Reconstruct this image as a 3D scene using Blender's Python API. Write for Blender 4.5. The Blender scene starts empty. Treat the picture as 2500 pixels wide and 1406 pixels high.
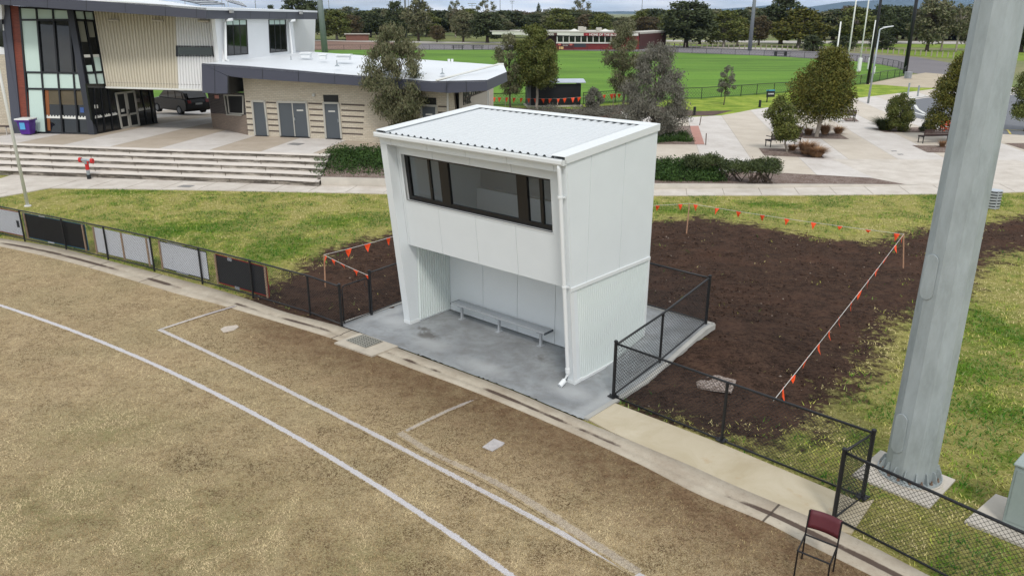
import bpy, math, random
import numpy as np
from mathutils import Vector, Matrix
R = math.radians
random.seed(7); rng = np.random.default_rng(11)
scene = bpy.context.scene
COL = scene.collection

# ------------------------------------------------------------------ camera
H = 7.0
FPX, PITCH, ROLL = 1936.5656, 0.33342023732242126, -0.005236738608923661
def _rot(p, r):
    cp, sp = math.cos(p), math.sin(p)
    f = np.array([0, cp, -sp]); x = np.array([1., 0, 0]); d = np.cross(f, x)
    cr, sr = math.cos(r), math.sin(r)
    return np.array([cr*x + sr*d, -sr*x + cr*d, f])
RM = _rot(PITCH, ROLL)
cd = bpy.data.cameras.new("camera"); cam = bpy.data.objects.new("camera", cd); COL.objects.link(cam)
cd.sensor_width = 36; cd.lens = FPX/2500*36; cd.clip_start = .1; cd.clip_end = 40000
m = Matrix(((RM[0][0], -RM[1][0], -RM[2][0], 0), (RM[0][1], -RM[1][1], -RM[2][1], 0), (RM[0][2], -RM[1][2], -RM[2][2], H), (0, 0, 0, 1)))
cam.matrix_world = m
scene.camera = cam

# ------------------------------------------------------------------ world, sun, exposure
SUN_EL, SUN_ROT = R(50), R(176)
w = bpy.data.worlds.new("World"); scene.world = w; w.use_nodes = True
nt = w.node_tree; nt.nodes.clear()
def N(t, kind, **kw):
    n = t.nodes.new(kind)
    for k, v in kw.items(): setattr(n, k, v)
    return n
wo = N(nt, 'ShaderNodeOutputWorld'); bg = N(nt, 'ShaderNodeBackground'); sky = N(nt, 'ShaderNodeTexSky')
sky.sky_type = 'NISHITA'; sky.sun_disc = False; sky.sun_elevation = SUN_EL; sky.sun_rotation = SUN_ROT
sky.air_density = 1.0; sky.dust_density = 1.5
tc = N(nt, 'ShaderNodeTexCoord'); mp = N(nt, 'ShaderNodeMapping'); mp.inputs['Scale'].default_value = (3, 3, 22)
no = N(nt, 'ShaderNodeTexNoise'); no.inputs['Scale'].default_value = 1.6; no.inputs['Detail'].default_value = 6; no.inputs['Roughness'].default_value = .55
cr = N(nt, 'ShaderNodeValToRGB'); cr.color_ramp.elements[0].position = .34; cr.color_ramp.elements[1].position = .6
cr.color_ramp.elements[0].color = (.45, .45, .45, 1); cr.color_ramp.elements[1].color = (1, 1, 1, 1)
no2 = N(nt, 'ShaderNodeTexNoise'); no2.inputs['Scale'].default_value = 3.1; no2.inputs['Detail'].default_value = 5
cr2 = N(nt, 'ShaderNodeValToRGB'); cr2.color_ramp.elements[0].position = .36; cr2.color_ramp.elements[1].position = .62
cr2.color_ramp.elements[0].color = (7.6, 8.7, 9.7, 1); cr2.color_ramp.elements[1].color = (12.2, 12.1, 11.9, 1)
mx = N(nt, 'ShaderNodeMixRGB')
nt.links.new(tc.outputs['Generated'], mp.inputs[0]); nt.links.new(mp.outputs[0], no.inputs[0]); nt.links.new(mp.outputs[0], no2.inputs[0])
nt.links.new(no.outputs[0], cr.inputs[0]); nt.links.new(no2.outputs[0], cr2.inputs[0])
nt.links.new(cr.outputs[0], mx.inputs[0]); nt.links.new(sky.outputs[0], mx.inputs[1]); nt.links.new(cr2.outputs[0], mx.inputs[2])
nt.links.new(mx.outputs[0], bg.inputs[0]); bg.inputs[1].default_value = 0.1
nt.links.new(bg.outputs[0], wo.inputs[0])
sd = bpy.data.lights.new("sun", 'SUN'); sun = bpy.data.objects.new("sun", sd); COL.objects.link(sun)
sd.energy = 1.5; sd.angle = R(11); sd.color = (1, .96, .9)
_az = SUN_ROT
sdir = Vector((math.sin(_az)*math.cos(SUN_EL), math.cos(_az)*math.cos(SUN_EL), math.sin(SUN_EL)))
sun.rotation_euler = (-sdir).to_track_quat('-Z', 'Y').to_euler()
vs = scene.view_settings; vs.view_transform = 'Standard'; vs.look = 'None'; vs.exposure = 0.15; vs.gamma = 1; vs.use_curve_mapping = False
scene.cycles.max_bounces = 8; scene.cycles.diffuse_bounces = 5; scene.cycles.glossy_bounces = 3
scene.cycles.transparent_max_bounces = 12; scene.cycles.transmission_bounces = 4
scene.cycles.use_denoising = True

# ------------------------------------------------------------------ pixel -> place helpers (reference photograph 2500x1406)
def ray(x, y): return np.array([(x-1250)/FPX, (y-703)/FPX, 1]) @ RM
def at(x, y, z=0.):
    d = ray(x, y); t = (z-H)/d[2]; return np.array([0, 0, H]) + d*t
def prj(X):
    c = RM @ (np.asarray(X, float)-[0, 0, H]); return 1250+FPX*c[0]/c[2], 703+FPX*c[1]/c[2]
def ht(y, g):
    lo, hi = -8, 120
    for _ in range(50):
        mm = (lo+hi)/2
        if RM[2] @ np.array([g[0], g[1], mm-H]) > .5 and prj([g[0], g[1], mm])[1] > y: lo = mm
        else: hi = mm
    return lo
def sst(a, b, x):
    t = min(1, max(0, (x-a)/(b-a))); return t*t*(3-2*t)
def lin(a, b, x): return min(1, max(0, (x-a)/(b-a)))
def hf(x, y):                                     # height of the paved plaza
    s = .95 - .65*lin(-9, 4, x) - .30*lin(4, 17, x)
    if x < -9: s = .95
    if x < -5: return s*(1-sst(43.5, 64, y))
    return s*(1-sst(56, 66, y))
def atp(x, y):                                    # pixel -> point on the plaza
    z = .5
    for _ in range(25):
        p = at(x, y, z); z = .5*z+.5*hf(p[0], p[1])
    p[2] = z; return p
def unit(v): v = np.asarray(v, float); return v/np.linalg.norm(v)
class PL:                                         # a wall plane: horizontal direction d, leaning back by lean per metre
    def __init__(s, A, d, lean=0.):
        s.A = np.asarray(A, float); s.d = np.array([*unit(d[:2]), 0.]); nb = np.array([-s.d[1], s.d[0], 0])
        if nb[:2] @ s.A[:2] < 0: nb = -nb
        s.nb = nb; s.up = np.array([0, 0, 1.]) + nb*lean; s.n = unit(np.cross(s.d, s.up))
        if s.n @ nb > 0: s.n = -s.n               # n faces the camera
    def P(s, px, py, off=0.):
        r = ray(px, py); o = np.array([0, 0, H]); A = s.A + s.n*off
        t = (s.n @ (A-o))/(s.n @ r); return o + r*t
    def shift(s, off):
        q = PL.__new__(PL); q.A = s.A+s.n*off; q.d = s.d; q.nb = s.nb; q.up = s.up; q.n = s.n; return q
    def st(s, p): v = p-s.A; z = v[2]; return ((v-s.up*z) @ s.d, z)
    def Q(s, a, z, off=0.): return s.A + s.d*a + s.up*z + s.n*off

# ------------------------------------------------------------------ materials
def lin1(c): c /= 255.; return c/12.92 if c <= .04045 else ((c+.055)/1.055)**2.4
def C(r, g, b, k=.88): return (lin1(r)*k, lin1(g)*k, lin1(b)*k, 1)
MATS = {}
def mat(name, col, rough=.6, metal=0., var=.0, vscale=3., bump=0., bscale=40., spec=.4, col2=None, detail=5, stretch=None):
    if name in MATS: return MATS[name]
    m = bpy.data.materials.new(name); m.use_nodes = True; t = m.node_tree; b = t.nodes['Principled BSDF']
    b.inputs['Roughness'].default_value = rough; b.inputs['Metallic'].default_value = metal
    b.inputs['Specular IOR Level'].default_value = spec
    b.inputs['Base Color'].default_value = col
    geo = N(t, 'ShaderNodeNewGeometry'); src = geo.outputs['Position']
    if stretch:
        mpn = N(t, 'ShaderNodeMapping'); mpn.inputs['Scale'].default_value = stretch; t.links.new(src, mpn.inputs[0]); src = mpn.outputs[0]
    if var > 0 or col2:
        n = N(t, 'ShaderNodeTexNoise'); n.inputs['Scale'].default_value = vscale; n.inputs['Detail'].default_value = detail; n.inputs['Roughness'].default_value = .6
        t.links.new(src, n.inputs[0]); r = N(t, 'ShaderNodeValToRGB'); e = r.color_ramp.elements
        e[0].position = .34; e[1].position = .66
        if col2: e[0].color = col; e[1].color = col2
        else:
            e[0].color = tuple(c*(1-var) for c in col[:3])+(1,); e[1].color = tuple(min(1, c*(1+var)) for c in col[:3])+(1,)
        t.links.new(n.outputs[0], r.inputs[0]); t.links.new(r.outputs[0], b.inputs['Base Color'])
    if bump > 0:
        n = N(t, 'ShaderNodeTexNoise'); n.inputs['Scale'].default_value = bscale; n.inputs['Detail'].default_value = 4
        t.links.new(src, n.inputs[0]); bp = N(t, 'ShaderNodeBump'); bp.inputs['Strength'].default_value = bump; bp.inputs['Distance'].default_value = .02
        t.links.new(n.outputs[0], bp.inputs['Height']); t.links.new(bp.outputs[0], b.inputs['Normal'])
    MATS[name] = m; return m
class G:                                          # small node-graph helper
    def __init__(s, name, rough=.8, spec=.3):
        s.m = bpy.data.materials.new(name); s.m.use_nodes = True; s.t = s.m.node_tree; s.b = s.t.nodes['Principled BSDF']
        s.b.inputs['Roughness'].default_value = rough; s.b.inputs['Specular IOR Level'].default_value = spec
        s.pos = N(s.t, 'ShaderNodeNewGeometry').outputs['Position']
    def link(s, a, b):
        if isinstance(a, (int, float)): b.default_value = a
        elif isinstance(a, tuple): b.default_value = a
        else: s.t.links.new(a, b)
    def noise(s, scale, detail=5, rough=.6, src=None, stretch=None, dist=0.):
        src = src or s.pos
        if stretch:
            k = N(s.t, 'ShaderNodeMapping'); k.inputs['Scale'].default_value = stretch; s.link(src, k.inputs[0]); src = k.outputs[0]
        n = N(s.t, 'ShaderNodeTexNoise'); n.inputs['Scale'].default_value = scale; n.inputs['Detail'].default_value = detail
        n.inputs['Roughness'].default_value = rough; n.inputs['Distortion'].default_value = dist; s.link(src, n.inputs[0]); return n.outputs[0]
    def ramp(s, f, stops):
        r = N(s.t, 'ShaderNodeValToRGB'); e = r.color_ramp.elements
        while len(e) < len(stops): e.new(.5)
        for i, (p, c) in enumerate(stops):
            e[i].position = p; e[i].color = c if isinstance(c, tuple) else (c, c, c, 1)
        s.link(f, r.inputs[0]); return r.outputs[0]
    def mix(s, f, a, b, mode='MIX'):
        x = N(s.t, 'ShaderNodeMixRGB'); x.blend_type = mode; s.link(f, x.inputs[0]); s.link(a, x.inputs[1]); s.link(b, x.inputs[2]); return x.outputs[0]
    def math(s, op, a, b=0., clamp=False):
        x = N(s.t, 'ShaderNodeMath'); x.operation = op; x.use_clamp = clamp; s.link(a, x.inputs[0]); s.link(b, x.inputs[1]); return x.outputs[0]
    def sep(s):
        x = N(s.t, 'ShaderNodeSeparateXYZ'); s.link(s.pos, x.inputs[0]); return x.outputs
    def attr(s, nm):
        a = N(s.t, 'ShaderNodeAttribute'); a.attribute_name = nm; return a.outputs['Fac']
    def bump(s, h, st=.5, dist=.03):
        b = N(s.t, 'ShaderNodeBump'); b.inputs['Strength'].default_value = st; b.inputs['Distance'].default_value = dist
        s.link(h, b.inputs['Height']); s.t.links.new(b.outputs[0], s.b.inputs['Normal'])
    def out(s, col): s.link(col, s.b.inputs['Base Color']); return s.m

# ------------------------------------------------------------------ mesh builder
class MB:
    def __init__(s): s.v = []; s.f = []
    def add(s, vs, fs):
        o = len(s.v); s.v += [tuple(map(float, p)) for p in vs]; s.f += [tuple(i+o for i in f) for f in fs]; return s
    def box8(s, b, t):                            # b, t: four bottom / top corners in order
        return s.add(list(b)+list(t), [(3, 2, 1, 0), (4, 5, 6, 7), (0, 1, 5, 4), (1, 2, 6, 5), (2, 3, 7, 6), (3, 0, 4, 7)])
    def prism(s, pts, vec):                       # polygon extruded by a vector
        n = len(pts); vec = np.asarray(vec, float); p = [np.asarray(q, float) for q in pts]
        return s.add(p+[q+vec for q in p], [tuple(range(n)), tuple(range(2*n-1, n-1, -1))]+[(i, i+n, (i+1) % n+n, (i+1) % n) for i in range(n)])
    def box(s, c, size, rz=0.):
        c = np.asarray(c, float); hx, hy, hz = [k/2 for k in size]; cs, sn = math.cos(rz), math.sin(rz)
        def T(x, y, z): return c+np.array([x*cs-y*sn, x*sn+y*cs, z])
        q = [(-hx, -hy), (hx, -hy), (hx, hy), (-hx, hy)]
        return s.box8([T(x, y, -hz) for x, y in q], [T(x, y, hz) for x, y in q])
    def tube(s, pts, r, n=8, cap=True, rs=None):
        pts = [np.asarray(p, float) for p in pts]; rs = rs or [r]*len(pts); rings = []
        for i, p in enumerate(pts):
            d = unit(pts[min(i+1, len(pts)-1)]-pts[max(i-1, 0)])
            a = np.array([0, 0, 1.]) if abs(d[2]) < .9 else np.array([1., 0, 0])
            u = unit(np.cross(d, a)); v = np.cross(d, u)
            rings.append([p+rs[i]*(math.cos(2*math.pi*k/n)*u+math.sin(2*math.pi*k/n)*v) for k in range(n)])
        vs = [q for r_ in rings for q in r_]; fs = []
        for i in range(len(rings)-1):
            for k in range(n): fs.append((i*n+k, i*n+(k+1) % n, (i+1)*n+(k+1) % n, (i+1)*n+k))
        if cap: fs += [tuple(range(n-1, -1, -1)), tuple((len(rings)-1)*n+k for k in range(n))]
        return s.add(vs, fs)
    def build(s, name, mt, parent=None, smooth=False, bevel=0.):
        me = bpy.data.meshes.new(name); me.from_pydata(s.v, [], s.f); me.update()
        import bmesh
        bm = bmesh.new(); bm.from_mesh(me); bmesh.ops.recalc_face_normals(bm, faces=bm.faces)
        if bevel > 0: bmesh.ops.bevel(bm, geom=bm.edges[:], offset=bevel, segments=1, affect='EDGES', clamp_overlap=True)
        bm.to_mesh(me); bm.free()
        if smooth:
            for p in me.polygons: p.use_smooth = True
        me.materials.append(mt); o = bpy.data.objects.new(name, me); COL.objects.link(o)
        if parent is not None: o.parent = parent
        return o
def tag(o, label=None, cat=None, group=None, kind=None):
    if label: o['label'] = label
    if cat: o['category'] = cat
    if group: o['group'] = group
    if kind: o['kind'] = kind
    return o
def thing(name, label, cat, loc=(0, 0, 0), rz=0., group=None):
    o = bpy.data.objects.new(name, None); COL.objects.link(o); o.location = loc; o.rotation_euler = (0, 0, rz); o.empty_display_size = .1
    return tag(o, label, cat, group)
def root(name, label, cat, base, group=None):     # Empty at the base; children are built in world coordinates and re-based
    o = thing(name, label, cat, tuple(map(float, base)), 0., group); return o
def part(mb, name, mt, par, **kw):                # mesh in world coordinates under an unrotated parent Empty / part
    base = np.array(par.location) if par.parent is None else np.zeros(3)
    if par.parent is not None:
        q = par
        while q.parent is not None: q = q.parent
        base = np.array(q.location)
    m2 = MB(); m2.f = mb.f; m2.v = [(v[0]-base[0], v[1]-base[1], v[2]-base[2]) for v in mb.v]
    return m2.build(name, mt, par, **kw)
def copy_tree(o, parent=None):
    c = o.copy(); COL.objects.link(c)
    if parent is not None: c.parent = parent
    for ch in list(o.children): copy_tree(ch, c)
    return c
def npmesh(name, V, F4, mt, parent=None, attrs=None, smooth=False):
    me = bpy.data.meshes.new(name); V = np.asarray(V, np.float32); F4 = np.asarray(F4, np.int32); k = F4.shape[1]
    me.vertices.add(len(V)); me.vertices.foreach_set('co', V.ravel()); me.loops.add(F4.size); me.loops.foreach_set('vertex_index', F4.ravel())
    me.polygons.add(len(F4)); me.polygons.foreach_set('loop_start', np.arange(0, F4.size, k, dtype=np.int32)); me.polygons.foreach_set('loop_total', np.full(len(F4), k, np.int32))
    if smooth: me.polygons.foreach_set('use_smooth', np.ones(len(F4), bool))
    me.update(calc_edges=True)
    for nm, a in (attrs or {}).items():
        at_ = me.attributes.new(nm, 'FLOAT', 'POINT'); at_.data.foreach_set('value', np.asarray(a, np.float32))
    me.materials.append(mt); o = bpy.data.objects.new(name, me); COL.objects.link(o)
    if parent is not None: o.parent = parent
    return o
def text_mesh(txt, size, depth, fn, name, mt, parent, spacing=1., sx=1., align='LEFT', bold=0.):
    cu = bpy.data.curves.new('t', 'FONT'); cu.body = txt; cu.size = size; cu.extrude = depth/2; cu.align_x = align; cu.space_character = spacing; cu.offset = bold
    o = bpy.data.objects.new('t', cu); COL.objects.link(o); dg = bpy.context.evaluated_depsgraph_get()
    me = bpy.data.meshes.new_from_object(o.evaluated_get(dg)); me.name = name
    bpy.data.objects.remove(o); bpy.data.curves.remove(cu)
    q = parent
    while q.parent is not None: q = q.parent
    base = np.array(q.location)
    for v in me.vertices:
        v.co = Vector(tuple(np.asarray(fn(v.co.x*sx, v.co.y, v.co.z))-base))
    me.materials.clear(); me.materials.append(mt); o = bpy.data.objects.new(name, me); COL.objects.link(o); o.parent = parent; return o

# ------------------------------------------------------------------ shelter frame of reference (u along front to the left, v to the back)
YAW = .715; B0 = np.array([1.256, 14.29]); n2 = np.array([math.sin(YAW), math.cos(YAW)]); e2 = np.array([-n2[1], n2[0]])
def S(u, v, z=0.): q = B0+e2*u+n2*v; return np.array([q[0], q[1], z])
def UV(x, y): d = np.array([x, y])-B0; return d @ e2, d @ n2
def catmull(pts, n=8):
    p = [np.asarray(q, float) for q in pts]; p = [2*p[0]-p[1]]+p+[2*p[-1]-p[-2]]; out = []
    for i in range(1, len(p)-2):
        for k in range(n):
            t = k/n; out.append(.5*((2*p[i])+(-p[i-1]+p[i+1])*t+(2*p[i-1]-5*p[i]+4*p[i+1]-p[i+2])*t*t+(-p[i-1]+3*p[i]-3*p[i+1]+p[i+2])*t**3))
    out.append(p[-2]); return out

# ================================================================== SETTING: ground sheets
def mound(x, y):
    u, v = UV(x, y)
    if v < .5: return 0.
    if -.97 < u < 6.07 and v < 3.78: return -.06
    du = max(-.95-u, u-6.0, 0); dv = max(3.75-v, 0) if v > 3.75 else (3.75-v)*1.0
    dv = abs(v-3.75) if v > 3.75 else max(0, 3.75-v)*.9
    d = math.hypot(du, dv); return .34*(1-sst(0, 3.2, d))
# base ground to the horizon
g = G('ground_mat'); nA = g.noise(.02, 4); nB = g.noise(.35, 6)
c = g.mix(g.ramp(nA, [(.35, 0.), (.65, 1.)]), C(112, 128, 62), C(140, 132, 92)); c = g.mix(g.ramp(nB, [(.4, 0.), (.65, .6)]), c, C(92, 98, 58))
GM = g.out(c)
q = 16000.
o = MB().add([(-q, -200, -.09), (q, -200, -.09), (q, q, -.09), (-q, q, -.09)], [(0, 1, 2, 3)]).build('ground', GM); tag(o, kind='structure')

# lawn with worn soil (one fine sheet, masks as attributes)
def blob(x, y, cx, cy, rx, ry, rz=0.):
    c_, s_ = math.cos(rz), math.sin(rz); dx, dy = x-cx, y-cy; a = (dx*c_+dy*s_)/rx; b = (-dx*s_+dy*c_)/ry
    return 1-np.sqrt(a*a+b*b)
def poly_sd(X, Y, poly):                          # signed distance, inside positive
    X = np.asarray(X); inside = np.zeros(X.shape, bool); dmin = np.full(X.shape, 1e9); n = len(poly)
    for i in range(n):
        x1, y1 = poly[i][:2]; x2, y2 = poly[(i+1) % n][:2]
        cond = ((y1 > Y) != (y2 > Y)) & (X < (x2-x1)*(Y-y1)/((y2-y1) if y2 != y1 else 1e-9)+x1); inside ^= cond
        t = np.clip(((X-x1)*(x2-x1)+(Y-y1)*(y2-y1))/((x2-x1)**2+(y2-y1)**2), 0, 1)
        dmin = np.minimum(dmin, np.hypot(X-x1-t*(x2-x1), Y-y1-t*(y2-y1)))
    return np.where(inside, dmin, -dmin)
def pxpoly(l, z=0.): return [at(a, b, z) for a, b in l]
soil_px = [(700, 800), (560, 742), (640, 700), (720, 655), (790, 610), (880, 585), (960, 560), (1200, 545), (1500, 540), (1600, 538), (1700, 528), (1850, 548), (2000, 580), (2120, 590),
           (2230, 560), (2300, 555), (2420, 540), (2520, 520), (2620, 515), (2640, 600), (2480, 615), (2400, 660), (2350, 740), (2260, 770), (2180, 800), (2160, 870),
           (2130, 925), (2040, 985), (2015, 1055), (1870, 1092), (1700, 1062), (1500, 1000), (1300, 900)]
soil_poly = pxpoly(soil_px)
x0, x1, y0, y1, st = -34., 34., 7.5, 38.5, .16
nx, ny = int((x1-x0)/st)+1, int((y1-y0)/st)+1
X, Y = np.meshgrid(np.linspace(x0, x1, nx), np.linspace(y0, y1, ny))
sdv = poly_sd(X, Y, soil_poly)
soilA = np.clip(.5+sdv/2.2, 0, 1)
Z = np.vectorize(mound)(X, Y); _r = np.random.default_rng(8); _n = _r.normal(size=X.shape); _k = np.ones(3)/3
for _ in range(2): _n = np.apply_along_axis(lambda a: np.convolve(a, _k, 'same'), 1, _n)
Z = Z + np.where(Z > -.05, .035*_n*np.clip(soilA*1.6-.5, 0, 1), 0)
# greenness: lush patches
def pxblob(cx, cy, r, ry=None, z=0.):
    p = at(cx, cy, z); return np.clip(blob(X, Y, p[0], p[1], r, ry or r), 0, 1)
gr = np.zeros_like(X)
for a in ((2360, 900, 1.5), (2440, 1000, 1.3), (2330, 760, 2.2), (2230, 720, 1.6), (2480, 830, 2), (1180, 520, 2), (640, 610, 2.6), (470, 560, 3), (840, 540, 2.0), (1640, 515, 2.5, 1.0), (1900, 500, 3, .8), (2350, 480, 2.5), (300, 470, 3, 1), (2100, 1080, .6), (1960, 1080, .5), (2330, 1190, .5), (2450, 1120, .7)):
    gr = np.maximum(gr, pxblob(*a[:2], *a[2:]))
idx = np.arange(nx*ny).reshape(ny, nx); F4 = np.stack([idx[:-1, :-1], idx[:-1, 1:], idx[1:, 1:], idx[1:, :-1]], -1).reshape(-1, 4)
g = G('lawn_mat', .95, .1)
s0 = g.attr('soil'); gg = g.attr('lush')
n1 = g.noise(.55, 4, .55); n2_ = g.noise(5., 6, .7); n3 = g.noise(26., 5, .75); n4 = g.noise(1.7, 6, .7)
n6 = g.noise(13., 4, .7)
grass_f = g.math('ADD', g.math('ADD', g.math('ADD', g.math('MULTIPLY', n1, .35), g.math('MULTIPLY', n6, .5)), g.math('ADD', g.math('MULTIPLY', n4, .5), g.math('MULTIPLY', n2_, .65))), g.math('MULTIPLY', gg, .22))
dry = g.mix(g.ramp(n3, [(.35, 0.), (.62, 1.)]), C(108, 98, 56), C(212, 202, 132))
dry = g.mix(g.ramp(n2_, [(.3, 0.), (.7, .8)]), dry, C(172, 168, 84))
grn = g.mix(g.ramp(n3, [(.35, 0.), (.65, 1.)]), C(52, 82, 20), C(128, 158, 48))
cg = g.mix(g.ramp(g.math('MULTIPLY', grass_f, .5), [(.49, 0.), (.62, 1.)]), dry, grn)
cg = g.mix(g.ramp(n4, [(.60, 0.), (.74, .55)]), cg, C(112, 92, 66))
soilc = g.mix(g.ramp(g.noise(2.2, 7, .7), [(.3, 0.), (.7, 1.)]), C(50, 38, 32), C(98, 76, 63))
soilc = g.mix(g.ramp(n3, [(.48, 0.), (.66, .6)]), soilc, C(122, 94, 78)); soilc = g.mix(g.ramp(g.noise(7., 5, .75, stretch=(1, 1.8, 1)), [(.38, .75), (.5, 0.)]), soilc, C(34, 24, 21)); soilc = g.mix(g.ramp(n1, [(.5, 0.), (.66, .4)]), soilc, C(104, 76, 62))
soilc = g.mix(g.ramp(g.noise(60., 3, .8), [(.66, 0.), (.74, .7)]), soilc, C(150, 128, 100))
sm = g.math('ADD', s0, g.math('MULTIPLY', g.math('SUBTRACT', g.math('ADD', g.math('MULTIPLY', n4, .6), g.math('MULTIPLY', n2_, .5)), .55), 2.4))
sf = g.ramp(sm, [(.36, 0.), (.66, 1.)])
col = g.mix(sf, cg, soilc)
g.bump(g.math('ADD', g.math('MULTIPLY', n3, 1.), g.math('MULTIPLY', n2_, 1.2)), .9, .08)
LAWN = g.out(col)
x0L, y0L, stL, Z0L = x0, y0, st, Z.copy()
o = npmesh('lawn', np.stack([X.ravel(), Y.ravel(), Z.ravel()-.004], -1), F4, LAWN, attrs={'soil': soilA.ravel(), 'lush': gr.ravel()}, smooth=True); tag(o, kind='structure')

# playing field (brown winter couch turf)
kl = [(-260, 572), (-120, 583), (0, 603), (142, 634.6), (285, 674), (427, 717), (527.6, 743), (667, 784), (826.5, 833), (1000, 899), (1138, 950), (1315, 1023), (1542, 1125), (1700, 1206), (1863, 1274), (1964.6, 1326), (2126, 1406), (2330, 1510), (2600, 1660)]
ku = [(-260, 552), (-120, 564), (0, 583), (142, 606), (285, 643), (427, 680), (569, 720), (698, 764), (838, 801), (1000, 862), (1237, 950), (1351, 998.6), (1584, 1096), (1700, 1144.6), (1800, 1190), (2050, 1296), (2262, 1404), (2480, 1515), (2760, 1660)]
KL = catmull([at(*p)[:2] for p in kl], 6); KU = catmull([at(*p)[:2] for p in ku], 6)
KLa = np.array(KL); KUa = np.array(KU)
fx0, fx1, fy0, fy1 = -40., 14., -6., 30.; st = .2
nx, ny = int((fx1-fx0)/st)+1, int((fy1-fy0)/st)+1
X, Y = np.meshgrid(np.linspace(fx0, fx1, nx), np.linspace(fy0, fy1, ny))
def kl_y(x): return np.interp(x, KLa[:, 0], KLa[:, 1])
mud = np.zeros_like(X)
D = kl_y(X)-Y                                      # distance (along y) in front of the kerb
mud = np.clip(1.15-np.abs(D-.2)/2.9, 0, 1)*.85*(X > -7.5)*np.clip((X+8)/2.5, 0, 1)
for a in ((1000, 900, 1.8, .9), (1200, 1010, 2.2, .8), (1600, 1150, 1.6, .7), (900, 820, 1.2, .5), (1150, 1130, 1.3, .5), (1340, 1160, .5, .6), (640, 880, 1.4, .3), (1700, 1260, 1.3, .6)):
    p = at(a[0], a[1]); mud = np.maximum(mud, a[3]*np.clip(blob(X, Y, p[0], p[1], a[2], a[2]), 0, 1)**.7)
def strip_sd(X, Y, pts):
    d = np.full(X.shape, 1e9)
    for (xa, ya), (xb, yb) in zip(pts[:-1], pts[1:]):
        t = np.clip(((X-xa)*(xb-xa)+(Y-ya)*(yb-ya))/((xb-xa)**2+(yb-ya)**2+1e-9), 0, 1); d = np.minimum(d, np.hypot(X-xa-t*(xb-xa), Y-ya-t*(yb-ya)))
    return d
grz = np.zeros_like(X)
for a in ((450, 1300, 3.0), (120, 1250, 3), (250, 1060, 2), (880, 1380, 1.5)):
    p = at(a[0], a[1]); grz = np.maximum(grz, np.clip(blob(X, Y, p[0], p[1], a[2], a[2]*.8), 0, 1))
Zf = np.full_like(X, .012); hide = D < 0
idx = np.arange(nx*ny).reshape(ny, nx); F4 = np.stack([idx[:-1, :-1], idx[:-1, 1:], idx[1:, 1:], idx[1:, :-1]], -1).reshape(-1, 4)
keep = ~(hide.ravel()[F4].all(1)); F4 = F4[keep]
Yc = np.where(hide, kl_y(X)+.03, Y)
def turf_graph(name, paint=None):
    g = G(name, .95, .08)
    n1 = g.noise(.5, 5, .6); n2_ = g.noise(3.2, 6, .7); n3 = g.noise(22., 5, .8); n5 = g.noise(75., 3, .8)
    base = g.mix(g.ramp(n2_, [(.3, 0.), (.68, 1.)]), C(134, 110, 82), C(184, 160, 124))
    base = g.mix(g.ramp(n1, [(.42, 0.), (.62, .55)]), base, C(146, 132, 98))
    base = g.mix(g.ramp(n3, [(.36, .7), (.5, 0.)]), base, C(92, 74, 54)); base = g.mix(g.ramp(n5, [(.48, 0.), (.62, .8)]), base, C(226, 210, 170)); base = g.mix(g.ramp(g.noise(9., 5, .75), [(.38, .45), (.5, 0.)]), base, C(106, 88, 62))
    base = g.mix(g.math('MULTIPLY', g.attr('lush'), g.ramp(n2_, [(.35, .2), (.6, .7)])), base, C(124, 122, 78))
    mf = g.ramp(g.math('ADD', g.attr('mud'), g.math('MULTIPLY', g.math('SUBTRACT', n2_, .5), 1.3)), [(.3, 0.), (.95, .85)])
    base = g.mix(mf, base, g.mix(g.ramp(n3, [(.3, 0.), (.7, 1.)]), C(72, 50, 38), C(132, 104, 78)))
    if paint is not None:
        pf = g.math('ADD', g.math('MULTIPLY', g.math('SUBTRACT', n3, .5), 1.6), g.attr('paint'))
        pf = g.math('ADD', pf, g.math('MULTIPLY', g.math('SUBTRACT', n2_, .5), .8))
        base = g.mix(g.ramp(pf, [(.36, 0.), (.55, paint)]), base, g.mix(g.ramp(n5, [(.3, 0.), (.6, 1.)]), C(178, 172, 172), C(222, 219, 221)))
    g.bump(g.math('ADD', n3, g.math('MULTIPLY', n5, .6)), .6, .03)
    return g.out(base)
TURF = turf_graph('turf_mat')
o = npmesh('playing_field', np.stack([X.ravel(), Yc.ravel(), Zf.ravel()], -1), F4, TURF, attrs={'mud': mud.ravel(), 'lush': grz.ravel()}); tag(o, kind='structure')

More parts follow.
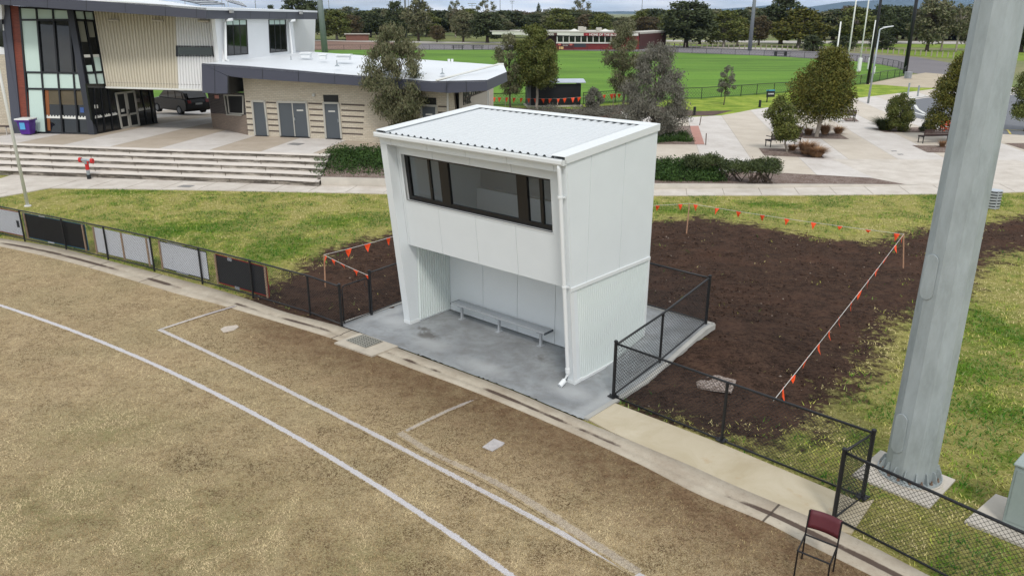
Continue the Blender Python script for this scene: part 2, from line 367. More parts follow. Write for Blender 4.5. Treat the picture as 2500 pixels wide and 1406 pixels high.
# painted lines on the turf: sheets 4 mm above, feathered at the edges by the paint attribute
def polyline_fit(pts, deg):
    pts = np.array(pts); c_ = np.polyfit(pts[:, 0], pts[:, 1], deg); x = np.linspace(pts[0, 0], pts[-1, 0], 150); return np.stack([x, np.polyval(c_, x)], -1)
def turf_line(pts, wd, paint, z=.0165, name='line_marking', end=None, fit=0):
    P = catmull([at(*p)[:2] for p in pts], 14) if not fit else polyline_fit([at(*p)[:2] for p in pts], fit); P = np.array(P); V = []; A = []; Mu = []
    cs = [-1.25, -.8, -.35, .35, .8, 1.25]; ca = [0., .42, .95, .95, .42, 0.]
    for i, p in enumerate(P):
        d = unit(P[min(i+1, len(P)-1)]-P[max(i-1, 0)]); nn = np.array([-d[1], d[0]])
        for k, a in zip(cs, ca):
            q = p+nn*k*wd/2*1.25; V.append((q[0], q[1], z)); A.append(a)
            Mu.append(float(np.clip(1-abs(kl_y(q[0])-q[1]-.2)/2.2, 0, 1)*(q[0] > -7.5)))
    n = len(cs); F = [(i*n+k, i*n+k+1, (i+1)*n+k+1, (i+1)*n+k) for i in range(len(P)-1) for k in range(n-1)]
    A = np.array(A)
    if end is not None:
        nn_ = len(P); fade = np.repeat(np.interp(np.arange(nn_)/(nn_-1), *end), n); A = A*fade
    o = npmesh(name, V, F, turf_graph('line_paint', paint), attrs={'paint': A, 'mud': Mu, 'lush': np.zeros(len(V))}); return tag(o, kind='structure')
turf_line([(-260, 672), (-120, 706), (0, 750), (150, 797), (300, 857), (450, 926), (600, 1003), (750, 1083), (900, 1172), (1000, 1238), (1100, 1303), (1250, 1406), (1400, 1520)], .10, .97, fit=3)
turf_line([(392, 803), (470, 842), (600, 915), (800, 1010), (1000, 1103), (1180, 1190), (1380, 1300), (1560, 1406), (1720, 1510)], .10, .82, z=.0205, fit=2)
turf_line([(578, 748), (500, 771), (392, 806)], .085, .7, z=.0245)
turf_line([(1165, 974), (1080, 1010), (978, 1060)], .08, .42, z=.0185, end=([0, .2, 1], [.3, .9, 1]))
turf_line([(976, 1058), (1060, 1110), (1180, 1165), (1290, 1225), (1420, 1310), (1560, 1400)], .15, .24, z=.0225, end=([0, .3, .6, 1], [1, .6, .95, 1.]))

# kerb and gutter
def strip_mesh(name, rows, mt, attrs=None, smooth=False, kind='structure'):
    n = len(rows[0]); V = [p for r_ in rows for p in r_]; F = [(i*n+k, i*n+k+1, (i+1)*n+k+1, (i+1)*n+k) for i in range(len(rows)-1) for k in range(n-1)]
    o = npmesh(name, V, F, mt, attrs=attrs, smooth=smooth); return tag(o, kind=kind)
g = G('kerb_mat', .85, .25)
n1 = g.noise(1.3, 6, .7); n3 = g.noise(18, 5, .8)
c = g.mix(g.ramp(n1, [(.3, 0.), (.7, 1.)]), C(164, 150, 132), C(198, 188, 170)); c = g.mix(g.ramp(n3, [(.55, 0.), (.75, .5)]), c, C(118, 104, 88))
dk = g.math('MULTIPLY', g.attr('groove'), g.ramp(g.noise(.55, 3, .5), [(.42, .05), (.56, 1.)]))
c = g.mix(g.ramp(g.math('ADD', dk, g.math('MULTIPLY', g.math('SUBTRACT', n3, .5), .5)), [(.25, 0.), (.6, .92)]), c, C(78, 62, 54))
c = g.mix(g.ramp(g.attr('joint'), [(.4, 0.), (.7, .9)]), c, C(74, 64, 56)); g.bump(n3, .3, .01)
KERB = g.out(c)
rows = []; gro = []; joi = []; acc = 0
for i in range(len(KL)):
    a, b = np.array([*KL[i], .022]), np.array([*KU[i], .03])
    for k, (t, dz, gv) in enumerate(((0, 0, 0), (.2, 0, 0), (.32, -.008, .5), (.42, -.012, 1), (.54, -.008, .8), (.62, 0, 0), (1, 0, 0))):
        pass
dens = []
L = 0
PA = [np.array([*p, .022]) for p in KL]; PB = [np.array([*p, .032]) for p in KU]
def resamp(P, n): 
    P = np.array(P); s_ = np.r_[0, np.cumsum(np.linalg.norm(np.diff(P, axis=0), axis=1))]; t = np.linspace(0, s_[-1], n); return np.stack([np.interp(t, s_, P[:, k]) for k in range(3)], -1), s_[-1]
nS = 900
ua, La = resamp(PA, nS)
# pair each lower-edge point with the nearest point of the upper edge
pbd, _ = resamp(PB, 3000)
pairs = [pbd[np.argmin(((pbd-p)**2).sum(1))] for p in ua]
pairs = np.array(pairs); ker = np.ones(9)/9
for k in range(3): pairs[4:-4, k] = np.convolve(pairs[:, k], ker, 'valid')
jpx = [(-60, 590), (80, 622), (216, 655), (340, 690), (540, 745), (667, 780), (810, 828), (905, 860), (1110, 935), (1315, 1020), (1542, 1122), (1863, 1272), (2230, 1460)]
jp = [at(*p)[:2] for p in jpx]
for i in range(nS):
    a, b = ua[i], pairs[i]; row = []
    jd = min(np.hypot(*(a[:2]-j)) for j in jp); jv = 1. if jd < .022 else 0.
    for (t, dz, gv) in ((0, -.012, 0), (.0, 0, 0), (.3, 0, 0), (.36, -.01, .55), (.42, -.014, 1), (.5, -.01, .75), (.56, 0, 0), (.97, 0, 0), (1., -.03, 0)):
        p = a+(b-a)*t; row.append((p[0], p[1], p[2]+dz)); gro.append(gv); joi.append(jv)
    rows.append(row)
strip_mesh('kerb', rows, KERB, {'groove': gro, 'joint': joi})

# grated pit in the kerb
GALV = mat('galvanised', C(168, 176, 180), .45, .6, .12, 6., .1, 30.)
def poly_sheet(name, pts, mt, z=None, thick=0., kind='structure', par=None):
    mb = MB(); P = [np.array(p, float) for p in pts]
    if z is not None:
        for p in P: p[2] = z
    if thick > 0: mb.prism([p-[0, 0, thick] for p in P], (0, 0, thick))
    else: mb.add(P, [tuple(range(len(P)))])
    o = mb.build(name, mt, par)
    if kind: tag(o, kind=kind)
    return o
CONC = mat('concrete_light', C(196, 188, 176), .85, 0, .09, 1.4, .25, 30.)
CONCG = mat('concrete_grey', C(150, 152, 152), .8, 0, .12, 1.1, .2, 25.)
DARKSTEEL = mat('dark_steel', C(70, 70, 68), .5, .4, .1)
pg = [at(x, y, .05) for x, y in ((822, 838), (905, 862), (960, 840), (876, 815))]
pr = root('drain_pit', 'square drain pit with steel lattice grate let into the kerb', 'drain', (pg[0]+pg[2])/2*[1, 1, 0])
part(MB().prism([p-[0, 0, .05] for p in [at(x, y, .05) for x, y in ((816, 836), (908, 868), (972, 844), (878, 812))]], (0, 0, .048)), 'pit_surround', mat('pit_conc', C(192, 182, 166), .85, 0, .1, 3, .3, 40.), pr)
gq = [at(x, y, .052) for x, y in ((846, 831), (893, 849), (934, 834), (886, 818))]
part(MB().prism([p-[0, 0, .001] for p in gq], (0, 0, .003)), 'pit_opening', mat('pit_dark', C(60, 58, 54), .9), pr)
mb = MB()
def bil(q, a, b): return q[0]*(1-a)*(1-b)+q[1]*a*(1-b)+q[2]*a*b+q[3]*(1-a)*b
for k in range(9):
    a = k/8
    for A, Bq in ((bil(gq, a, 0), bil(gq, a, 1)), (bil(gq, 0, a), bil(gq, 1, a))): mb.tube([A+[0, 0, .012], Bq+[0, 0, .012]], .009, 4)
part(mb, 'grate', mat('grate_steel', C(172, 170, 160), .5, .4, .1), pr)

# shelter slab and ramp
g = G('slab_mat', .6, .35)
n1 = g.noise(.9, 6, .65, dist=.6); n2_ = g.noise(3.5, 5, .7); n3 = g.noise(30, 4, .7)
c = g.mix(g.ramp(n1, [(.3, 0.), (.5, .55), (.72, 1.)]), C(128, 130, 132), C(168, 172, 174)); c = g.mix(g.ramp(n2_, [(.35, .5), (.55, 0.)]), c, C(124, 122, 120))
c = g.mix(g.ramp(n3, [(.6, 0.), (.75, .4)]), c, C(186, 186, 184)); c = g.mix(g.ramp(g.attr('stain'), [(.3, 0.), (.7, .75)]), c, C(86, 80, 74)); c = g.mix(g.ramp(g.attr('pale'), [(.2, 0.), (.8, .6)]), c, C(186, 188, 188))
g.bump(n3, .12, .01)
SLAB = g.out(c)
sx = np.arange(-.98, 6.08, .06); sy = np.arange(-1.14, 3.8, .06); U_, V_ = np.meshgrid(sx, sy)
# front edge follows the kerb
def front_v(u):
    best = [UV(*p) for p in KU]; us = np.array([b[0] for b in best]); vs_ = np.array([b[1] for b in best]); o_ = np.argsort(us); return np.interp(u, us[o_], vs_[o_])
fv = np.array([front_v(u) for u in sx]); V2 = np.maximum(V_, fv[None, :]+.02)
def rampz(u, v): 
    if v < .9: return .03
    if (u < .0) or (v > 2.6): 
        return .03+.42*lin(1.0, 3.4, v)
    return .03
XY = np.stack([B0[0]+e2[0]*U_+n2[0]*V2, B0[1]+e2[1]*U_+n2[1]*V2], -1)
Zs = np.vectorize(rampz)(U_, V2)
stn = np.zeros_like(U_); pale = np.zeros_like(U_)
rr = np.random.default_rng(3); nz = rr.random(U_.shape)
for a in ((1.3, .55, .75, .5, .55), (2.6, .9, .8, .35, .4), (4.0, -.2, .5, .3, 1.2), (4.4, .0, .5, .2, .9), (.55, .9, .6, .35, .8)):
    stn = np.maximum(stn, a[4]*np.clip(1-np.hypot((U_-a[0])/a[2], (V2-a[1])/a[3]), 0, 1)*(.6+.6*nz))
for a in ((-.1, -.3, .8, .4), (1.9, -.6, .9, .35), (5.3, -.1, .7, .5), (-.8, .2, .25, 2.2), (3.6, -.5, .7, .4), (5.8, .3, .25, 1.5)):
    pale = np.maximum(pale, np.clip(1.2-np.hypot((U_-a[0])/a[2], (V2-a[1])/a[3]), 0, 1)*.85)
ny, nx = U_.shape; idx = np.arange(nx*ny).reshape(ny, nx); F4 = np.stack([idx[:-1, :-1], idx[:-1, 1:], idx[1:, 1:], idx[1:, :-1]], -1).reshape(-1, 4)
o = npmesh('slab', np.stack([XY[..., 0].ravel(), XY[..., 1].ravel(), Zs.ravel()], -1), F4, SLAB, attrs={'stain': stn.ravel(), 'pale': pale.ravel()}); tag(o, kind='structure')
# upstand edges of the slab / ramp
mb = MB()
for (ua_, va, ub, vb) in ((-1.0, -1.0, -1.0, 3.82), (-1.0, 3.82, 6.1, 3.82), (6.1, 3.82, 6.1, -1.0)):
    n = 24
    for k in range(n):
        A = (ua_+(ub-ua_)*k/n, va+(vb-va)*k/n); Bb = (ua_+(ub-ua_)*(k+1)/n, va+(vb-va)*(k+1)/n)
        zA, zB = rampz(-.5 if abs(A[0]) < 5 or A[0] < 0 else A[0], A[1]), rampz(-.5, Bb[1])
        if A[0] > 5.9 and Bb[0] > 5.9: zA, zB = rampz(0.1 if A[1] < 2.6 else -.5, A[1]), rampz(.1 if Bb[1] < 2.6 else -.5, Bb[1])
        d = unit([Bb[0]-A[0], Bb[1]-A[1]]); nn = np.array([-d[1], d[0]])*.05
        q = [S(A[0]+s_*nn[0], A[1]+s_*nn[1]) for s_ in (-1, 1)]+[S(Bb[0]+s_*nn[0], Bb[1]+s_*nn[1]) for s_ in (1, -1)]
        top = [q[0]+[0, 0, zA+.012], q[1]+[0, 0, zA+.012], q[2]+[0, 0, zB+.012], q[3]+[0, 0, zB+.012]]
        mb.box8([p-[0, 0, .15] for p in q], top)
tag(mb.build('slab_edge', mat('conc_edge', C(176, 174, 168), .85, 0, .12, 2., .3, 30.)), kind='structure')

# tan concrete walkway beside the kerb on the right
g = G('walk_mat', .8, .25); n1 = g.noise(.9, 5, .6, dist=1.); n3 = g.noise(30, 4, .7)
c = g.mix(g.ramp(n1, [(.3, 0.), (.7, 1.)]), C(184, 170, 142), C(206, 195, 172)); c = g.mix(g.ramp(g.noise(2.4, 3), [(.62, 0.), (.78, .5)]), c, C(176, 140, 96)); c = g.mix(g.ramp(n3, [(.62, 0.), (.75, .3)]), c, C(140, 126, 104)); g.bump(n3, .15, .01)
wk = [at(x, y, .026) for x, y in ((1422, 1015), (1497, 982), (1770, 1086), (2105, 1226), (2134, 1218), (2080, 1300), (2040, 1296), (1800, 1189), (1584, 1095), (1490, 1052))]
poly_sheet('walkway', wk, g.out(c), thick=.05)

# path along the lawn, plaza, steps
g = G('path_mat', .85, .25); n1 = g.noise(1.1, 6, .65); n3 = g.noise(24, 4, .75)
c = g.mix(g.ramp(n1, [(.3, 0.), (.7, 1.)]), C(192, 182, 170), C(220, 212, 202)); c = g.mix(g.ramp(n3, [(.6, 0.), (.76, .4)]), c, C(150, 138, 124))
g.bump(n3, .15, .01); PATH = g.out(c)
path_px_lo = [(-260, 520), (0, 481), (60, 470), (120, 459), (300, 461), (500, 464), (760, 469), (950, 473), (1300, 476), (1590, 477), (2000, 476), (2290, 473), (2450, 470), (2500, 468), (2700, 455)]
lo = [at(x, y, .03) for x, y in path_px_lo]
hi = [np.array([p[0]*1.0, 40.5, .03]) for p in lo]
mb = MB()
for i in range(len(lo)-1): mb.box8([lo[i]-[0, 0, .08], lo[i+1]-[0, 0, .08], hi[i+1]-[0, 0, .08], hi[i]-[0, 0, .08]], [lo[i], lo[i+1], hi[i+1], hi[i]])
tag(mb.build('path', PATH), kind='structure')
mb = MB()
for k in range(30):
    x = -24+k*1.55; 
    yA = np.interp(x, [p[0] for p in lo], [p[1] for p in lo])
    mb.box((x+.25, yA+.85, .0325), (.02, 1.6, .005), R(-10))
tag(mb.build('path_joint', mat('joint_dark', C(150, 140, 126), .9)), kind='structure')
# plaza
g = G('plaza_mat', .85, .25); sp = g.sep(); n1 = g.noise(.7, 6, .7); n3 = g.noise(16, 4, .75)
ang = R(80.5); kx, ky = math.sin(ang), -math.cos(ang)
u = g.math('ADD', g.math('MULTIPLY', sp[0], kx), g.math('MULTIPLY', sp[1], ky))
def uval(x, y): return x*kx+y*ky
ph = uval(-18.98, 37.3)
f = g.math('FRACT', g.math('DIVIDE', g.math('SUBTRACT', u, ph-500*5.02), 5.02))
band = g.ramp(f, [(.0, 1.), (.499, 1.), (.501, 0.), (.999, 0.)])
N(g.t, 'ShaderNodeValToRGB')
light = g.mix(g.ramp(n1, [(.3, 0.), (.7, 1.)]), C(198, 190, 182), C(222, 216, 210)); tan = g.mix(g.ramp(n1, [(.3, 0.), (.7, 1.)]), C(176, 162, 144), C(196, 182, 166))
tanr = g.mix(g.ramp(n1, [(.3, 0.), (.7, 1.)]), C(196, 184, 168), C(212, 202, 188))
tan = g.mix(g.ramp(g.math('MULTIPLY', g.math('ADD', sp[0], 6.), .08), [(0., 0.), (1., 1.)]), tan, tanr)
c = g.mix(band, light, tan)
f2 = g.math('FRACT', g.math('DIVIDE', g.math('SUBTRACT', u, ph-500*5.02), 2.51)); c = g.mix(g.ramp(f2, [(0., .5), (.011, .5), (.012, 0.), (.99, 0.)]), c, C(128, 118, 104))
v_ = g.math('ADD', g.math('MULTIPLY', sp[0], -ky), g.math('MULTIPLY', sp[1], kx)); f3 = g.math('FRACT', g.math('DIVIDE', g.math('ADD', v_, 500.), 3.6)); c = g.mix(g.ramp(f3, [(0., .3), (.007, .3), (.008, 0.), (.99, 0.)]), c, C(150, 138, 122))
c = g.mix(g.ramp(n3, [(.6, 0.), (.76, .32)]), c, C(150, 138, 122)); c = g.mix(g.ramp(g.noise(.28, 5, .7, stretch=(1, .5, 1)), [(.58, 0.), (.72, .3)]), c, C(140, 124, 106)); g.bump(n3, .12, .01)
PLAZA = g.out(c)
topline = [(-60, 352), (0, 354), (341, 367), (700, 378.5), (795, 382)]
TL = [at(x, y, .95) for x, y in topline]
front = [(p[0], p[1]) for p in TL]+[(-8.3, 36.2), (-4, 36.3), (4, 36.0), (12.4, 36.2), (18.2, 35.3), (18.3, 34.4), (20, 34.0), (26, 34.2), (34, 35)]
fxs = np.array([p[0] for p in front]); fys = np.array([p[1] for p in front])
xs = np.concatenate([np.arange(-60, 40, .5), np.arange(40, 61, 1.)]); rowsP = []
ysn = 46
for x in xs:
    yf = np.interp(x, fxs, fys); row = []
    yb = 50 if x < 7.9 else 60
    yb = 65.5 if x < -10 else yb
    for k in range(ysn+1):
        y = yf+(yb-yf)*k/ysn; row.append((x, y, hf(x, y)+.015 if k else hf(x, y)+.015))
    rowsP.append(row)
# back edge of the paving traced on the right
bpx = [(1540, 287), (1690, 290), (1760, 284), (1840, 268), (1960, 252), (2050, 245), (2095, 240), (2300, 216), (2345, 214)]
bp_ = [at(*p) for p in bpx]; bxs = np.array([p[0] for p in bp_]); bys = np.array([p[1] for p in bp_])
for ri, x in enumerate(xs):
    if x > 8:
        yb = np.interp(x, bxs, bys); yf = np.interp(x, fxs, fys)
        rowsP[ri] = [(x, yf+(yb-yf)*k/ysn, hf(x, yf+(yb-yf)*k/ysn)+.015) for k in range(ysn+1)]
strip_mesh('plaza', rowsP, PLAZA)
# terrace steps: five risers between the path and the plaza
g = G('step_mat', .85, .25); n1 = g.noise(1.2, 6, .7); sp = g.sep(); n3 = g.noise(14, 5, .8)
c = g.mix(g.ramp(n1, [(.3, 0.), (.7, 1.)]), C(176, 166, 152), C(206, 198, 188))
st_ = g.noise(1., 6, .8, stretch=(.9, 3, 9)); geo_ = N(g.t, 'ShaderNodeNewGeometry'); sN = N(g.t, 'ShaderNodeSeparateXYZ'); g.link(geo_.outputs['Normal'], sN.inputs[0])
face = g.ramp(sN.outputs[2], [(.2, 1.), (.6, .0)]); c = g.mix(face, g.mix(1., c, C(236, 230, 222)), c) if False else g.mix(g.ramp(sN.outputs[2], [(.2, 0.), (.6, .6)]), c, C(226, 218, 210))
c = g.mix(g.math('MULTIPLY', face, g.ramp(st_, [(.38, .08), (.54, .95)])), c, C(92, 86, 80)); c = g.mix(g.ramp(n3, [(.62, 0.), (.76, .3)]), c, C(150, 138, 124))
STEP = g.out(c)
botline = [(-60, 424), (0, 426), (341, 437.5), (700, 451), (768, 455)]
BLn = [at(x, y, .03) for x, y in botline]
def lerp_line(P, x): return np.interp(x, [p[0] for p in P], [p[1] for p in P])
rows = []
for x in np.linspace(-33, -8.35, 60):
    yb, ytp = lerp_line(BLn, x), lerp_line(TL, x); row = [(x, yb, .0)]
    for k in range(5):
        y = yb+(ytp-yb)*k/4.0; z1 = .03+.94*(k+1)/5
        row += [(x, y, z1-.03), (x, y-.012, z1-.028), (x, y-.012, z1), ]
        if k < 4: row.append((x, yb+(ytp-yb)*(k+1)/4.0, z1))
    row.append((x, ytp+.5, .975))
    rows.append(row)
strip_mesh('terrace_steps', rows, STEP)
xe = -8.36; mb = MB()
yb, ytp = lerp_line(BLn, xe), lerp_line(TL, xe)
prof = [(yb, -.05)]
for k in range(5):
    y = yb+(ytp-yb)*k/4.; z1 = .03+.94*(k+1)/5; prof += [(y, prof[-1][1]), (y, z1)]
prof += [(ytp+.5, .97), (ytp+.5, -.05)]
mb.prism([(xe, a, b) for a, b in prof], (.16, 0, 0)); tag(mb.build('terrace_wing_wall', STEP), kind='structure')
mb = MB()
for k in range(5):
    for j in range(9):
        x = -24.5+j*2.05-.35*k; 
        if x > -8.5: continue
        yb, ytp = lerp_line(BLn, x), lerp_line(TL, x); y = yb+(ytp-yb)*k/4.; z1 = .03+.94*(k+1)/5
        mb.box((x, y-.014, z1-.1), (.022, .012, .17))
tag(mb.build('step_joint', mat('joint_dk2', C(96, 86, 76), .9)), kind='structure')

# ================================================================== SHELTER (two-storey white coaches box)
WHITE = mat('white_panel', C(226, 231, 233, .92), .42, 0, .015, 2., spec=.4)
WHITE2 = mat('white_sheet', C(238, 241, 241, .82), .42, 0, .006, 1., spec=.4)
RIBW = mat('white_ribbed', C(220, 228, 226, .92), .4, 0, .015, 2.)
BACKG = mat('gap_grey', C(120, 126, 130), .7)
BLK = mat('black_frame', C(22, 22, 24), .35, 0, 0, spec=.5)
INT = mat('interior_white', C(240, 242, 242, .92), .7)
def glass_mat(name, tint, refl=.12):
    m = bpy.data.materials.new(name); m.use_nodes = True; t = m.node_tree; t.nodes.clear()
    o = N(t, 'ShaderNodeOutputMaterial'); mixn = N(t, 'ShaderNodeMixShader'); tr = N(t, 'ShaderNodeBsdfTransparent'); gl = N(t, 'ShaderNodeBsdfGlossy'); lw = N(t, 'ShaderNodeLayerWeight'); lw.inputs[0].default_value = .5
    fr = N(t, 'ShaderNodeMath'); fr.operation = 'POWER'; fr.inputs[1].default_value = 5.; t.links.new(lw.outputs['Facing'], fr.inputs[0]); tr.inputs[0].default_value = tint; gl.inputs['Roughness'].default_value = .02
    ad = N(t, 'ShaderNodeMath'); ad.operation = 'ADD'; ad.inputs[1].default_value = refl*.5; t.links.new(fr.outputs[0], ad.inputs[0])
    t.links.new(ad.outputs[0], mixn.inputs[0]); t.links.new(tr.outputs[0], mixn.inputs[1]); t.links.new(gl.outputs[0], mixn.inputs[2]); t.links.new(mixn.outputs[0], o.inputs[0]); return m
GLASS = glass_mat('clear_glass', (.95, .97, .98, 1), .08)
LE = .112; W_, D_ = 5.04, 2.56
def zr(v): return 4.53+(v+.5)*.086               # underside of the roof
sh = root('coaches_box', 'white two-storey coaches box with ribbed roof, open bench bay below and strip window above', 'building', S(2.5, 1.2, .03))
def SP(u, v0, z): return S(u, v0-LE*z, z)
zb_ = .03
# side walls
for (ua_, ub) in ((.012, .16), (4.84, 5.028)):
    prof = [(-LE*zb_, zb_), (D_-.01, zb_), (D_-.01, zr(D_)), (-LE*4.45, zr(-.5))]
    mb = MB().prism([S(ua_, v, z) for v, z in prof], (e2[0]*(ub-ua_), e2[1]*(ub-ua_), 0)); part(mb, 'side_wall', INT if ua_ < 1 else WHITE, sh)
# right side: smooth panels above, ribbed sheet below, trims
mb = MB()
for va, vb in ((-.6, .275), (.285, 1.395), (1.405, D_)):
    q = []
    for v, z in ((va, 2.10), (vb, 2.10), (vb, zr(vb)), (va, zr(va))):
        vv = v
        if va == -.6 and v == va: vv = -LE*z
        q.append(S(-.002, vv, z if z < 3 else zr(vv)))
    mb.prism(q, (e2[0]*.012, e2[1]*.012, 0))
part(mb, 'side_panels', WHITE, sh)
def ribs(u, va, vb, zt, pitch=.07, dep=.014, sgn=-1, zbot=.07, vcut=True):
    V = []; vv = va
    pts = []
    while vv < vb-1e-6:
        for dv, dd in ((0, 0), (.38, 0), (.5, 1), (.88, 1)): pts.append((vv+dv*pitch, dd*dep))
        vv += pitch
    pts.append((vb, 0)); rows = []
    for v, dd in pts:
        zb2 = max(zbot, -v/LE+.02) if v < 0 else zbot
        if zb2 > zt-.01: zb2 = zt-.01
        rows.append((S(u+sgn*dd, v, zb2), S(u+sgn*dd, v, zt)))
    mb = MB(); vs_ = [p for r_ in rows for p in r_]
    return mb.add(vs_, [(2*i, 2*i+1, 2*i+3, 2*i+2) for i in range(len(rows)-1)])
part(ribs(.010, -.2, D_-.06, 2.05, dep=.009), 'ribbed_cladding', RIBW, sh)
part(ribs(4.838, .27, 1.31, 1.99, pitch=.074, dep=.03), 'ribbed_cladding', RIBW, sh)
mb = MB()
def vstrip(mb, u, va, za, vb, zb2, w_, d_):        # trim on the side wall between two (v,z) points
    a = np.array([va, za]); b = np.array([vb, zb2]); d = unit(b-a); nn = np.array([-d[1], d[0]])*w_/2
    q = [a-nn, b-nn, b+nn, a+nn]; mb.prism([S(u, *p) for p in q], (-e2[0]*d_, -e2[1]*d_, 0))
vstrip(mb, .011, -.24, 2.075, D_, 2.075, .07, .034); vstrip(mb, .011, -.02, .055, D_, .055, .05, .03)
vstrip(mb, .011, D_-.03, .09, D_-.03, 2.04, .06, .024)
vstrip(mb, .0115, .035-LE*.1, .08, .035-LE*2.02, 2.02, .10, .020)
vstrip(mb, -.0025, .05-LE*2.2, 2.2, .05-LE*4.4, 4.4, .012, .004)
part(mb, 'wall_trim', WHITE2, sh)
# leg fronts and foot caps
for ua_, ub in ((0., .165), (4.835, 5.04)):
    mb = MB()
    mb.box8([SP(ua_, 0, .10), SP(ub, 0, .10), SP(ub, .2, .10), SP(ua_, .2, .10)][::1], [SP(ua_, 0, 4.32), SP(ub, 0, 4.32), SP(ub, .2, 4.32), SP(ua_, .2, 4.32)])
    part(mb, 'leg_front', WHITE, sh)
for ua_, ub in ((-.012, .175), (4.825, 5.052)):
    mb = MB()
    mb.box8([S(ua_, -.015, .03), S(ub, -.015, .03), S(ub, .28, .03), S(ua_, .28, .03)], [S(ua_, -.022, .10), S(ub, -.022, .10), S(ub, .28, .10), S(ua_, .28, .10)])
    part(mb, 'foot_cap', WHITE2, sh)
# rear wall (outer) and bench bay back wall
part(MB().box8([S(.16, D_-.12, .03), S(4.84, D_-.12, .03), S(4.84, D_, .03), S(.16, D_, .03)], [S(.16, D_-.12, zr(D_)-.02), S(4.84, D_-.12, zr(D_)-.02), S(4.84, D_, zr(D_)-.02), S(.16, D_, zr(D_)-.02)]), 'rear_wall', WHITE, sh)
mb = MB()
us = [.16, 1.535, 2.63, 3.70, 4.80, 4.835]
for a, b in zip(us[:-1], us[1:]):
    mb.box8([S(a+.005, 1.30, .05), S(b-.005, 1.30, .05), S(b-.005, 1.33, .05), S(a+.005, 1.33, .05)], [S(a+.005, 1.30, 2.0), S(b-.005, 1.30, 2.0), S(b-.005, 1.33, 2.0), S(a+.005, 1.33, 2.0)])
part(mb, 'bay_back_panels', WHITE, sh)
part(MB().box8([S(.16, 1.335, .03), S(4.84, 1.335, .03), S(4.84, 1.4, .03), S(.16, 1.4, .03)], [S(.16, 1.335, 2.0), S(4.84, 1.335, 2.0), S(4.84, 1.4, 2.0), S(.16, 1.4, 2.0)]), 'bay_back_frame', BACKG, sh)
# floor of the upper room / soffit
part(MB().box8([S(.166, .055, 2.0), S(4.834, .055, 2.0), S(4.834, D_-.125, 2.0), S(.166, D_-.125, 2.0)], [S(.166, .055, 2.12), S(4.834, .055, 2.12), S(4.834, D_-.125, 2.12), S(.166, D_-.125, 2.12)]), 'upper_floor', WHITE, sh)
# facade panels
F0 = .25; zlo, zhi, wz0, wz1, wu0, wu1 = 1.985, 4.33, 3.06, 4.10, .56, 4.70
def fpanel(mb, ua_, ub, za, zb2, v0=F0, th=.05):
    mb.box8([SP(ua_, v0, za), SP(ub, v0, za), SP(ub, v0+th, za), SP(ua_, v0+th, za)], [SP(ua_, v0, zb2), SP(ub, v0, zb2), SP(ub, v0+th, zb2), SP(ua_, v0+th, zb2)])
mb = MB(); cuts = [.168, 1.51, 2.61, 3.70, 4.775, 4.832]
for a, b in zip(cuts[:-1], cuts[1:]):
    gp = .004
    if b < 4.8:
        fpanel(mb, a+gp, b-gp, zlo, wz0-.0 if True else 0)
        fpanel(mb, a+gp, b-gp, wz1, zhi)
        if a < .3: fpanel(mb, a+gp, wu0, wz0+.001, wz1-.001)
        if b > 4.7: fpanel(mb, wu1, b-gp, wz0+.001, wz1-.001)
    else: fpanel(mb, a+gp, b, zlo, zhi)
part(mb, 'facade_panels', WHITE, sh)
mb = MB()
for (a, b, c_, d_) in ((.168, 4.832, zlo+.01, wz0-.005), (.168, 4.832, wz1+.005, zhi), (.168, wu0-.005, wz0-.003, wz1+.003), (wu1+.005, 4.832, wz0-.003, wz1+.003)): fpanel(mb, a, b, c_, d_, F0+.053, .07)
part(mb, 'facade_frame', INT, sh)
mb = MB()    # reveal lining of the window opening
fpanel(mb, wu1, wu1+.012, wz0, wz1, F0-.004, .125); fpanel(mb, wu0-.012, wu0, wz0, wz1, F0-.004, .125); fpanel(mb, wu0-.02, wu1+.012, wz0-.014, wz0, F0-.016, .135)
part(mb, 'window_reveal', WHITE2, sh)
# top fascia panels
mb = MB(); cuts = [0., .26, 1.38, 2.47, 3.56, 4.67, 5.04]
for a, b in zip(cuts[:-1], cuts[1:]): fpanel(mb, a+.004, b-.004, 4.325, 4.50, -.003, .05)
part(mb, 'fascia_panels', WHITE, sh)
mb = MB(); fpanel(mb, .003, 5.037, 4.33, 4.50, .048, .2); part(mb, 'fascia_frame', BACKG, sh)
# window
win = part((lambda mb: (fpanel(mb, wu0, wu1, wz0, wz0+.10, .335, .07), fpanel(mb, wu0, wu1, wz1-.05, wz1, .335, .07), fpanel(mb, wu0, wu0+.07, wz0+.1, wz1-.05, .335, .07), fpanel(mb, wu1-.10, wu1, wz0+.1, wz1-.05, .335, .07),
     fpanel(mb, 3.37, 3.63, wz0+.1, wz1-.05, .335, .07), fpanel(mb, 1.22, 1.48, wz0+.1, wz1-.05, .335, .07), fpanel(mb, 3.93, 3.99, wz0+.1, wz1-.05, .345, .05), fpanel(mb, .84, .915, wz0+.1, wz1-.05, .345, .05), fpanel(mb, 3.89, 3.93, 3.34, 3.42, .32, .03)) and mb)(MB()), 'window', BLK, sh)
for a, b in ((.63, .84), (.915, 1.22), (1.48, 3.37), (3.63, 3.93), (3.99, 4.60)):
    mb = MB(); fpanel(mb, a-.005, b+.005, wz0+.09, wz1-.04, .372, .006); part(mb, 'pane', GLASS, win)
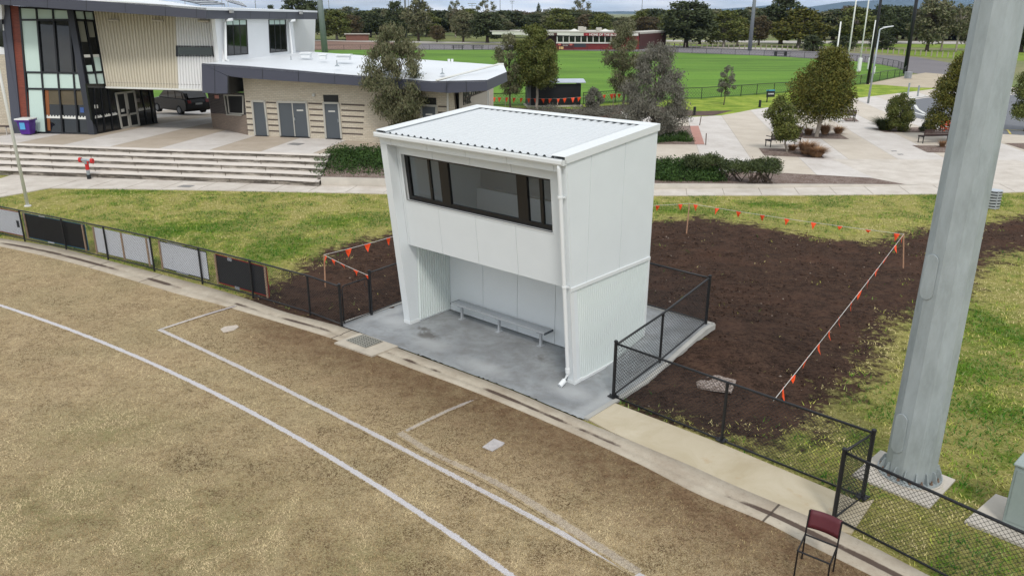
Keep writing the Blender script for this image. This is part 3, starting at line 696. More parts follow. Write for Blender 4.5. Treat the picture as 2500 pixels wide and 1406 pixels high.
# interior
part(MB().box8([S(.17, 2.44, 2.95), S(4.83, 2.44, 2.95), S(4.83, 2.437, 2.95), S(.17, 2.437, 2.95)], [S(.17, 2.44, 4.4), S(4.83, 2.44, 4.4), S(4.83, 2.437, 4.4), S(.17, 2.437, 4.4)]), 'room_lining', mat('lining_grey', C(176, 178, 178), .7), sh)
mb = MB(); mb.box8([S(.17, 2.30, 2.12), S(4.83, 2.30, 2.12), S(4.83, 2.43, 2.12), S(.17, 2.43, 2.12)], [S(.17, 2.30, 2.95), S(4.83, 2.30, 2.95), S(4.83, 2.43, 2.95), S(.17, 2.43, 2.95)])
part(mb, 'room_dado', INT, sh)
mb = MB(); mb.box8([S(.17, .05, 4.33), S(4.83, .05, 4.33), S(4.83, D_-.13, 4.40), S(.17, D_-.13, 4.40)], [S(.17, .05, 4.36), S(4.83, .05, 4.36), S(4.83, D_-.13, 4.43), S(.17, D_-.13, 4.43)])
part(mb, 'room_ceiling', INT, sh)
# roof: ribbed sheet
rz = lambda v: 4.575+(v+.6)*.088
mb = MB(); prof = []; u = .2; pitch = .19
while u < 4.86:
    prof += [(u, 0), (u+.03, .036), (u+.062, .036), (u+.092, 0)]; u += pitch
prof.append((4.9, 0)); rows = []
for u, dz in prof: rows.append([S(u, -.55, rz(-.55)+dz), S(u, D_-.05, rz(D_-.05)+dz)])
vs_ = [p for r_ in rows for p in r_]; mb.add(vs_, [(2*i, 2*i+1, 2*i+3, 2*i+2) for i in range(len(rows)-1)])
rf = part(mb, 'roof_sheet', mat('roof_ribbed', C(228, 232, 234, .76), .5, 0, .01, 1.), sh)
part(MB().box8([S(.02, -.53, rz(-.53)-.04), S(5.02, -.53, rz(-.53)-.04), S(5.02, D_, rz(D_)-.04), S(.02, D_, rz(D_)-.04)], [S(.02, -.53, rz(-.53)-.005), S(5.02, -.53, rz(-.53)-.005), S(5.02, D_, rz(D_)-.005), S(.02, D_, rz(D_)-.005)]), 'roof_deck', mat('deck_dark', C(136, 140, 142), .8), sh)
# rib end shadows are real: closures; flashings
mb = MB()
def flash(ua_, ub, va, vb, lift=.042, th=.004):
    mb.box8([S(ua_, va, rz(va)+lift), S(ub, va, rz(va)+lift), S(ub, vb, rz(vb)+lift), S(ua_, vb, rz(vb)+lift)], [S(ua_, va, rz(va)+lift+th), S(ub, va, rz(va)+lift+th), S(ub, vb, rz(vb)+lift+th), S(ua_, vb, rz(vb)+lift+th)])
flash(-.03, .30, -.56, D_+.03); flash(4.74, 5.07, -.56, D_+.03, .041); flash(-.03, 5.07, D_-.22, D_+.032, .0465)
for u in (-.034, 5.070):
    mb.box8([S(u, -.56, rz(-.56)-.085), S(u+.004, -.56, rz(-.56)-.085), S(u+.004, D_+.03, rz(D_)-.085), S(u, D_+.03, rz(D_)-.085)], [S(u, -.56, rz(-.56)+.047), S(u+.004, -.56, rz(-.56)+.047), S(u+.004, D_+.03, rz(D_)+.052), S(u, D_+.03, rz(D_)+.052)])
mb.box8([S(-.03, D_+.03, rz(D_)-.085), S(5.07, D_+.03, rz(D_)-.085), S(5.07, D_+.034, rz(D_)-.085), S(-.03, D_+.034, rz(D_)-.085)], [S(-.03, D_+.03, rz(D_)+.05), S(5.07, D_+.03, rz(D_)+.05), S(5.07, D_+.034, rz(D_)+.05), S(-.03, D_+.034, rz(D_)+.05)])
part(mb, 'roof_flashing', WHITE2, sh)
mb = MB()   # gutter
g0 = [(v+.095, z) for v, z in (( -.605, 4.475), (-.72, 4.475), (-.735, 4.50), (-.735, 4.555), (-.722, 4.585), (-.712, 4.585), (-.712, 4.49), (-.605, 4.49))]
mb.prism([S(-.02, v, z) for v, z in g0], (e2[0]*5.08, e2[1]*5.08, 0))
mb.prism([S(-.034, v, z) for v, z in ((-.51, 4.475), (-.625, 4.475), (-.64, 4.585), (-.51, 4.56))], (e2[0]*.004, e2[1]*.004, 0)); mb.prism([S(5.07, v, z) for v, z in ((-.51, 4.475), (-.625, 4.475), (-.64, 4.585), (-.51, 4.56))], (e2[0]*.004, e2[1]*.004, 0))
part(mb, 'gutter', WHITE2, sh)
PVCW = mat('white_pipe', C(232, 235, 236, .92), .35)
dp = part(MB().tube([S(.075, -.585, 4.48), S(.075, -.58, 4.40), S(.075, -.08-LE*4.2, 4.2), S(.085, -.085-LE*.45, .45), S(.095, -.085-LE*.25, .27), S(.12, -.2, .13), S(.13, -.3, .075)], .039, 14), 'downpipe', PVCW, sh, smooth=True)
for z in (2.14, 3.89):
    mb = MB(); mb.tube([S(.08, -.082-LE*(z-.02), z-.02), S(.08, -.082-LE*(z+.02), z+.02)], .05, 14); mb.box(S(.08, -.04-LE*z, z), (.16, .03, .03), YAW*-1); part(mb, 'pipe_bracket', PVCW, dp)
mb = MB(); mb.tube([S(.09, -.085-LE*.4, .4), S(.09, -.085-LE*.28, .30)], .05, 14); part(mb, 'pipe_collar', PVCW, dp); part(MB().tube([S(.115, -.18, .15), S(.133, -.31, .07)], .052, 14), 'pipe_shoe', PVCW, dp)


# aluminium bench in the bay
AL = mat('aluminium', C(188, 192, 196), .38, .25, .05, 8.)
bn = root('bench', 'long silver aluminium bench standing inside the white coaches box', 'bench', S(2.95, 1.05, .03))
mb = MB()
def sbox(mb, ua_, ub, va, vb, za, zb2): return mb.box8([S(ua_, va, za), S(ub, va, za), S(ub, vb, za), S(ua_, vb, za)], [S(ua_, va, zb2), S(ub, va, zb2), S(ub, vb, zb2), S(ua_, vb, zb2)])
for a, b in ((.91, 1.005), (1.012, 1.107), (1.114, 1.21)): sbox(mb, 1.52, 4.40, a, b, .40, .43)
part(mb, 'seat', AL, bn)
for ua_ in (1.505, 4.40): part(sbox(MB(), ua_, ua_+.015, .905, 1.215, .385, .433), 'end_cap', mat('alu_dark', C(90, 96, 102), .4, .3), bn)
for u in (4.17, 2.97, 1.73):
    mb = MB(); sbox(mb, u-.025, u+.025, 1.035, 1.085, .04, .36); sbox(mb, u-.03, u+.03, .94, 1.18, .36, .40); sbox(mb, u-.05, u+.05, .97, 1.15, .03, .042); part(mb, 'leg', AL, bn)

# ================================================================== CHAIN-LINK FENCES
FBLK = mat('fence_black', C(26, 27, 30), .45, 0, .1, 10., spec=.5)
WIRE = mat('wire_black', C(30, 31, 33), .55)
def wires(mb, A, Bp, z0a, z0b, hgt, pitch=.07, r=.003):
    A = np.asarray(A[:2], float); Bp = np.asarray(Bp[:2], float); L = np.linalg.norm(Bp-A); d = (Bp-A)/L; nn = np.array([-d[1], d[0]])
    def W(s, t): 
        z = z0a+(z0b-z0a)*s/L; return np.array([*(A+d*s), z+t])
    c = -hgt
    while c < L:
        for k in (0, 1):
            # s - t = c (rising)   /  mirrored
            s0, t0 = (c, 0.) if c >= 0 else (0., -c); s1, t1 = (c+hgt, hgt)
            if s1 > L: t1 -= s1-L; s1 = L
            if s1 > s0+.005:
                if k: s0, s1 = L-s0, L-s1
                p, q = W(s0, t0), W(s1, t1); off = np.array([nn[0], nn[1], 0])*(.0015 if k else -.0015)
                dd = unit(q-p); u_ = np.cross(dd, [nn[0], nn[1], 0])
                o3 = [u_*r, (-.5*u_+.866*np.array([nn[0], nn[1], 0]))*r, (-.5*u_-.866*np.array([nn[0], nn[1], 0]))*r]
                o = len(mb.v); mb.v += [tuple(p+off+a) for a in o3]+[tuple(q+off+a) for a in o3]
                mb.f += [(o, o+1, o+4, o+3), (o+1, o+2, o+5, o+4), (o+2, o, o+3, o+5)]
        c += pitch
    return mb
def fence(label, pts, h, mesh=(.08, .02), rail_r=.022, post_r=.026, posts=None, caps=(), post_h=None, feet=(), group=None, base=None, pitch=.07, name='chainlink_fence', bottom=True, wr=.003, railn=8):
    pts = [np.asarray(p, float) for p in pts]
    f = root(name, label, 'fence', pts[0] if base is None else base, group)
    part(MB().tube([p+[0, 0, h] for p in pts], rail_r, railn), 'top_rail', FBLK, f, smooth=True)
    if bottom: part(MB().tube([p+[0, 0, mesh[0]] for p in pts], rail_r*.8, 6), 'bottom_rail', FBLK, f, smooth=True)
    mb = MB()
    for a, b in zip(pts[:-1], pts[1:]): wires(mb, a, b, a[2]+mesh[0], b[2]+mesh[0], h-mesh[0]-mesh[1], pitch, wr)
    part(mb, 'chain_mesh', WIRE, f)
    for i in (posts if posts is not None else range(len(pts))):
        p = pts[i]; hh = h+.0; r = post_r
        if i in caps or i-len(pts) in caps: hh += .04; r *= 1.25
        mb = MB().tube([p, p+[0, 0, hh]], r, 10)
        if i in caps or i-len(pts) in caps: mb.tube([p+[0, 0, hh-.01], p+[0, 0, hh+.015], p+[0, 0, hh+.03]], r*1.15, 10, rs=[r*1.18, r*1.18, r*.5])
        else: mb.tube([p+[0, 0, h-.06], p+[0, 0, h-.02]], r*1.2, 8)
        po = part(mb, 'post', FBLK, f, smooth=False)
        if i in feet:
            mb = MB(); mb.box(p+[0, 0, .034], (.16, .16, .016), .7)
            for sx_, sy_ in ((-1, -1), (1, -1), (1, 1), (-1, 1)): mb.tube([p+[sx_*.055, sy_*.055, .03], p+[sx_*.055, sy_*.055, .065]], .010, 6)
            part(mb, 'foot_plate', FBLK, po)
    return f
lp = [(-205, 538), (-118, 552), (-28, 569), (61.2, 589.4), (162.7, 611.8), (264.7, 634.1), (377.4, 662.2), (494.8, 693.2), (618.6, 727.8), (757.8, 769.8), (834.8, 799.3)]
LF = [at(*p) for p in lp]
# (left fence curves with the kerb: the two posts off the frame continue the curve)
fence('black chain-link fence along the kerb on the left with sponsor boards fixed to it', LF, 1.022, caps=(-1,), base=LF[-1])
gA, gB = at(834.8, 799.3), at(907.5, 771.2)
fence('black chain-link fence around the back of the coaches box', [np.array([gB[0], gB[1], .03]), S(6.0, 2.0, .12), S(6.0, 3.78, .45), S(4.3, 3.78, .45), S(2.6, 3.78, .45), S(.9, 3.78, .45), S(-.86, 3.72, .45)], 1.08, caps=(0, -1), mesh=(.06, .02))
# gate
gt = root('gate', 'small black chain-link gate between two posts left of the coaches box', 'gate', gA)
d = unit((gB-gA)[:2]); d3 = np.array([d[0], d[1], 0]); a0 = gA+d3*.075; L = np.linalg.norm((gB-gA)[:2])-.13; z1, z0 = 1.0, .09
fr = [a0+[0, 0, z0], a0+d3*L+[0, 0, z0], a0+d3*L+[0, 0, z1-.08], a0+d3*(L-.03)+[0, 0, z1-.02], a0+d3*(L-.09)+[0, 0, z1], a0+d3*.09+[0, 0, z1], a0+d3*.03+[0, 0, z1-.02], a0+[0, 0, z1-.08], a0+[0, 0, z0]]
part(MB().tube(fr, .016, 8), 'gate_frame', FBLK, gt, smooth=True)
part(wires(MB(), a0, a0+d3*L, z0, z0, z1-z0-.02), 'chain_mesh', WIRE, gt)
for z in (.25, .80): mb = MB(); mb.tube([gA+[0, 0, z-.02], gA+[0, 0, z+.02]], .036, 8); mb.box(gA+d3*.04+[0, 0, z], (.07, .03, .02), math.atan2(d[1], d[0])); part(mb, 'hinge', FBLK, gt)
mb = MB(); q0 = a0+d3*(L-.12); mb.tube([q0+[0, 0, z1-.06], q0+[0, 0, z1-.18], q0+d3*.06+[0, 0, z1-.2]], .008, 6); part(mb, 'latch', FBLK, gt)

P1, P2, P3 = at(1496.9, 972.8), at(1761.2, 1080.1), at(2104.7, 1219)
P4 = at(2034.5, 1271); dd = unit((at(2291, 1403)-at(2034.5, 1271))[:2]); P5 = P4+np.array([*dd, 0])*2.72; P6 = P4+np.array([*dd, 0])*5.4
for p in (P1, P2, P3, P4): p[2] = .02
ramp = [S(*UV(*P1[:2]), .03), S(-.88, 1.75, .15+.03), S(-.86, 3.72, .45)]
fence('black chain-link fence climbing beside the ramp on the right of the coaches box', ramp, 1.09, caps=(), posts=(1, 2), mesh=(.05, .02))
fence('black chain-link fence beside the tan walkway, from the coaches box to the light tower', [P1, P2, P3, P4], 1.13, caps=(0, 2, 3), feet=(0, 1, 2), mesh=(.03, .02))
fence('black chain-link fence running off at the bottom right past the green cabinet', [P4+[0, 0, .0], P5, P6], 1.125, posts=(1, 2), mesh=(.04, .02))

# sponsor boards hung on the left fence, seen from the back
NF = len(LF)
def fence_pt(px, z, off=0.):
    best = None
    for a, b in zip(LF[:-1], LF[1:]):
        dv = np.array(b-a); pl = PL(np.array([a[0], a[1], 0]), dv[:2], 0.)
        lo_, hi_ = prj(a+[0, 0, .5])[0], prj(b+[0, 0, .5])[0]
        if lo_-1 <= px <= hi_+1:
            # find parameter with matching px at height z
            t0, t1 = -.2, 1.2
            for _ in range(40):
                tm = (t0+t1)/2
                if prj(a+(b-a)*tm+[0, 0, z])[0] < px: t0 = tm
                else: t1 = tm
            p = a+(b-a)*t0; return p+pl.nb*off+[0, 0, z], pl.d, pl.nb
    return None
BW = mat('board_white', C(226, 230, 238), .5, 0, .02); BB = mat('board_black', C(24, 26, 28), .5, 0, .08, 4.); BG = mat('board_charcoal', C(44, 47, 52), .5, 0, .08, 4.)
RED = mat('red_edge', C(170, 40, 40), .5); BLUE = mat('blue_edge', C(40, 110, 140), .5); TIMB = mat('pale_timber', C(176, 150, 126), .8, 0, .18, 14., .2, 40.); GREYP = mat('grey_patch', C(168, 172, 180), .5)
def board(label, xl, xr, mt, edge, edgem, battens, patches, z0=.16, z1=.92, col='white'):
    A, d, nb = fence_pt(xl, .5, .05); Bp, _, _ = fence_pt(xr, .5, .05); A = A.copy(); Bp = Bp.copy(); A[2] = Bp[2] = 0; d = unit(Bp-A); L = np.linalg.norm(Bp-A); nb = np.array([-d[1], d[0], 0]); 
    if nb @ A < 0: nb = -nb
    r_ = root('sponsor_board', label, 'advertising board', A+[0, 0, z0], 'boards on the left fence')
    def bx(mb, s0, s1, za, zb2, o0, o1): return mb.box8([A+d*s0+nb*o0+[0, 0, za], A+d*s1+nb*o0+[0, 0, za], A+d*s1+nb*o1+[0, 0, za], A+d*s0+nb*o1+[0, 0, za]], [A+d*s0+nb*o0+[0, 0, zb2], A+d*s1+nb*o0+[0, 0, zb2], A+d*s1+nb*o1+[0, 0, zb2], A+d*s0+nb*o1+[0, 0, zb2]])
    part(bx(MB(), 0, L, z0, z1, 0, .012), 'board_panel', mt, r_)
    if edge: 
        mb = MB(); e_ = .026; bx(mb, 0, L, z1, z1+e_, 0, .012); bx(mb, 0, L, z0-e_, z0, 0, .012); bx(mb, -.012, 0, z0, z1, 0, .012); bx(mb, L, L+.012, z0, z1, 0, .012); part(mb, 'board_edge', edgem, r_)
    for s in battens: part(bx(MB(), s*L-.028, s*L+.028, z0-.05, z1+.02, -.03, -.004), 'batten', TIMB, r_)
    for (s, zz, w2, h2, mm) in patches: part(bx(MB(), s*L, s*L+w2, zz, zz+h2, -.012, -.004), 'patch', mm, r_)
    return r_
board('white board with red edges at the far left end of the fence', -85, 48, BW, True, RED, (), ((.93, .42, .12, .22, BG),))
board('black board with blue edges and two timber battens', 57, 208, BB, True, BLUE, (.03, .97), ((.28, .93, .3, .04, BW), (.36, .115, .3, .04, BW)))
board('white board with two brown battens, third board along the fence', 227, 366, BW, False, BW, (.02, .52, .95), ())
board('white board with a thin black edge, between the battened white and charcoal boards', 388, 503, BW, True, BB, (.02,), ((.2, .93, .62, .035, GREYP), (.32, .12, .5, .035, GREYP)))
board('charcoal board with red edges nearest the soil on the left fence', 526, 650, BG, True, RED, (.0, .98), ((.25, .85, .17, .09, GREYP), (.34, .10, .18, .08, GREYP)))

# ================================================================== FLAG BUNTING AND STAKES
ORG = mat('flag_orange', C(250, 84, 34, .95), .6); ROPE = mat('rope_white', C(220, 216, 210), .7); STK = mat('stake_timber', C(196, 152, 122), .8, 0, .15, 20.)
bpy_o = ORG.node_tree.nodes['Principled BSDF']
def stake(x, yb, yt, label, top_px=None, z=0.):
    g_ = at(x, yb, z); h_ = ht(yt, g_); tx, _ = prj([g_[0], g_[1], h_]); 
    dx = ((top_px if top_px else tx)-tx)/FPX*np.linalg.norm(g_-[0, 0, H])
    top = np.array([g_[0]+dx, g_[1], h_]); s = root('timber_stake', label, 'stake', g_, 'timber stakes carrying flag bunting')
    part(MB().tube([g_-[0, 0, .05], top], .019, 4), 'stake_post', STK, s); return top
def bunting(label, pts, flags, sz=.15, sag=.03, name='flag_bunting'):
    pts = [np.asarray(p, float) for p in pts]; b = root(name, label, 'bunting', pts[0]); 
    path = []
    for a, c_ in zip(pts[:-1], pts[1:]):
        L = np.linalg.norm(c_-a)
        for k in range(10): t = k/10; path.append(a+(c_-a)*t-[0, 0, sag*4*t*(1-t)*min(1, L/4)])
    path.append(pts[-1]); part(MB().tube(path, .006, 5), 'rope', ROPE, b)
    P_ = np.array(path); px = np.array([prj(p) for p in P_])
    for fl in flags:
        best = None
        for i in range(len(P_)-1):
            a, c_ = px[i], px[i+1]; L2 = ((c_-a)**2).sum(); t = np.clip(((np.array(fl[:2])-a) @ (c_-a))/L2, 0, 1); dd_ = np.linalg.norm(a+(c_-a)*t-fl[:2])
            if best is None or dd_ < best[0]: best = (dd_, i, t)
        _, i, t = best; p = P_[i]+(P_[i+1]-P_[i])*t; dr = unit(P_[i+1]-P_[i]); nn = unit(np.cross(dr, [0, 0, 1.]))
        s = sz*fl[2] if len(fl) > 2 else sz; sw = random.uniform(-.45, .45); curl = random.uniform(-.25, .25)
        tw = random.uniform(-.35, .35)
        dw = unit(dr*math.cos(tw)+nn*math.sin(tw))
        hgt = s*(fl[3] if len(fl) > 3 else 1.)
        tip = p+np.array([0, 0, -hgt*1.25])+nn*sw*s+dr*curl*s*.7; a0_, a1_ = p-dw*s*.5, p+dw*s*.5; m0, m1 = (a0_*.5+tip*.5)+nn*.12*s*random.uniform(-1, 1), (a1_*.5+tip*.5)+nn*.12*s
        mb = MB().add([a0_, a1_, m1, m0, tip, a0_+nn*.003, a1_+nn*.003, m1+nn*.003, m0+nn*.003, tip+nn*.003], [(0, 1, 2, 3), (3, 2, 4), (8, 7, 6, 5), (9, 7, 8), (0, 5, 6, 1), (1, 6, 7, 2), (2, 7, 9, 4), (4, 9, 8, 3), (3, 8, 5, 0)])
        part(mb, 'flag', ORG, b)
    return b
tA = stake(1676, 570, 497, 'timber stake at the back edge of the soil just right of the coaches box', 1683)
tB = stake(2206, 655, 572, 'timber stake at the far right corner of the soil by the light tower', 2208)
tC = stake(794, 699, 622, 'timber stake in the soil behind the fence left of the coaches box', 791)
P0_ = np.array([*S(-.0, 7.6)[:2], 0]); 
g1 = at(1380, 575); lfar = np.array([g1[0], g1[1], 1.0])
def at_z(px, py, z): return at(px, py, z)
lB = at(1430, 505, 1.0)
fence_hit = PL(np.array([P2[0], P2[1], 0]), (P3-P2)[:2], 0.).P(1888, 978)
bunting('orange flag bunting strung round the right side of the soil', [lB, tA, tB, fence_hit],
    [(1470, 505), (1530, 504), (1606, 500), (1661, 499), (1698, 501), (1751, 509), (1804, 516), (1861, 526), (1922, 535), (1987, 544), (2051, 552, 1, .6), (2120, 560, 1, .5), (2190, 570, 1.1),
     (2205, 578), (2188, 601), (2166, 628), (2144, 658), (2122, 686), (2104, 714), (2083, 742), (2051, 780), (2025, 808), (2000, 842), (1971, 876), (1937, 918, .8, .8), (1910, 950, 1.15)], .17, .04)
gp = np.array([gB[0], gB[1], 1.0]); rC = at(975, 573, 1.0)
bunting('orange flag bunting from the left stake to the gate post', [rC, tC, gp+[.02, 0, .02]], [(948, 580), (897, 596), (850, 606), (797, 624, 1.1), (815, 634, .9, .7), (835, 648, 1, .7), (868, 662, 1, .7), (900, 668, .9, .8)], .19, .03)

# ================================================================== LIGHT TOWER (foreground right), cabinet, chair
g = G('tower_galv', .5, .5); g.b.inputs['Metallic'].default_value = .08
n1 = g.noise(3., 6, .65, stretch=(1, 1, .35)); n2_ = g.noise(22, 5, .75, stretch=(1, 1, .25)); n3 = g.noise(7, 6, .7, stretch=(1.6, 1.6, .12), dist=.6)
c = g.mix(g.ramp(n1, [(.32, 0.), (.68, 1.)]), C(148, 156, 156), C(174, 182, 184)); c = g.mix(g.ramp(n2_, [(.45, 0.), (.7, .4)]), c, C(182, 192, 196)); c = g.mix(g.ramp(n3, [(.60, 0.), (.74, .35)]), c, C(124, 134, 134))
GT = g.out(c)
gpT = at(2219, 1160); tx_, ty_ = gpT[:2]
tw = root('light_tower', 'massive tapering galvanised steel light tower on a bolted base plate at right', 'light tower', (tx_, ty_, .03))
n = 8; rb, rt, hT = .452, .405, 7.0
def rad(z): return .382-.0088*z
rings = []
mb = MB(); zs = [.09, 1, 2.5, 4, 6, 9, 14, 20]
vs_ = []; 
for z in zs:
    r_ = rad(z)
    for k in range(12): a = 2*math.pi*(k+.5)/12; vs_.append((tx_+r_*math.cos(a), ty_+r_*math.sin(a), z))
mb.add(vs_, [(i*12+k, i*12+(k+1) % 12, (i+1)*12+(k+1) % 12, (i+1)*12+k) for i in range(len(zs)-1) for k in range(12)]); mb.add(vs_[-12:], [tuple(range(12))])
part(mb, 'mast', GT, tw)
mb = MB(); mb.tube([(tx_, ty_, .05), (tx_, ty_, .085)], .475, 36); part(mb, 'base_plate', GT, tw)
for k in range(16):
    mb = MB()
    a = 2*math.pi*(k+.35)/16; ca, sa = math.cos(a), math.sin(a); pr_ = np.array([-sa, ca, 0])*.012
    def RP(r_, z): return np.array([tx_+r_*ca, ty_+r_*sa, z])
    mb.prism([RP(.36, .085)-pr_/2, RP(.465, .085)-pr_/2, RP(.46, .13)-pr_/2, RP(.405, .26)-pr_/2, RP(.36, .27)-pr_/2], pr_)
    part(mb, 'gusset', GT, tw)
BOLT = mat('bolt_rust', C(140, 116, 100), .6, .3, .2, 30.)
for k in range(16):
    mb = MB()
    a = 2*math.pi*(k+.85)/16; p = np.array([tx_+.43*math.cos(a), ty_+.43*math.sin(a), .085]); mb.tube([p, p+[0, 0, .028]], .024, 6); mb.tube([p, p+[0, 0, .065]], .012, 6)
    part(mb, 'anchor_bolt', BOLT, tw)
mb = MB(); mb.tube([(tx_, ty_, .025), (tx_, ty_, .05)], .50, 28); part(mb, 'grout_ring', CONC, tw)
# access hatches: raised rounded plates on the face towards the camera
def hatch(px, pyt, pyb, wpx):
    fa = math.atan2(-ty_, -tx_)+(.0)
    mbh = MB(); z1h = ht_col(px, pyt); z0h = ht_col(px, pyb)
def ray_on_face(px, py):
    dv = ray(px, py); o = np.array([0, 0, H]); dist = math.hypot(tx_, ty_)
    best = None
    for k in range(12):
        a = 2*math.pi*(k+1)/12; nrm = np.array([math.cos(a), math.sin(a), 0]); ap = .382*math.cos(math.pi/12)
        for _ in range(1):
            t = (ap-(o[:2]-np.array([tx_, ty_])) @ nrm[:2])/(dv[:2] @ nrm[:2])
            if t > 0:
                p = o+dv*t; ap2 = rad(p[2])*math.cos(math.pi/12); t = (ap2-(o[:2]-np.array([tx_, ty_])) @ nrm[:2])/(dv[:2] @ nrm[:2]); p = o+dv*t
                ang = (math.atan2(p[1]-ty_, p[0]-tx_)-a+math.pi) % (2*math.pi)-math.pi
                if abs(ang) <= math.pi/12+.03 and (best is None or t < best[0]) and nrm[:2] @ dv[:2] < 0: best = (t, p, nrm)
    return best
for nm_, ctop, cbot, hw in (('access_hatch', (2288, 640), (2262, 715), .10), ('access_hatch', (2204, 1025), (2190, 1090), .10)):
    bt, bb = ray_on_face(*ctop), ray_on_face(*cbot)
    if bt is None or bb is None: continue
    pt, pb = bt[1], bb[1]; nr = bb[2]; side = np.cross([0, 0, 1.], nr); ax = np.array([0, 0, 1.])
    c0 = pb.copy(); zt = pt[2]; out = []
    for k in range(9): a = math.pi*k/8; out.append(c0*1.0+side*hw*math.cos(a)*-1*-1+[0, 0, (zt-c0[2])+hw*math.sin(a)])
    for k in range(9): a = math.pi+math.pi*k/8; out.append(c0+side*hw*math.cos(a)+[0, 0, hw*math.sin(a)])
    out = [p+nr*.002 for p in out]
    ho = part(MB().prism(out, nr*.016), nm_, GT, tw, bevel=.004)
pad = [at(x, y, .03) for x, y in ((2080, 1158), (2270, 1238), (2333, 1170), (2150, 1098))]
poly_sheet('tower_footing', pad, CONC, thick=.1)

CAB = mat('cabinet_green', C(152, 164, 160), .45, 0, .04, 3., spec=.4)
cb = at(2445, 1274, .05); cdr = unit((at(2500, 1296, .05)-cb)[:2]); cbk = np.array([-cdr[1], cdr[0]]); 
if cbk[1] < 0: cbk = -cbk
ct = ht(1130, cb)
cbx = root('electrical_cabinet', 'grey green steel cabinet on a concrete pad at the right edge', 'cabinet', cb)
def CBp(a, b, z): return np.array([cb[0]+cdr[0]*a+cbk[0]*b, cb[1]+cdr[1]*a+cbk[1]*b, z])
def cbox(a0, a1, b0, b1, z0, z1): return MB().box8([CBp(a0, b0, z0), CBp(a1, b0, z0), CBp(a1, b1, z0), CBp(a0, b1, z0)], [CBp(a0, b0, z1), CBp(a1, b0, z1), CBp(a1, b1, z1), CBp(a0, b1, z1)])
part(cbox(0, 1.2, 0, .55, .05, ct-.04), 'cabinet_body', CAB, cbx, bevel=.01); part(cbox(-.02, 1.22, -.02, .57, ct-.04, ct), 'cabinet_lid', CAB, cbx, bevel=.01)
do = part(cbox(.04, .58, -.012, 0, .12, ct-.1), 'door', CAB, cbx); part(cbox(.62, 1.16, -.012, 0, .12, ct-.1), 'door', CAB, cbx)
part(MB().box(CBp(.54, -.025, .75), (.03, .03, .12), 0), 'handle', DARKSTEEL, do)
poly_sheet('cabinet_footing', [CBp(-.38, -.35, .045), CBp(1.6, -.35, .045), CBp(1.6, .9, .045), CBp(-.3, .75, .045)], CONC, thick=.1)

# chair without a seat pad
CHB = mat('chair_black', C(30, 28, 30), .4, .2); MAR = mat('maroon_vinyl', C(92, 36, 44), .5, 0, .06, 20., spec=.4)
bl, br, fl = at(1957.4, 1362.4, .02), at(2034, 1394, .02), at(1938.5, 1404, .02); fr_ = br+(fl-bl)
zs_ = ht(1343, fl); zt = ht(1252, bl)
ch = root('chair', 'black framed chair with a maroon back and no seat pad, by the kerb', 'chair', (bl+br+fl+fr_)/4)
up_ = lambda p, z: np.array([p[0], p[1], z])
bk = unit(bl-fl); 
lean_b = bk*.05
for p, top in ((fl, None), (fr_, None)): part(MB().tube([p, up_(p-(p-(fl+fr_)/2)*.02, zs_)], .0115, 8), 'leg', CHB, ch)
for p in (bl, br): part(MB().tube([p, up_(p, zs_), up_(p+lean_b, zs_+.2), up_(p+lean_b*1.8, zt)], .0115, 8), 'leg', CHB, ch)
mb = MB()
for a, b in ((fl, fr_), (fl, bl), (fr_, br), (bl, br)): mb.tube([up_(a, zs_-.005), up_(b, zs_-.005)], .012, 6)
part(mb, 'seat_frame', CHB, ch)
mb = MB(); ztb = zt-.0; zbb = zt-.23; cols = 9; rws = 5; V = []; 
for side_ in (0, 1):
    for j in range(rws):
        for i in range(cols):
            s_ = i/(cols-1); base = bl*(1-s_)+br*s_; bow = math.sin(math.pi*s_)*.035; z = zbb+(ztb-zbb)*j/(rws-1)
            lb = lean_b*(1+.8*(z-zs_-.2)/(zt-zs_-.2)); V.append(base+lb+bk*(bow+(.026 if side_ else -.004))*1.+[0, 0, z-base[2]])
nn_ = cols*rws; Fq = []
for j in range(rws-1):
    for i in range(cols-1): a = j*cols+i; Fq += [(a, a+1, a+cols+1, a+cols), (nn_+a, nn_+a+cols, nn_+a+cols+1, nn_+a+1)]
for i in range(cols-1): Fq += [(i, nn_+i, nn_+i+1, i+1), ((rws-1)*cols+i, (rws-1)*cols+i+1, nn_+(rws-1)*cols+i+1, nn_+(rws-1)*cols+i)]
for j in range(rws-1): a = j*cols; b = j*cols+cols-1; Fq += [(a, a+cols, nn_+a+cols, nn_+a), (b, nn_+b, nn_+b+cols, b+cols)]
mb.add(V, Fq); part(mb, 'backrest', MAR, ch, smooth=True)

# small covers let into the turf and the soil
PITM = mat('pit_lid', C(196, 184, 170), .85, 0, .12, 12., .3, 60.)
def lid(label, pxs, z=.03, mt=PITM, name='access_lid'):
    if name == 'concrete_patch':
        for _ in range(12): c_ = at(*np.mean(pxs, axis=0), z); z = .5*z+.5*(mound(c_[0], c_[1])+.025)
    P = [at(x, y, z) for x, y in pxs]; b = sum(P)/len(P); r_ = MB(); 
    o = MB(); o.prism([p-b-[0, 0, .04] for p in P], (0, 0, .04)); ob = o.build(name, mt); ob.location = b; return tag(ob, label, 'pit lid')
lid('pale oval lid in the turf inside the upper corner of the marked box', [(538, 803), (548, 797), (578, 793), (583, 797), (572, 805), (546, 811)])
lid('grey square lid in the turf inside the faint marked corner', [(1178, 1090), (1206, 1070), (1232, 1080), (1228, 1085), (1202, 1100)], mt=mat('lid_grey', C(186, 180, 178), .85, 0, .1, 12., .3, 50.))
g = G('rubble', .95, .1); n3 = g.noise(20, 5, .8); RUB = g.out(g.mix(g.ramp(n3, [(.42, 0.), (.58, 1.)]), C(96, 80, 70), C(176, 164, 156)))
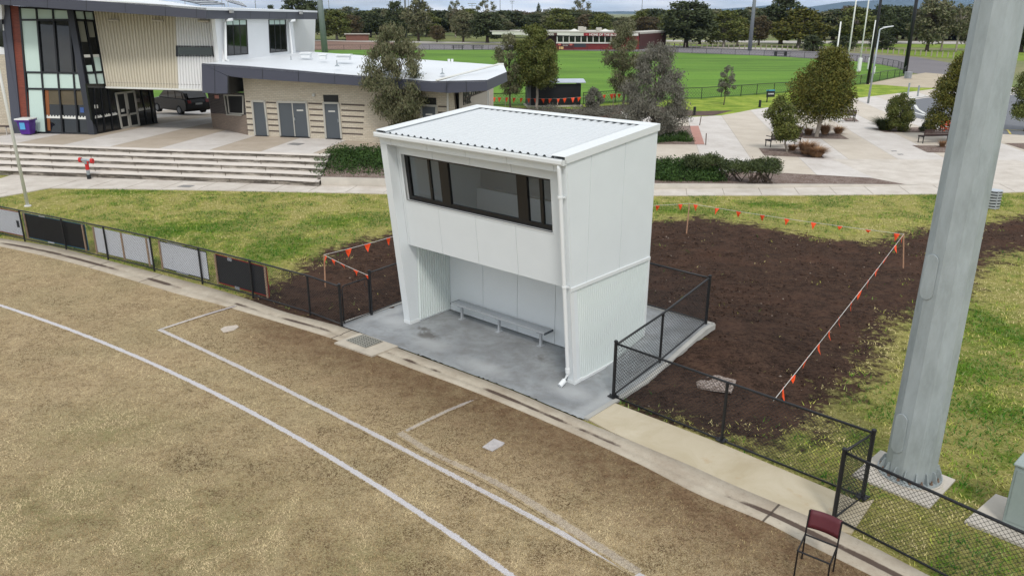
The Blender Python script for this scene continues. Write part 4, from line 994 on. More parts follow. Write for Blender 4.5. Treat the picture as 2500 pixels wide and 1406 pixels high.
lid('rough pale concrete patch half buried in the soil behind the walkway fence', [(1699, 932), (1722, 922), (1752, 913), (1798, 928), (1786, 955), (1740, 950), (1704, 944)], .035, RUB, 'concrete_patch')

# ================================================================== CLUBHOUSE (upper left)
CHAR = mat('charcoal_panel', C(74, 76, 88), .5, 0, .03, .6)
CHARD = mat('charcoal_column', C(48, 50, 58), .5, 0, .04, 1.)
DKG = mat('dark_glass', C(20, 24, 26), .06, 0, .5, .35, spec=.7)
FRM = mat('dark_frame', C(26, 27, 30), .4)
OPAL = mat('opal_glass', C(196, 216, 208), .15, 0, .03, .4, spec=.5)
CREAM = mat('cream_rib', C(202, 194, 176), .55, 0, .03, 1.)
WRIB = mat('white_rib', C(226, 226, 226), .5, 0, .02, 1.)
WCL = mat('white_clad', C(232, 234, 236), .5, 0, .02, .8)
ROOFW = mat('white_roof', C(236, 240, 244, .80), .5, 0, .03, .5)
TRIMW = mat('trim_white', C(222, 222, 216), .5)
def brick_mat(name, c1, c2, mortar, sx=1., rough=.85):
    g = G(name, rough, .2); br_ = N(g.t, 'ShaderNodeTexBrick'); tc_ = N(g.t, 'ShaderNodeTexCoord')
    g.link(tc_.outputs['UV'], br_.inputs['Vector']); br_.inputs['Color1'].default_value = c1; br_.inputs['Color2'].default_value = c2; br_.inputs['Mortar'].default_value = mortar
    br_.inputs['Scale'].default_value = 1.; br_.inputs['Mortar Size'].default_value = .012; br_.inputs['Brick Width'].default_value = .23; br_.inputs['Row Height'].default_value = .083; br_.inputs['Bias'].default_value = -.2
    c = g.mix(g.ramp(g.noise(1.2, 5), [(.35, 0.), (.7, .22)]), br_.outputs['Color'], c2); g.bump(br_.outputs['Fac'], .2, .01)
    return g.out(c)
BRK = brick_mat('blonde_brick', C(214, 204, 186), C(196, 184, 164), C(182, 174, 160))
BRD = brick_mat('dark_brick', C(74, 70, 74), C(52, 48, 52), C(120, 114, 110))
BRT = brick_mat('tan_brick', C(150, 134, 122), C(136, 122, 110), C(128, 116, 106))
TIMR = mat('red_timber', C(122, 60, 44), .6, 0, .25, 4., .1, 30., stretch=(1, 1, 6))
def uv_planar(o, pl, world_off):                  # metres along the wall as UV
    me = o.data; uvl = me.uv_layers.new(name='UVMap'); 
    for l in me.loops:
        p = np.array(me.vertices[l.vertex_index].co)+world_off; v = p-pl.A; uvl.data[l.index].uv = (float(v @ pl.d)+float(v @ pl.n), float(p[2]))
def wall(pl, pxs, mt, name, par, t0=-.15, t1=0., uvs=False):
    P = [pl.P(x, y) for x, y in pxs]; mb = MB().prism([p+pl.n*t0 for p in P], pl.n*(t1-t0)); o = part(mb, name, mt, par)
    if uvs:
        q = par
        while q.parent is not None: q = q.parent
        uv_planar(o, pl, np.array(q.location))
    return o
def barp(mb, pl, a, b, wd, t0, t1):               # bar between two pixels on a plane
    p, q = pl.P(*a), pl.P(*b); d = unit(q-p); nn = np.cross(d, pl.n)*wd/2
    return mb.prism([p-nn+pl.n*t0, q-nn+pl.n*t0, q+nn+pl.n*t0, p+nn+pl.n*t0], pl.n*(t1-t0))
def ribwall(pl, pxs, mt, name, par, pitch=.12, dep=.03):
    # pixel quad (bl, br, tr, tl): vertical ribs following the plane
    b0_, b1_, t1_, t0_ = [pl.P(*p) for p in pxs]; L = np.linalg.norm(b1_-b0_); n_ = max(2, int(L/pitch)); rows = []
    for k in range(n_):
        for dv, dd in ((0, 0), (.42, 0), (.55, 1), (.9, 1)):
            s_ = (k+dv)/n_; rows.append((b0_+(b1_-b0_)*s_+pl.n*dd*dep, t0_+(t1_-t0_)*s_+pl.n*dd*dep))
    rows.append((b1_, t1_)); mb = MB(); mb.add([p for r_ in rows for p in r_], [(2*i, 2*i+1, 2*i+3, 2*i+2) for i in range(len(rows)-1)])
    mb.prism([b0_-pl.n*.01, b1_-pl.n*.01, t1_-pl.n*.01, t0_-pl.n*.01], -pl.n*.12)
    return part(mb, name, mt, par)
G0 = at(233, 329.5, .95); GLp = at(34, 326, .95); SD = np.array([.235, .972])
FG = PL(G0, (GLp-G0)[:2], .24)
C1 = np.array([-21.25, 42.54, 3.24]); C2 = at(495, 219, 3.24); FC = PL(C1, (C2-C1)[:2], .24)
C1 = FC.P(259, 213)
cl = root('clubhouse', 'two-storey clubhouse with cream ribbed wall, tall glazed corner and charcoal roof edge', 'building', (-19, 45, .95))
# glazed front
# zoom coordinates of the glazed corner (x/4.135, y/4.135)
def zq(x, y): return (x/4.135, y/4.135)
wall(FG, [zq(275, 1345), zq(960, 1365), zq(735, 100), zq(190, 68)], DKG, 'front_glazing', cl, -.12, -.06)
pan = [((205, 85), (362, 90), (368, 200), (212, 196)), ((372, 92), (528, 98), (534, 200), (378, 200)), ((538, 100), (690, 106), (703, 200), (544, 200)),
       ((214, 210), (372, 210), (412, 725), (262, 725)), ((270, 738), (418, 742), (428, 895), (282, 890)), ((428, 742), (578, 745), (586, 897), (440, 895)), ((590, 745), (740, 748), (748, 900), (598, 898)), ((750, 748), (808, 748), (834, 902), (756, 900)),
       ((285, 905), (430, 905), (468, 1332), (305, 1328))]
for p in pan: wall(FG, [zq(*q) for q in (p[3], p[2], p[1], p[0])], OPAL, 'opal_panel', cl, -.06, -.03)
mb = MB()
for a, b in (((365, 75), (470, 1335)), ((532, 95), (632, 1340)), ((700, 205), (788, 1345)), ((196, 70), (300, 1335))): barp(mb, FG, zq(*a), zq(*b), .085, -.06, .03)
for a, b in (((200, 76), (735, 104)), ((208, 204), (740, 204)), ((262, 732), (840, 742)), ((278, 898), (850, 906)), ((300, 1340), (960, 1352))): barp(mb, FG, zq(*a), zq(*b), .09, -.06, .025)
part(mb, 'mullions', FRM, cl)
wall(FG, [zq(215, 1190), zq(300, 1190), zq(190, 66), zq(105, 60)], TIMR, 'timber_cladding', cl, -.1, .02)
wall(FG, [zq(140, 1352), zq(240, 1352), zq(215, 1190), zq(105, 60), zq(-8, -40), (0, -14)][:6], CHAR, 'portal_leg', cl, -.3, .10)
wall(FG, [zq(912, 1363), zq(972, 1363), zq(748, 102), zq(688, 98)], CHARD, 'corner_column', cl, -.2, .14)
# lower decals on the glass
def decal(pl, pts, par, hh=.1):
    mb = MB(); p, q = pl.P(*pts[0], .02), pl.P(*pts[1], .02); L = np.linalg.norm(q-p); d = (q-p)/L; up_ = unit(pl.up)
    mb.prism([p, q, q+up_*hh, p+up_*hh], pl.n*.006); k = 0
    while k*.16+.1 < L: a = p+d*(k*.16+.03)+up_*hh; mb.prism([a, a+d*.07, a+d*.07+up_*hh*.6, a+up_*hh*.6], pl.n*.006); k += 1
    return part(mb, 'glass_decal', TRIMW, par)
for a, b in (((468, 1195), (608, 1198)), ((626, 1198), (770, 1203)), ((786, 1205), (894, 1208))): decal(FG.shift(-.06), (zq(*a), zq(*b)), cl)
wall(FG.shift(-.055), [zq(812, 1140), zq(850, 1140), zq(845, 1088), zq(808, 1088)], mat('blue_poster', C(60, 90, 150), .5), 'poster', cl, .0, .01)
# hints of the foyer behind the glass: an orange blind edge and a pale wall, lying just behind the pane line
wall(FG.shift(-.058), [zq(470, 1320), zq(512, 1322), zq(490, 912), zq(455, 910)], mat('orange_blind', C(140, 84, 44), .6), 'blind', cl, .0, .012)
wall(FG.shift(-.058), [zq(500, 1055), zq(860, 1065), zq(845, 915), zq(492, 912)], mat('tan_inner', C(92, 82, 62), .6, 0, .2, 1.), 'inner_wall', cl, .0, .010)
# side glazing between the column and the ribbed wall (bilinear patch, front corner to ribbed wall)
def patchP(q, a, b): return q[0]*(1-a)*(1-b)+q[1]*a*(1-b)+q[2]*a*b+q[3]*(1-a)*b
sq = [FG.P(*zq(900, 900)), FC.P(*zq(1068, 885)), FC.P(*zq(940, 115)), FG.P(*zq(745, 100))]
nS_ = unit(np.cross(sq[1]-sq[0], sq[3]-sq[0])); 
if nS_[0] < 0: nS_ = -nS_
def ppanel(q, a0, a1, b0, b1, t0, t1, mt, nm, par):
    P = [patchP(q, a0, b0), patchP(q, a1, b0), patchP(q, a1, b1), patchP(q, a0, b1)]; return part(MB().prism([p+nS_*t0 for p in P], nS_*(t1-t0)), nm, mt, par)
ppanel(sq, 0, 1, 0, 1, -.12, -.06, DKG, 'side_glazing', cl)
for (a0, a1, b0, b1) in ((.06, .5, .01, .19), (.54, .97, .01, .19), (.06, .5, .88, .99), (.54, .97, .88, .99), (.10, .42, .22, .30), (.6, .95, .22, .40)): ppanel(sq, a0, a1, b0, b1, -.06, -.04, OPAL, 'opal_panel', cl)
for (a0, a1, b0, b1) in ((.10, .42, .60, .86), (.6, .9, .66, .86)): ppanel(sq, a0, a1, b0, b1, -.06, -.045, mat('blind_grey', C(128, 128, 116), .6), 'blind', cl)
for (a0, a1, b0, b1) in ((0., .05, 0, 1), (.49, .55, 0, 1), (.96, 1.02, 0, 1)): ppanel(sq, a0, a1, b0, b1, -.05, .03, FRM, 'mullion', cl)
for b0 in (-.01, .195, .865, .985): ppanel(sq, 0, 1, b0, b0+.018, -.05, .028, FRM, 'transom', cl)
for a in (.08, .58): 
    P = [patchP(sq, a, .40), patchP(sq, a+.36, .40)]; part(MB().prism([P[0]-nS_*.05, P[1]-nS_*.05, P[1]-nS_*.05+[0, 0, .14], P[0]-nS_*.05+[0, 0, .14]], nS_*.02), 'glass_decal', TRIMW, cl)
# foyer side under the box
GB = at(385, 300, .95); FF_ = PL(G0, (GB-G0)[:2], 0.)
def zr5(x, y): return (230+x/6.098, 180+y/6.098)
wall(FF_, [(233, 329.5), (388, 303), (367, 205), (214, 205)], DKG, 'foyer_glazing', cl, -.15, -.05)
mb = MB()
for a, b in ((zr5(60, 885), zr5(10, 215)), (zr5(170, 865), zr5(110, 215)), (zr5(290, 845), zr5(215, 215)), (zr5(800, 755), zr5(700, 220)), (zr5(900, 738), zr5(820, 230))): barp(mb, FF_, a, b, .07, -.05, .0)
barp(mb, FF_, (234, 328), (386, 301), .1, -.05, .01); part(mb, 'mullions', FRM, cl)
# double doors in pale frames
ALF = mat('alu_frame', C(186, 184, 176), .45, .1)
dr = wall(FF_, [zr5(405, 828), zr5(682, 775), zr5(590, 258), zr5(305, 290)], FRM, 'double_door', cl, -.05, -.02)
mb = MB()
for a, b in ((zr5(415, 818), zr5(318, 292)), (zr5(672, 770), zr5(592, 262)), (zr5(530, 795), zr5(450, 276)), (zr5(548, 792), zr5(470, 274)), (zr5(318, 300), zr5(592, 268)), (zr5(412, 815), zr5(675, 765)), (zr5(372, 632), zr5(645, 585))): barp(mb, FF_, a, b, .10, -.02, .03)
part(mb, 'door_frame', ALF, dr); mb = MB(); barp(mb, FF_, zr5(512, 600), zr5(500, 530), .03, .03, .08); part(mb, 'handle', DARKSTEEL, dr)
for a, b in ((zr5(15, 672), zr5(120, 650)), (zr5(145, 650), zr5(245, 630)), (zr5(270, 628), zr5(345, 612)), (zr5(660, 560), zr5(740, 545)), (zr5(760, 545), zr5(835, 530))): decal(FF_.shift(-.05), (a, b), cl, .09)
wall(FF_, [zr5(20, 522), zr5(68, 515), zr5(60, 462), zr5(12, 468)], TRIMW, 'notice', cl, -.05, -.03)
wall(FF_, [zr5(410, 575), zr5(452, 568), zr5(448, 525), zr5(404, 532)], TRIMW, 'notice', cl, -.02, -.0)
wall(FF_, [zr5(640, 430), zr5(690, 425), zr5(685, 370), zr5(632, 378)], mat('notice_dim', C(120, 116, 108), .6), 'notice', cl, -.05, -.03)
# return wall at the end of the foyer
Wd = SD/np.linalg.norm(SD); Rn = np.array([Wd[1], -Wd[0]])
mb = MB(); gb = GB.copy(); ff = [np.array([gb[0], gb[1], .0]), np.array([gb[0]-3., gb[1]-2.5, .0]), np.array([gb[0]-6., gb[1]+1, .0]), np.array([gb[0]-2.2, gb[1]+3.4, .0])]
mb.box8(ff, [p+[0, 0, 3.3] for p in ff]); part(mb, 'foyer_core', FRM, cl)
# ribbed cantilever wall
ribwall(FC, [(259, 212.5), (436, 217.6), (428, 30), (224, 14)], CREAM, 'cream_cladding', cl, .16, .06)
ribwall(FC, [(436, 217.6), (560, 221), (533, 36), (428, 30)], WRIB, 'white_cladding', cl, .16, .06)
mb = MB(); barp(mb, FC, (259, 214), (560, 222), .09, -.1, .05); part(mb, 'base_trim', TRIMW, cl)
mb = MB(); barp(mb, FC, (526, 44), (543, 152), .14, 0, .05); part(mb, 'corner_trim', WCL, cl)
# strip window in the ribbed wall
sw = wall(FC, [(431, 139), (523, 139.5), (522, 113.5), (430.5, 112.5)], FRM, 'strip_window', cl, 0, .06)
wall(FC.shift(.055), [(435, 134.5), (519, 135.5), (518, 117), (434.5, 116)], mat('green_glass', C(30, 44, 30), .06, 0, .3, .6, spec=.7), 'pane', sw, 0, .012)
# soffit lights
for px_, py_ in ((264, 50), (373, 51), (484, 52)):
    mb = MB(); p = FC.P(px_, py_, .12); q = FC.P(px_+26, py_+.6, .12); mb.tube([p, q], .06, 8); part(mb, 'wall_light', mat('light_body', C(190, 184, 172), .4, .2), cl)
# underside of the cantilever box and box core
KC = FC.P(545, 221); A0 = FC.P(259, 213)
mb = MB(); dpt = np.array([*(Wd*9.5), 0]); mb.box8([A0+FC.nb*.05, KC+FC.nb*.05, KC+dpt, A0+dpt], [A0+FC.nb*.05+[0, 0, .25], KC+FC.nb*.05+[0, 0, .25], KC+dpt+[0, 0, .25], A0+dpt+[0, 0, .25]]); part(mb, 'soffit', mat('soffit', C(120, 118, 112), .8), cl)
# white side wall with two tall windows
CR = FC.P(543, 152); FS = PL(CR, Wd, -.05)
wall(FS, [(536, 156), (722, 130), (714, 40), (524, 46)], WCL, 'side_wall', cl, -.2, 0)
# window 1 / 2
for nm_, (x0_, x1_, xb0, xb1, yt, ym, yb_, yb2) in (('w1', (550, 601.5, 554.5, 605, 49, 62, 137, 133)), ('w2', (655, 696.5, 658.5, 700.5, 49, 61.5, 130, 126))):
    wq = wall(FS, [(xb0, yb_), (xb1, yb2), (x1_, yt), (x0_, yt)], FRM, 'tall_window', cl, 0, .04)
    def wp(a, b): return (x0_*(1-a)*(1-b)+x1_*a*(1-b)+xb1*a*b+xb0*(1-a)*b, yt*(1-b)+((1-a)*yb_+a*yb2)*b)
    for k in range(3):
        a, b = .06+k*.315, .33+k*.315
        wall(FS.shift(.04), [wp(a, .97), wp(b, .97), wp(b, .17), wp(a, .17)], DKG, 'pane', wq, -.01, .006)
        wall(FS.shift(.04), [wp(a, .14), wp(b, .14), wp(b, .01), wp(a, .01)], OPAL, 'pane', wq, -.01, .006)
# downpipes
for a, b in ((( 548, 50), (551, 146)), ((704, 52), (713, 132))):
    mb = MB(); p = FS.P(*a, .12); q = FS.P(*b, .12); mb.tube([p+[.35, .2, .03], p+[.05, 0, 0], p-[0, 0, .1], q, q+[.2, -.1, -.06]], .075, 10); part(mb, 'downpipe', PVCW, cl, smooth=True)
# fascia: front run and side run, roof
K = np.array([-14.67, 40.0, 0.]); FO = PL(K, np.array([-10.6, .9]), 0.)
wall(FO, [(504, 47), (404, 40), (26, 14), (-60, 8), (-60, -26), (118, -3), (404, 12.5), (504, 20)], CHAR, 'fascia_front', cl, -.12, 0)
mb = MB()
for x_, yb_, yt_ in ((404, 40, 12), (306, 33, 7), (211, 27, 1), (116, 20.5, -5), (26, 14, -10), (480, 45, 19)): barp(mb, FO, (x_, yb_), (x_-.6, yt_), .018, 0, .004)
part(mb, 'fascia_joints', FRM, cl)
FO2 = PL(K, Wd, 0.); E1, E2 = FO2.P(775, 48), FO2.P(775, 27)
wall(FO2, [(504, 47), (775, 48), (775, 27), (504, 20)], mat('charcoal_lit', C(78, 80, 90), .5, 0, .03, .6), 'fascia_side', cl, -.12, 0)
mb = MB()
for x_ in (576, 611, 658, 700, 740): barp(mb, FO2, (x_, 47.3), (x_, 22), .02, 0, .004)
part(mb, 'fascia_joints', FRM, cl)
mb = MB(); p = FO2.P(565, 28.5, .1); mb.box(p, (.12, .35, .16), 0); p = FO2.P(735, 31.5, .1); mb.box(p, (.12, .4, .18), 0); part(mb, 'floodlight', mat('flood', C(170, 170, 170), .4, .3), cl)
Kt = FO.P(504, 20); Lt = FO.P(-60, -26); Et = E2
bk1 = Et+np.array([*(-Rn*9), .25]); bk2 = Lt+np.array([0, 12., .3])
part(MB().add([Kt, Et, bk1, bk2, Lt, Kt-[0, 0, .1], Et-[0, 0, .1], bk1-[0, 0, .1], bk2-[0, 0, .1], Lt-[0, 0, .1]], [(0, 1, 2), (0, 2, 3), (0, 3, 4), (7, 6, 5), (8, 7, 5), (9, 8, 5), (0, 5, 6, 1), (1, 6, 7, 2), (2, 7, 8, 3), (3, 8, 9, 4), (4, 9, 5, 0)]), 'roof', ROOFW, cl)
mb = MB(); fb = [FO.P(504, 47), FO2.P(775, 48)]; ffp = FO.P(-60, 8)
mb.add([fb[0], fb[1], fb[1]+np.array([*(-Rn*9), 0]), ffp+[0, 12, 0], ffp], [(0, 4, 3), (0, 3, 2), (0, 2, 1)]); part(mb, 'eaves_soffit', mat('eaves', C(170, 168, 160), .7), cl)
# box core behind the walls
b0_ = FC.P(262, 210, -.3); b1_ = FC.P(535, 218, -.3); 
cc = [np.array([b0_[0], b0_[1]+.5, 3.4]), np.array([b1_[0]-.4, b1_[1]+.6, 3.4])]; cc += [cc[1]+np.array([*(Wd*11), 0]), cc[0]+np.array([*(Wd*9.5), 0])]
part(MB().box8(cc, [p+FC.nb*.8+[0, 0, 3.2] for p in cc]), 'box_core', WCL, cl)
# grey brick wing at the far left
FL = PL(at(30, 322, .95)+[-.2, .6, 0], (GLp-G0)[:2], .24*0)
wall(FL, [(-80, 322), (34, 322), (20, 132), (-80, 128)], BRK, 'brick_wing', cl, -.2, 0, uvs=True)
wall(FL, [(-80, 132), (22, 134), (8, 60), (-80, 50)], WCL, 'wing_upper', cl, -.18, .02); wall(FL, [(-80, 100), (10, 116), (6, 48), (-80, 44)], DKG, 'wing_window', cl, 0, .05)
wall(FL, [(-80, 50), (6, 48), (2, -30), (-80, -40)], WCL, 'wing_top', cl, -.18, .02)
# solar panels on the roof
PVM = mat('solar_cell', C(52, 60, 78), .15, 0, .1, 2., spec=.7)
def solar(label, pxs, z0, z1):
    P = [at_dir(*p) for p in pxs]
def on_h(px, py, y_):                             # point of a pixel ray at world depth y
    r_ = ray(px, py); t = y_/r_[1]; return np.array([0, 0, H])+r_*t
for nm_, L_ in (('tilted solar panel row over the front edge of the clubhouse roof', [(388, -12, 44), (490, 11, 44), (548, 10, 47), (448, -22, 47)]), ('tilted solar panel row at the right end of the clubhouse roof', [(556, 4, 45.5), (602, 16.5, 45.5), (590, 7, 47.5), (540, -8, 47.5)])):
    P = [on_h(*q) for q in L_]; b = sum(P)/4-[0, 0, .3]; so = root('solar_array', nm_, 'solar panels', b, 'solar panels on the clubhouse roof')
    part(MB().prism(P, (0, 0, -.04)), 'panel', PVM, so)
    mb = MB()
    for p in P: mb.tube([p-[0, 0, .04], [p[0], p[1], 7.25]], .02, 6)
    part(mb, 'rack', AL, so)
    mb = MB()
    for k in range(0, 7):
        a = P[0]+(P[1]-P[0])*k/6; c_ = P[3]+(P[2]-P[3])*k/6; mb.tube([a+[0, 0, .01], c_+[0, 0, .01]], .018, 4)
    part(mb, 'panel_frame', AL, so)

# ================================================================== CHANGE ROOMS (low brick building)
Aw, Bw_ = at(607, 332, .95), at(922, 345, .95); FW = PL(Aw, (Bw_-Aw)[:2], 0.)
cr_ = root('changeroom_building', 'low blonde brick change rooms with grey doors and a white roof', 'building', (-8, 42, .95))
fwall = wall(FW, [(607, 338), (922, 351), (1120, 362), (1106, 215), (884, 205), (592, 186)], BRK, 'front_wall', cr_, -.25, 0, uvs=True)
# dark brick courses between the doors
def z2(x, y): return (600+x/3.514, y/3.514)
BAND = mat('band_brick', C(92, 82, 76), .85, 0, .15, 6.)
mb = MB()
for (xa, xb, ya_, yb__, xa2, xb2) in ((0, 40, 873, 1118, 12, 70), (175, 260, 880, 1124, 200, 290), (537, 655, 889, 1136, 562, 675), (818, 1020, 897, 1147, 828, 1005), (1350, 1500, 915, 1160, 1350, 1500), (1650, 1725, 915, 1170, 1650, 1725)):
    for k in range(6):
        t = k/5; xl, xr, y = xa+(xa2-xa)*t, xb+(xb2-xb)*t, ya_+(yb__-ya_)*t; sl = (xr-xl)*.045
        barp(mb, FW, z2(xl, y), z2(xr, y+sl), .075, 0, .004)
tmp = part(mb, 'tmp', BAND, cr_)
import bmesh
bm = bmesh.new(); bm.from_mesh(fwall.data); nf0 = len(bm.faces); bm.from_mesh(tmp.data); bm.faces.ensure_lookup_table()
for f in bm.faces[nf0:]: f.material_index = 1
bm.to_mesh(fwall.data); bm.free(); fwall.data.materials.append(BAND); bpy.data.objects.remove(tmp)
DOOR = mat('door_grey', C(84, 90, 96), .5, 0, .03, 1.); LIT = mat('sign_pale', C(200, 200, 196), .5)
def door(q, fr=(0, 0), leafs=1, top=None, sign=None, handle=None):
    d_ = wall(FW, [z2(*p) for p in q], DOOR, 'door', cr_, 0, .02)
    mb = MB(); (bl_, br__, tr_, tl_) = q
    for a, b in ((bl_, tl_), (tl_, tr_), (tr_, br__)): barp(mb, FW, z2(*a), z2(*b), .09, 0, .06)
    if leafs == 2: barp(mb, FW, z2((bl_[0]+br__[0])/2, (bl_[1]+br__[1])/2), z2((tl_[0]+tr_[0])/2, (tl_[1]+tr_[1])/2), .05, .02, .035)
    part(mb, 'door_frame', ALF, d_)
    if sign: wall(FW, [z2(*p) for p in sign], LIT, 'door_sign', d_, .02, .03)
    if handle: mb = MB(); barp(mb, FW, z2(*handle[0]), z2(*handle[1]), .04, .02, .06); part(mb, 'handle', GALV, d_)
    mb = MB(); barp(mb, FW, z2(bl_[0], bl_[1]+4), z2(br__[0], br__[1]+4), .05, 0, .08); part(mb, 'sill', FRM, d_)
door([(84, 1162), (197, 1165), (163, 872), (58, 868)], handle=((172, 1000), (178, 1045)))
door([(302, 1166), (550, 1176), (522, 880), (274, 876)], leafs=2, sign=[(440, 955), (496, 955), (494, 942), (438, 942)], handle=((422, 1010), (425, 1035)))
door([(692, 1186), (824, 1188), (797, 886), (668, 884)], sign=[(712, 963), (768, 963), (766, 950), (710, 950)], handle=((795, 1025), (798, 1050)))
wall(FW, [z2(670, 878), z2(796, 880), z2(793, 818), z2(663, 816)], FRM, 'fanlight', cr_, 0, .015)
door([(1520, 1130), (1640, 1135), (1636, 910), (1505, 905)], sign=[(1545, 990), (1602, 990), (1602, 977), (1545, 977)])
wall(FW, [z2(1506, 900), z2(1636, 905), z2(1634, 842), z2(1510, 838)], FRM, 'fanlight', cr_, 0, .015)
mb = MB(); mb.box(FW.P(*z2(582, 818), .06), (.12, .12, .14)); part(mb, 'wall_lamp', LIT, cr_)
# canteen end: receding dark brick wall with shutter window
CA, CB_ = at(609, 331.5, .95), at(519, 312, .95); FD = PL(CA, (CB_-CA)[:2], 0.)
wall(FD, [zr5(2305, 930), zr5(1765, 812), zr5(1735, 590), zr5(2265, 620)], BRT, 'tan_brick_base', cr_, -.2, 0, uvs=True)
wall(FD, [zr5(2265, 620), zr5(1735, 590), zr5(1685, 270), zr5(2235, 290)], BRD, 'dark_brick_wall', cr_, -.2, 0, uvs=True)
sw = wall(FD, [zr5(2235, 610), zr5(1985, 600), zr5(1945, 320), zr5(2230, 325)], FRM, 'shutter_window', cr_, 0, .03)
mb = MB()
for a, b in ((zr5(2232, 605), zr5(2228, 328)), (zr5(1990, 600), zr5(1948, 322)), (zr5(1948, 322), zr5(2228, 328)), (zr5(1985, 612), zr5(2205, 622)), (zr5(2025, 590), zr5(1995, 335)), (zr5(2030, 590), zr5(2235, 600))): barp(mb, FD, a, b, .06, .03, .08)
part(mb, 'window_frame', ALF, sw); wall(FD, [zr5(1800, 372), zr5(1860, 372), zr5(1855, 322), zr5(1795, 322)], mat('sign_red', C(196, 140, 130), .6), 'small_sign', cr_, 0, .02)
# fascia of the low roof
FA = FW.shift(1.0)
CH2 = mat('charcoal_low', C(76, 78, 92), .5, 0, .03, .6)
wall(FA, [(556, 186), (600, 192), (884, 210.5), (1095, 228), (1190, 222), (1189, 196), (1055, 199), (884, 186), (600, 162), (492, 155), (494, 158)], CH2, 'fascia_front', cr_, -.12, 0)
wall(FA, [zr5(1610, 285), zr5(1800, 300), zr5(1985, 300), (555.5, 187), (492, 157)], CH2, 'fascia_drop', cr_, -.10, .003)
mb = MB()
for x_, yb_, yt_ in ((640.5, 194, 165), (728, 200, 171.5), (816.5, 206, 179), (1090, 227, 197.5), (1138, 225, 197)): barp(mb, FA, (x_+1, yb_), (x_, yt_), .022, 0, .004)
barp(mb, FA, (525, 229), (524, 160), .022, .003, .008); part(mb, 'fascia_joints', FRM, cr_)
# drop return (dark) beside the shutter window
DR0 = FA.P(*zr5(1985, 300)); DR1 = FA.P(*zr5(1985, 30)); 
part(MB().prism([DR0, DR1, DR1+np.array([*(Wd*2.2), 0]), DR0+np.array([*(Wd*2.2), 0])], np.array([.08, -.02, 0])), 'drop_return', FRM, cr_)
DL0 = FA.P(*zr5(1610, 285)); DL1 = FA.P(*zr5(1610, -20))
# roof
r1, r2_, r3 = FA.P(492, 155, .02), FA.P(1055, 199, .02), FA.P(1189, 196, .02); FE = PL(r3, Wd, 0.); r4 = FE.P(1237, 176); r5 = at(1230, 160, 4.35); r6 = at(716, 124, 4.75); r7 = FS.P(541, 151, .02)
P_ = [r1, r2_, r3, r4, r5, r6, r7]; c0 = sum(P_)/7
mb = MB(); mb.add(P_+[c0], [(i, (i+1) % 7, 7) for i in range(7)]); mb.add([p-[0, 0, .06] for p in P_]+[c0-[0, 0, .06]], [((i+1) % 7, i, 7) for i in range(7)]); part(mb, 'roof', ROOFW, cr_)
wall(FE, [(1190, 222), (1239, 199), (1237, 176), (1189, 196)], mat('charcoal_end', C(84, 86, 98), .5, 0, .03, .6), 'fascia_end', cr_, -.1, 0)
# ribs of the roof
mb = MB(); 
for k in range(46):
    t = k/45; a = r1+(r2_-r1)*t; b = r6+(r5-r6)*t; a = a+(c0-a)*.004; 
    if k > 1: mb.tube([a+[0, 0, .012+.0], (a+b)/2*.5+(a+b)/2*.5+[0, 0, .012], b+[0, 0, .012]], .012, 4)
# parapet upstands at the back right
mb = MB()
for a, b in ((r5, r5+(r3-r5)*.95),): 
    pass
pa, pb = at(1216, 158, 4.55), at(1065, 197, 4.12)
part(MB().tube([pb, pa], .05, 4), 'roof_upstand', TRIMW, cr_); mb.box8([r5-[.35, 0, .4], r5-[0, 0, .4], r5-[0, -.1, .4]+[.0, .2, 0], r5-[.35, -.2, .4]], [r5-[.35, 0, -.1], r5+[0, 0, .1], r5+[0, .2, .1], r5-[.35, -.2, -.1]]); part(mb, 'roof_upstand', TRIMW, cr_)
for px_, py_, s_ in ((748, 137, .38), (789, 141, .26), (840, 142, .5)):
    for z in (4.55,): p = at(px_, py_+6, 4.62); mb = MB(); mb.box(p+[0, 0, .13], (s_*1.3, s_*1.2, .2)); mb.box(p+[0, 0, .27], (s_*1.6, s_*1.5, .07)); part(mb, 'roof_vent', PVCW, cr_, bevel=.01)
for px_, py_ in ((711, 150), (823, 162.5), (1080, 182)): p = at(px_, py_, 4.5 if px_ < 900 else 4.25); mb = MB(); mb.tube([p, p+[0, 0, .1]], .12, 10, rs=[.13, .02]); mb.tube([p, p+[0, 0, .28]], .02, 6); part(mb, 'roof_pipe', GALV, cr_)
for px_, py_ in ((1096, 155), (1104, 155)): p = at(px_, py_, 4.4); part(MB().tube([p, p+[0, 0, .22]], .07, 8), 'roof_pipe', PVCW, cr_)
# body of the building so the roof is carried
bc = [FW.P(607, 200)*[1, 1, 0], FW.P(1095, 215)*[1, 1, 0]]; bc = [bc[0]+FW.nb*.3, bc[1]+FW.nb*.3]; bc += [bc[1]+np.array([*(Wd*8), 0]), bc[0]+np.array([*(Wd*9), 0])]
part(MB().box8(bc, [p+[0, 0, 3.35] for p in bc]), 'rear_core', BRK, cr_)
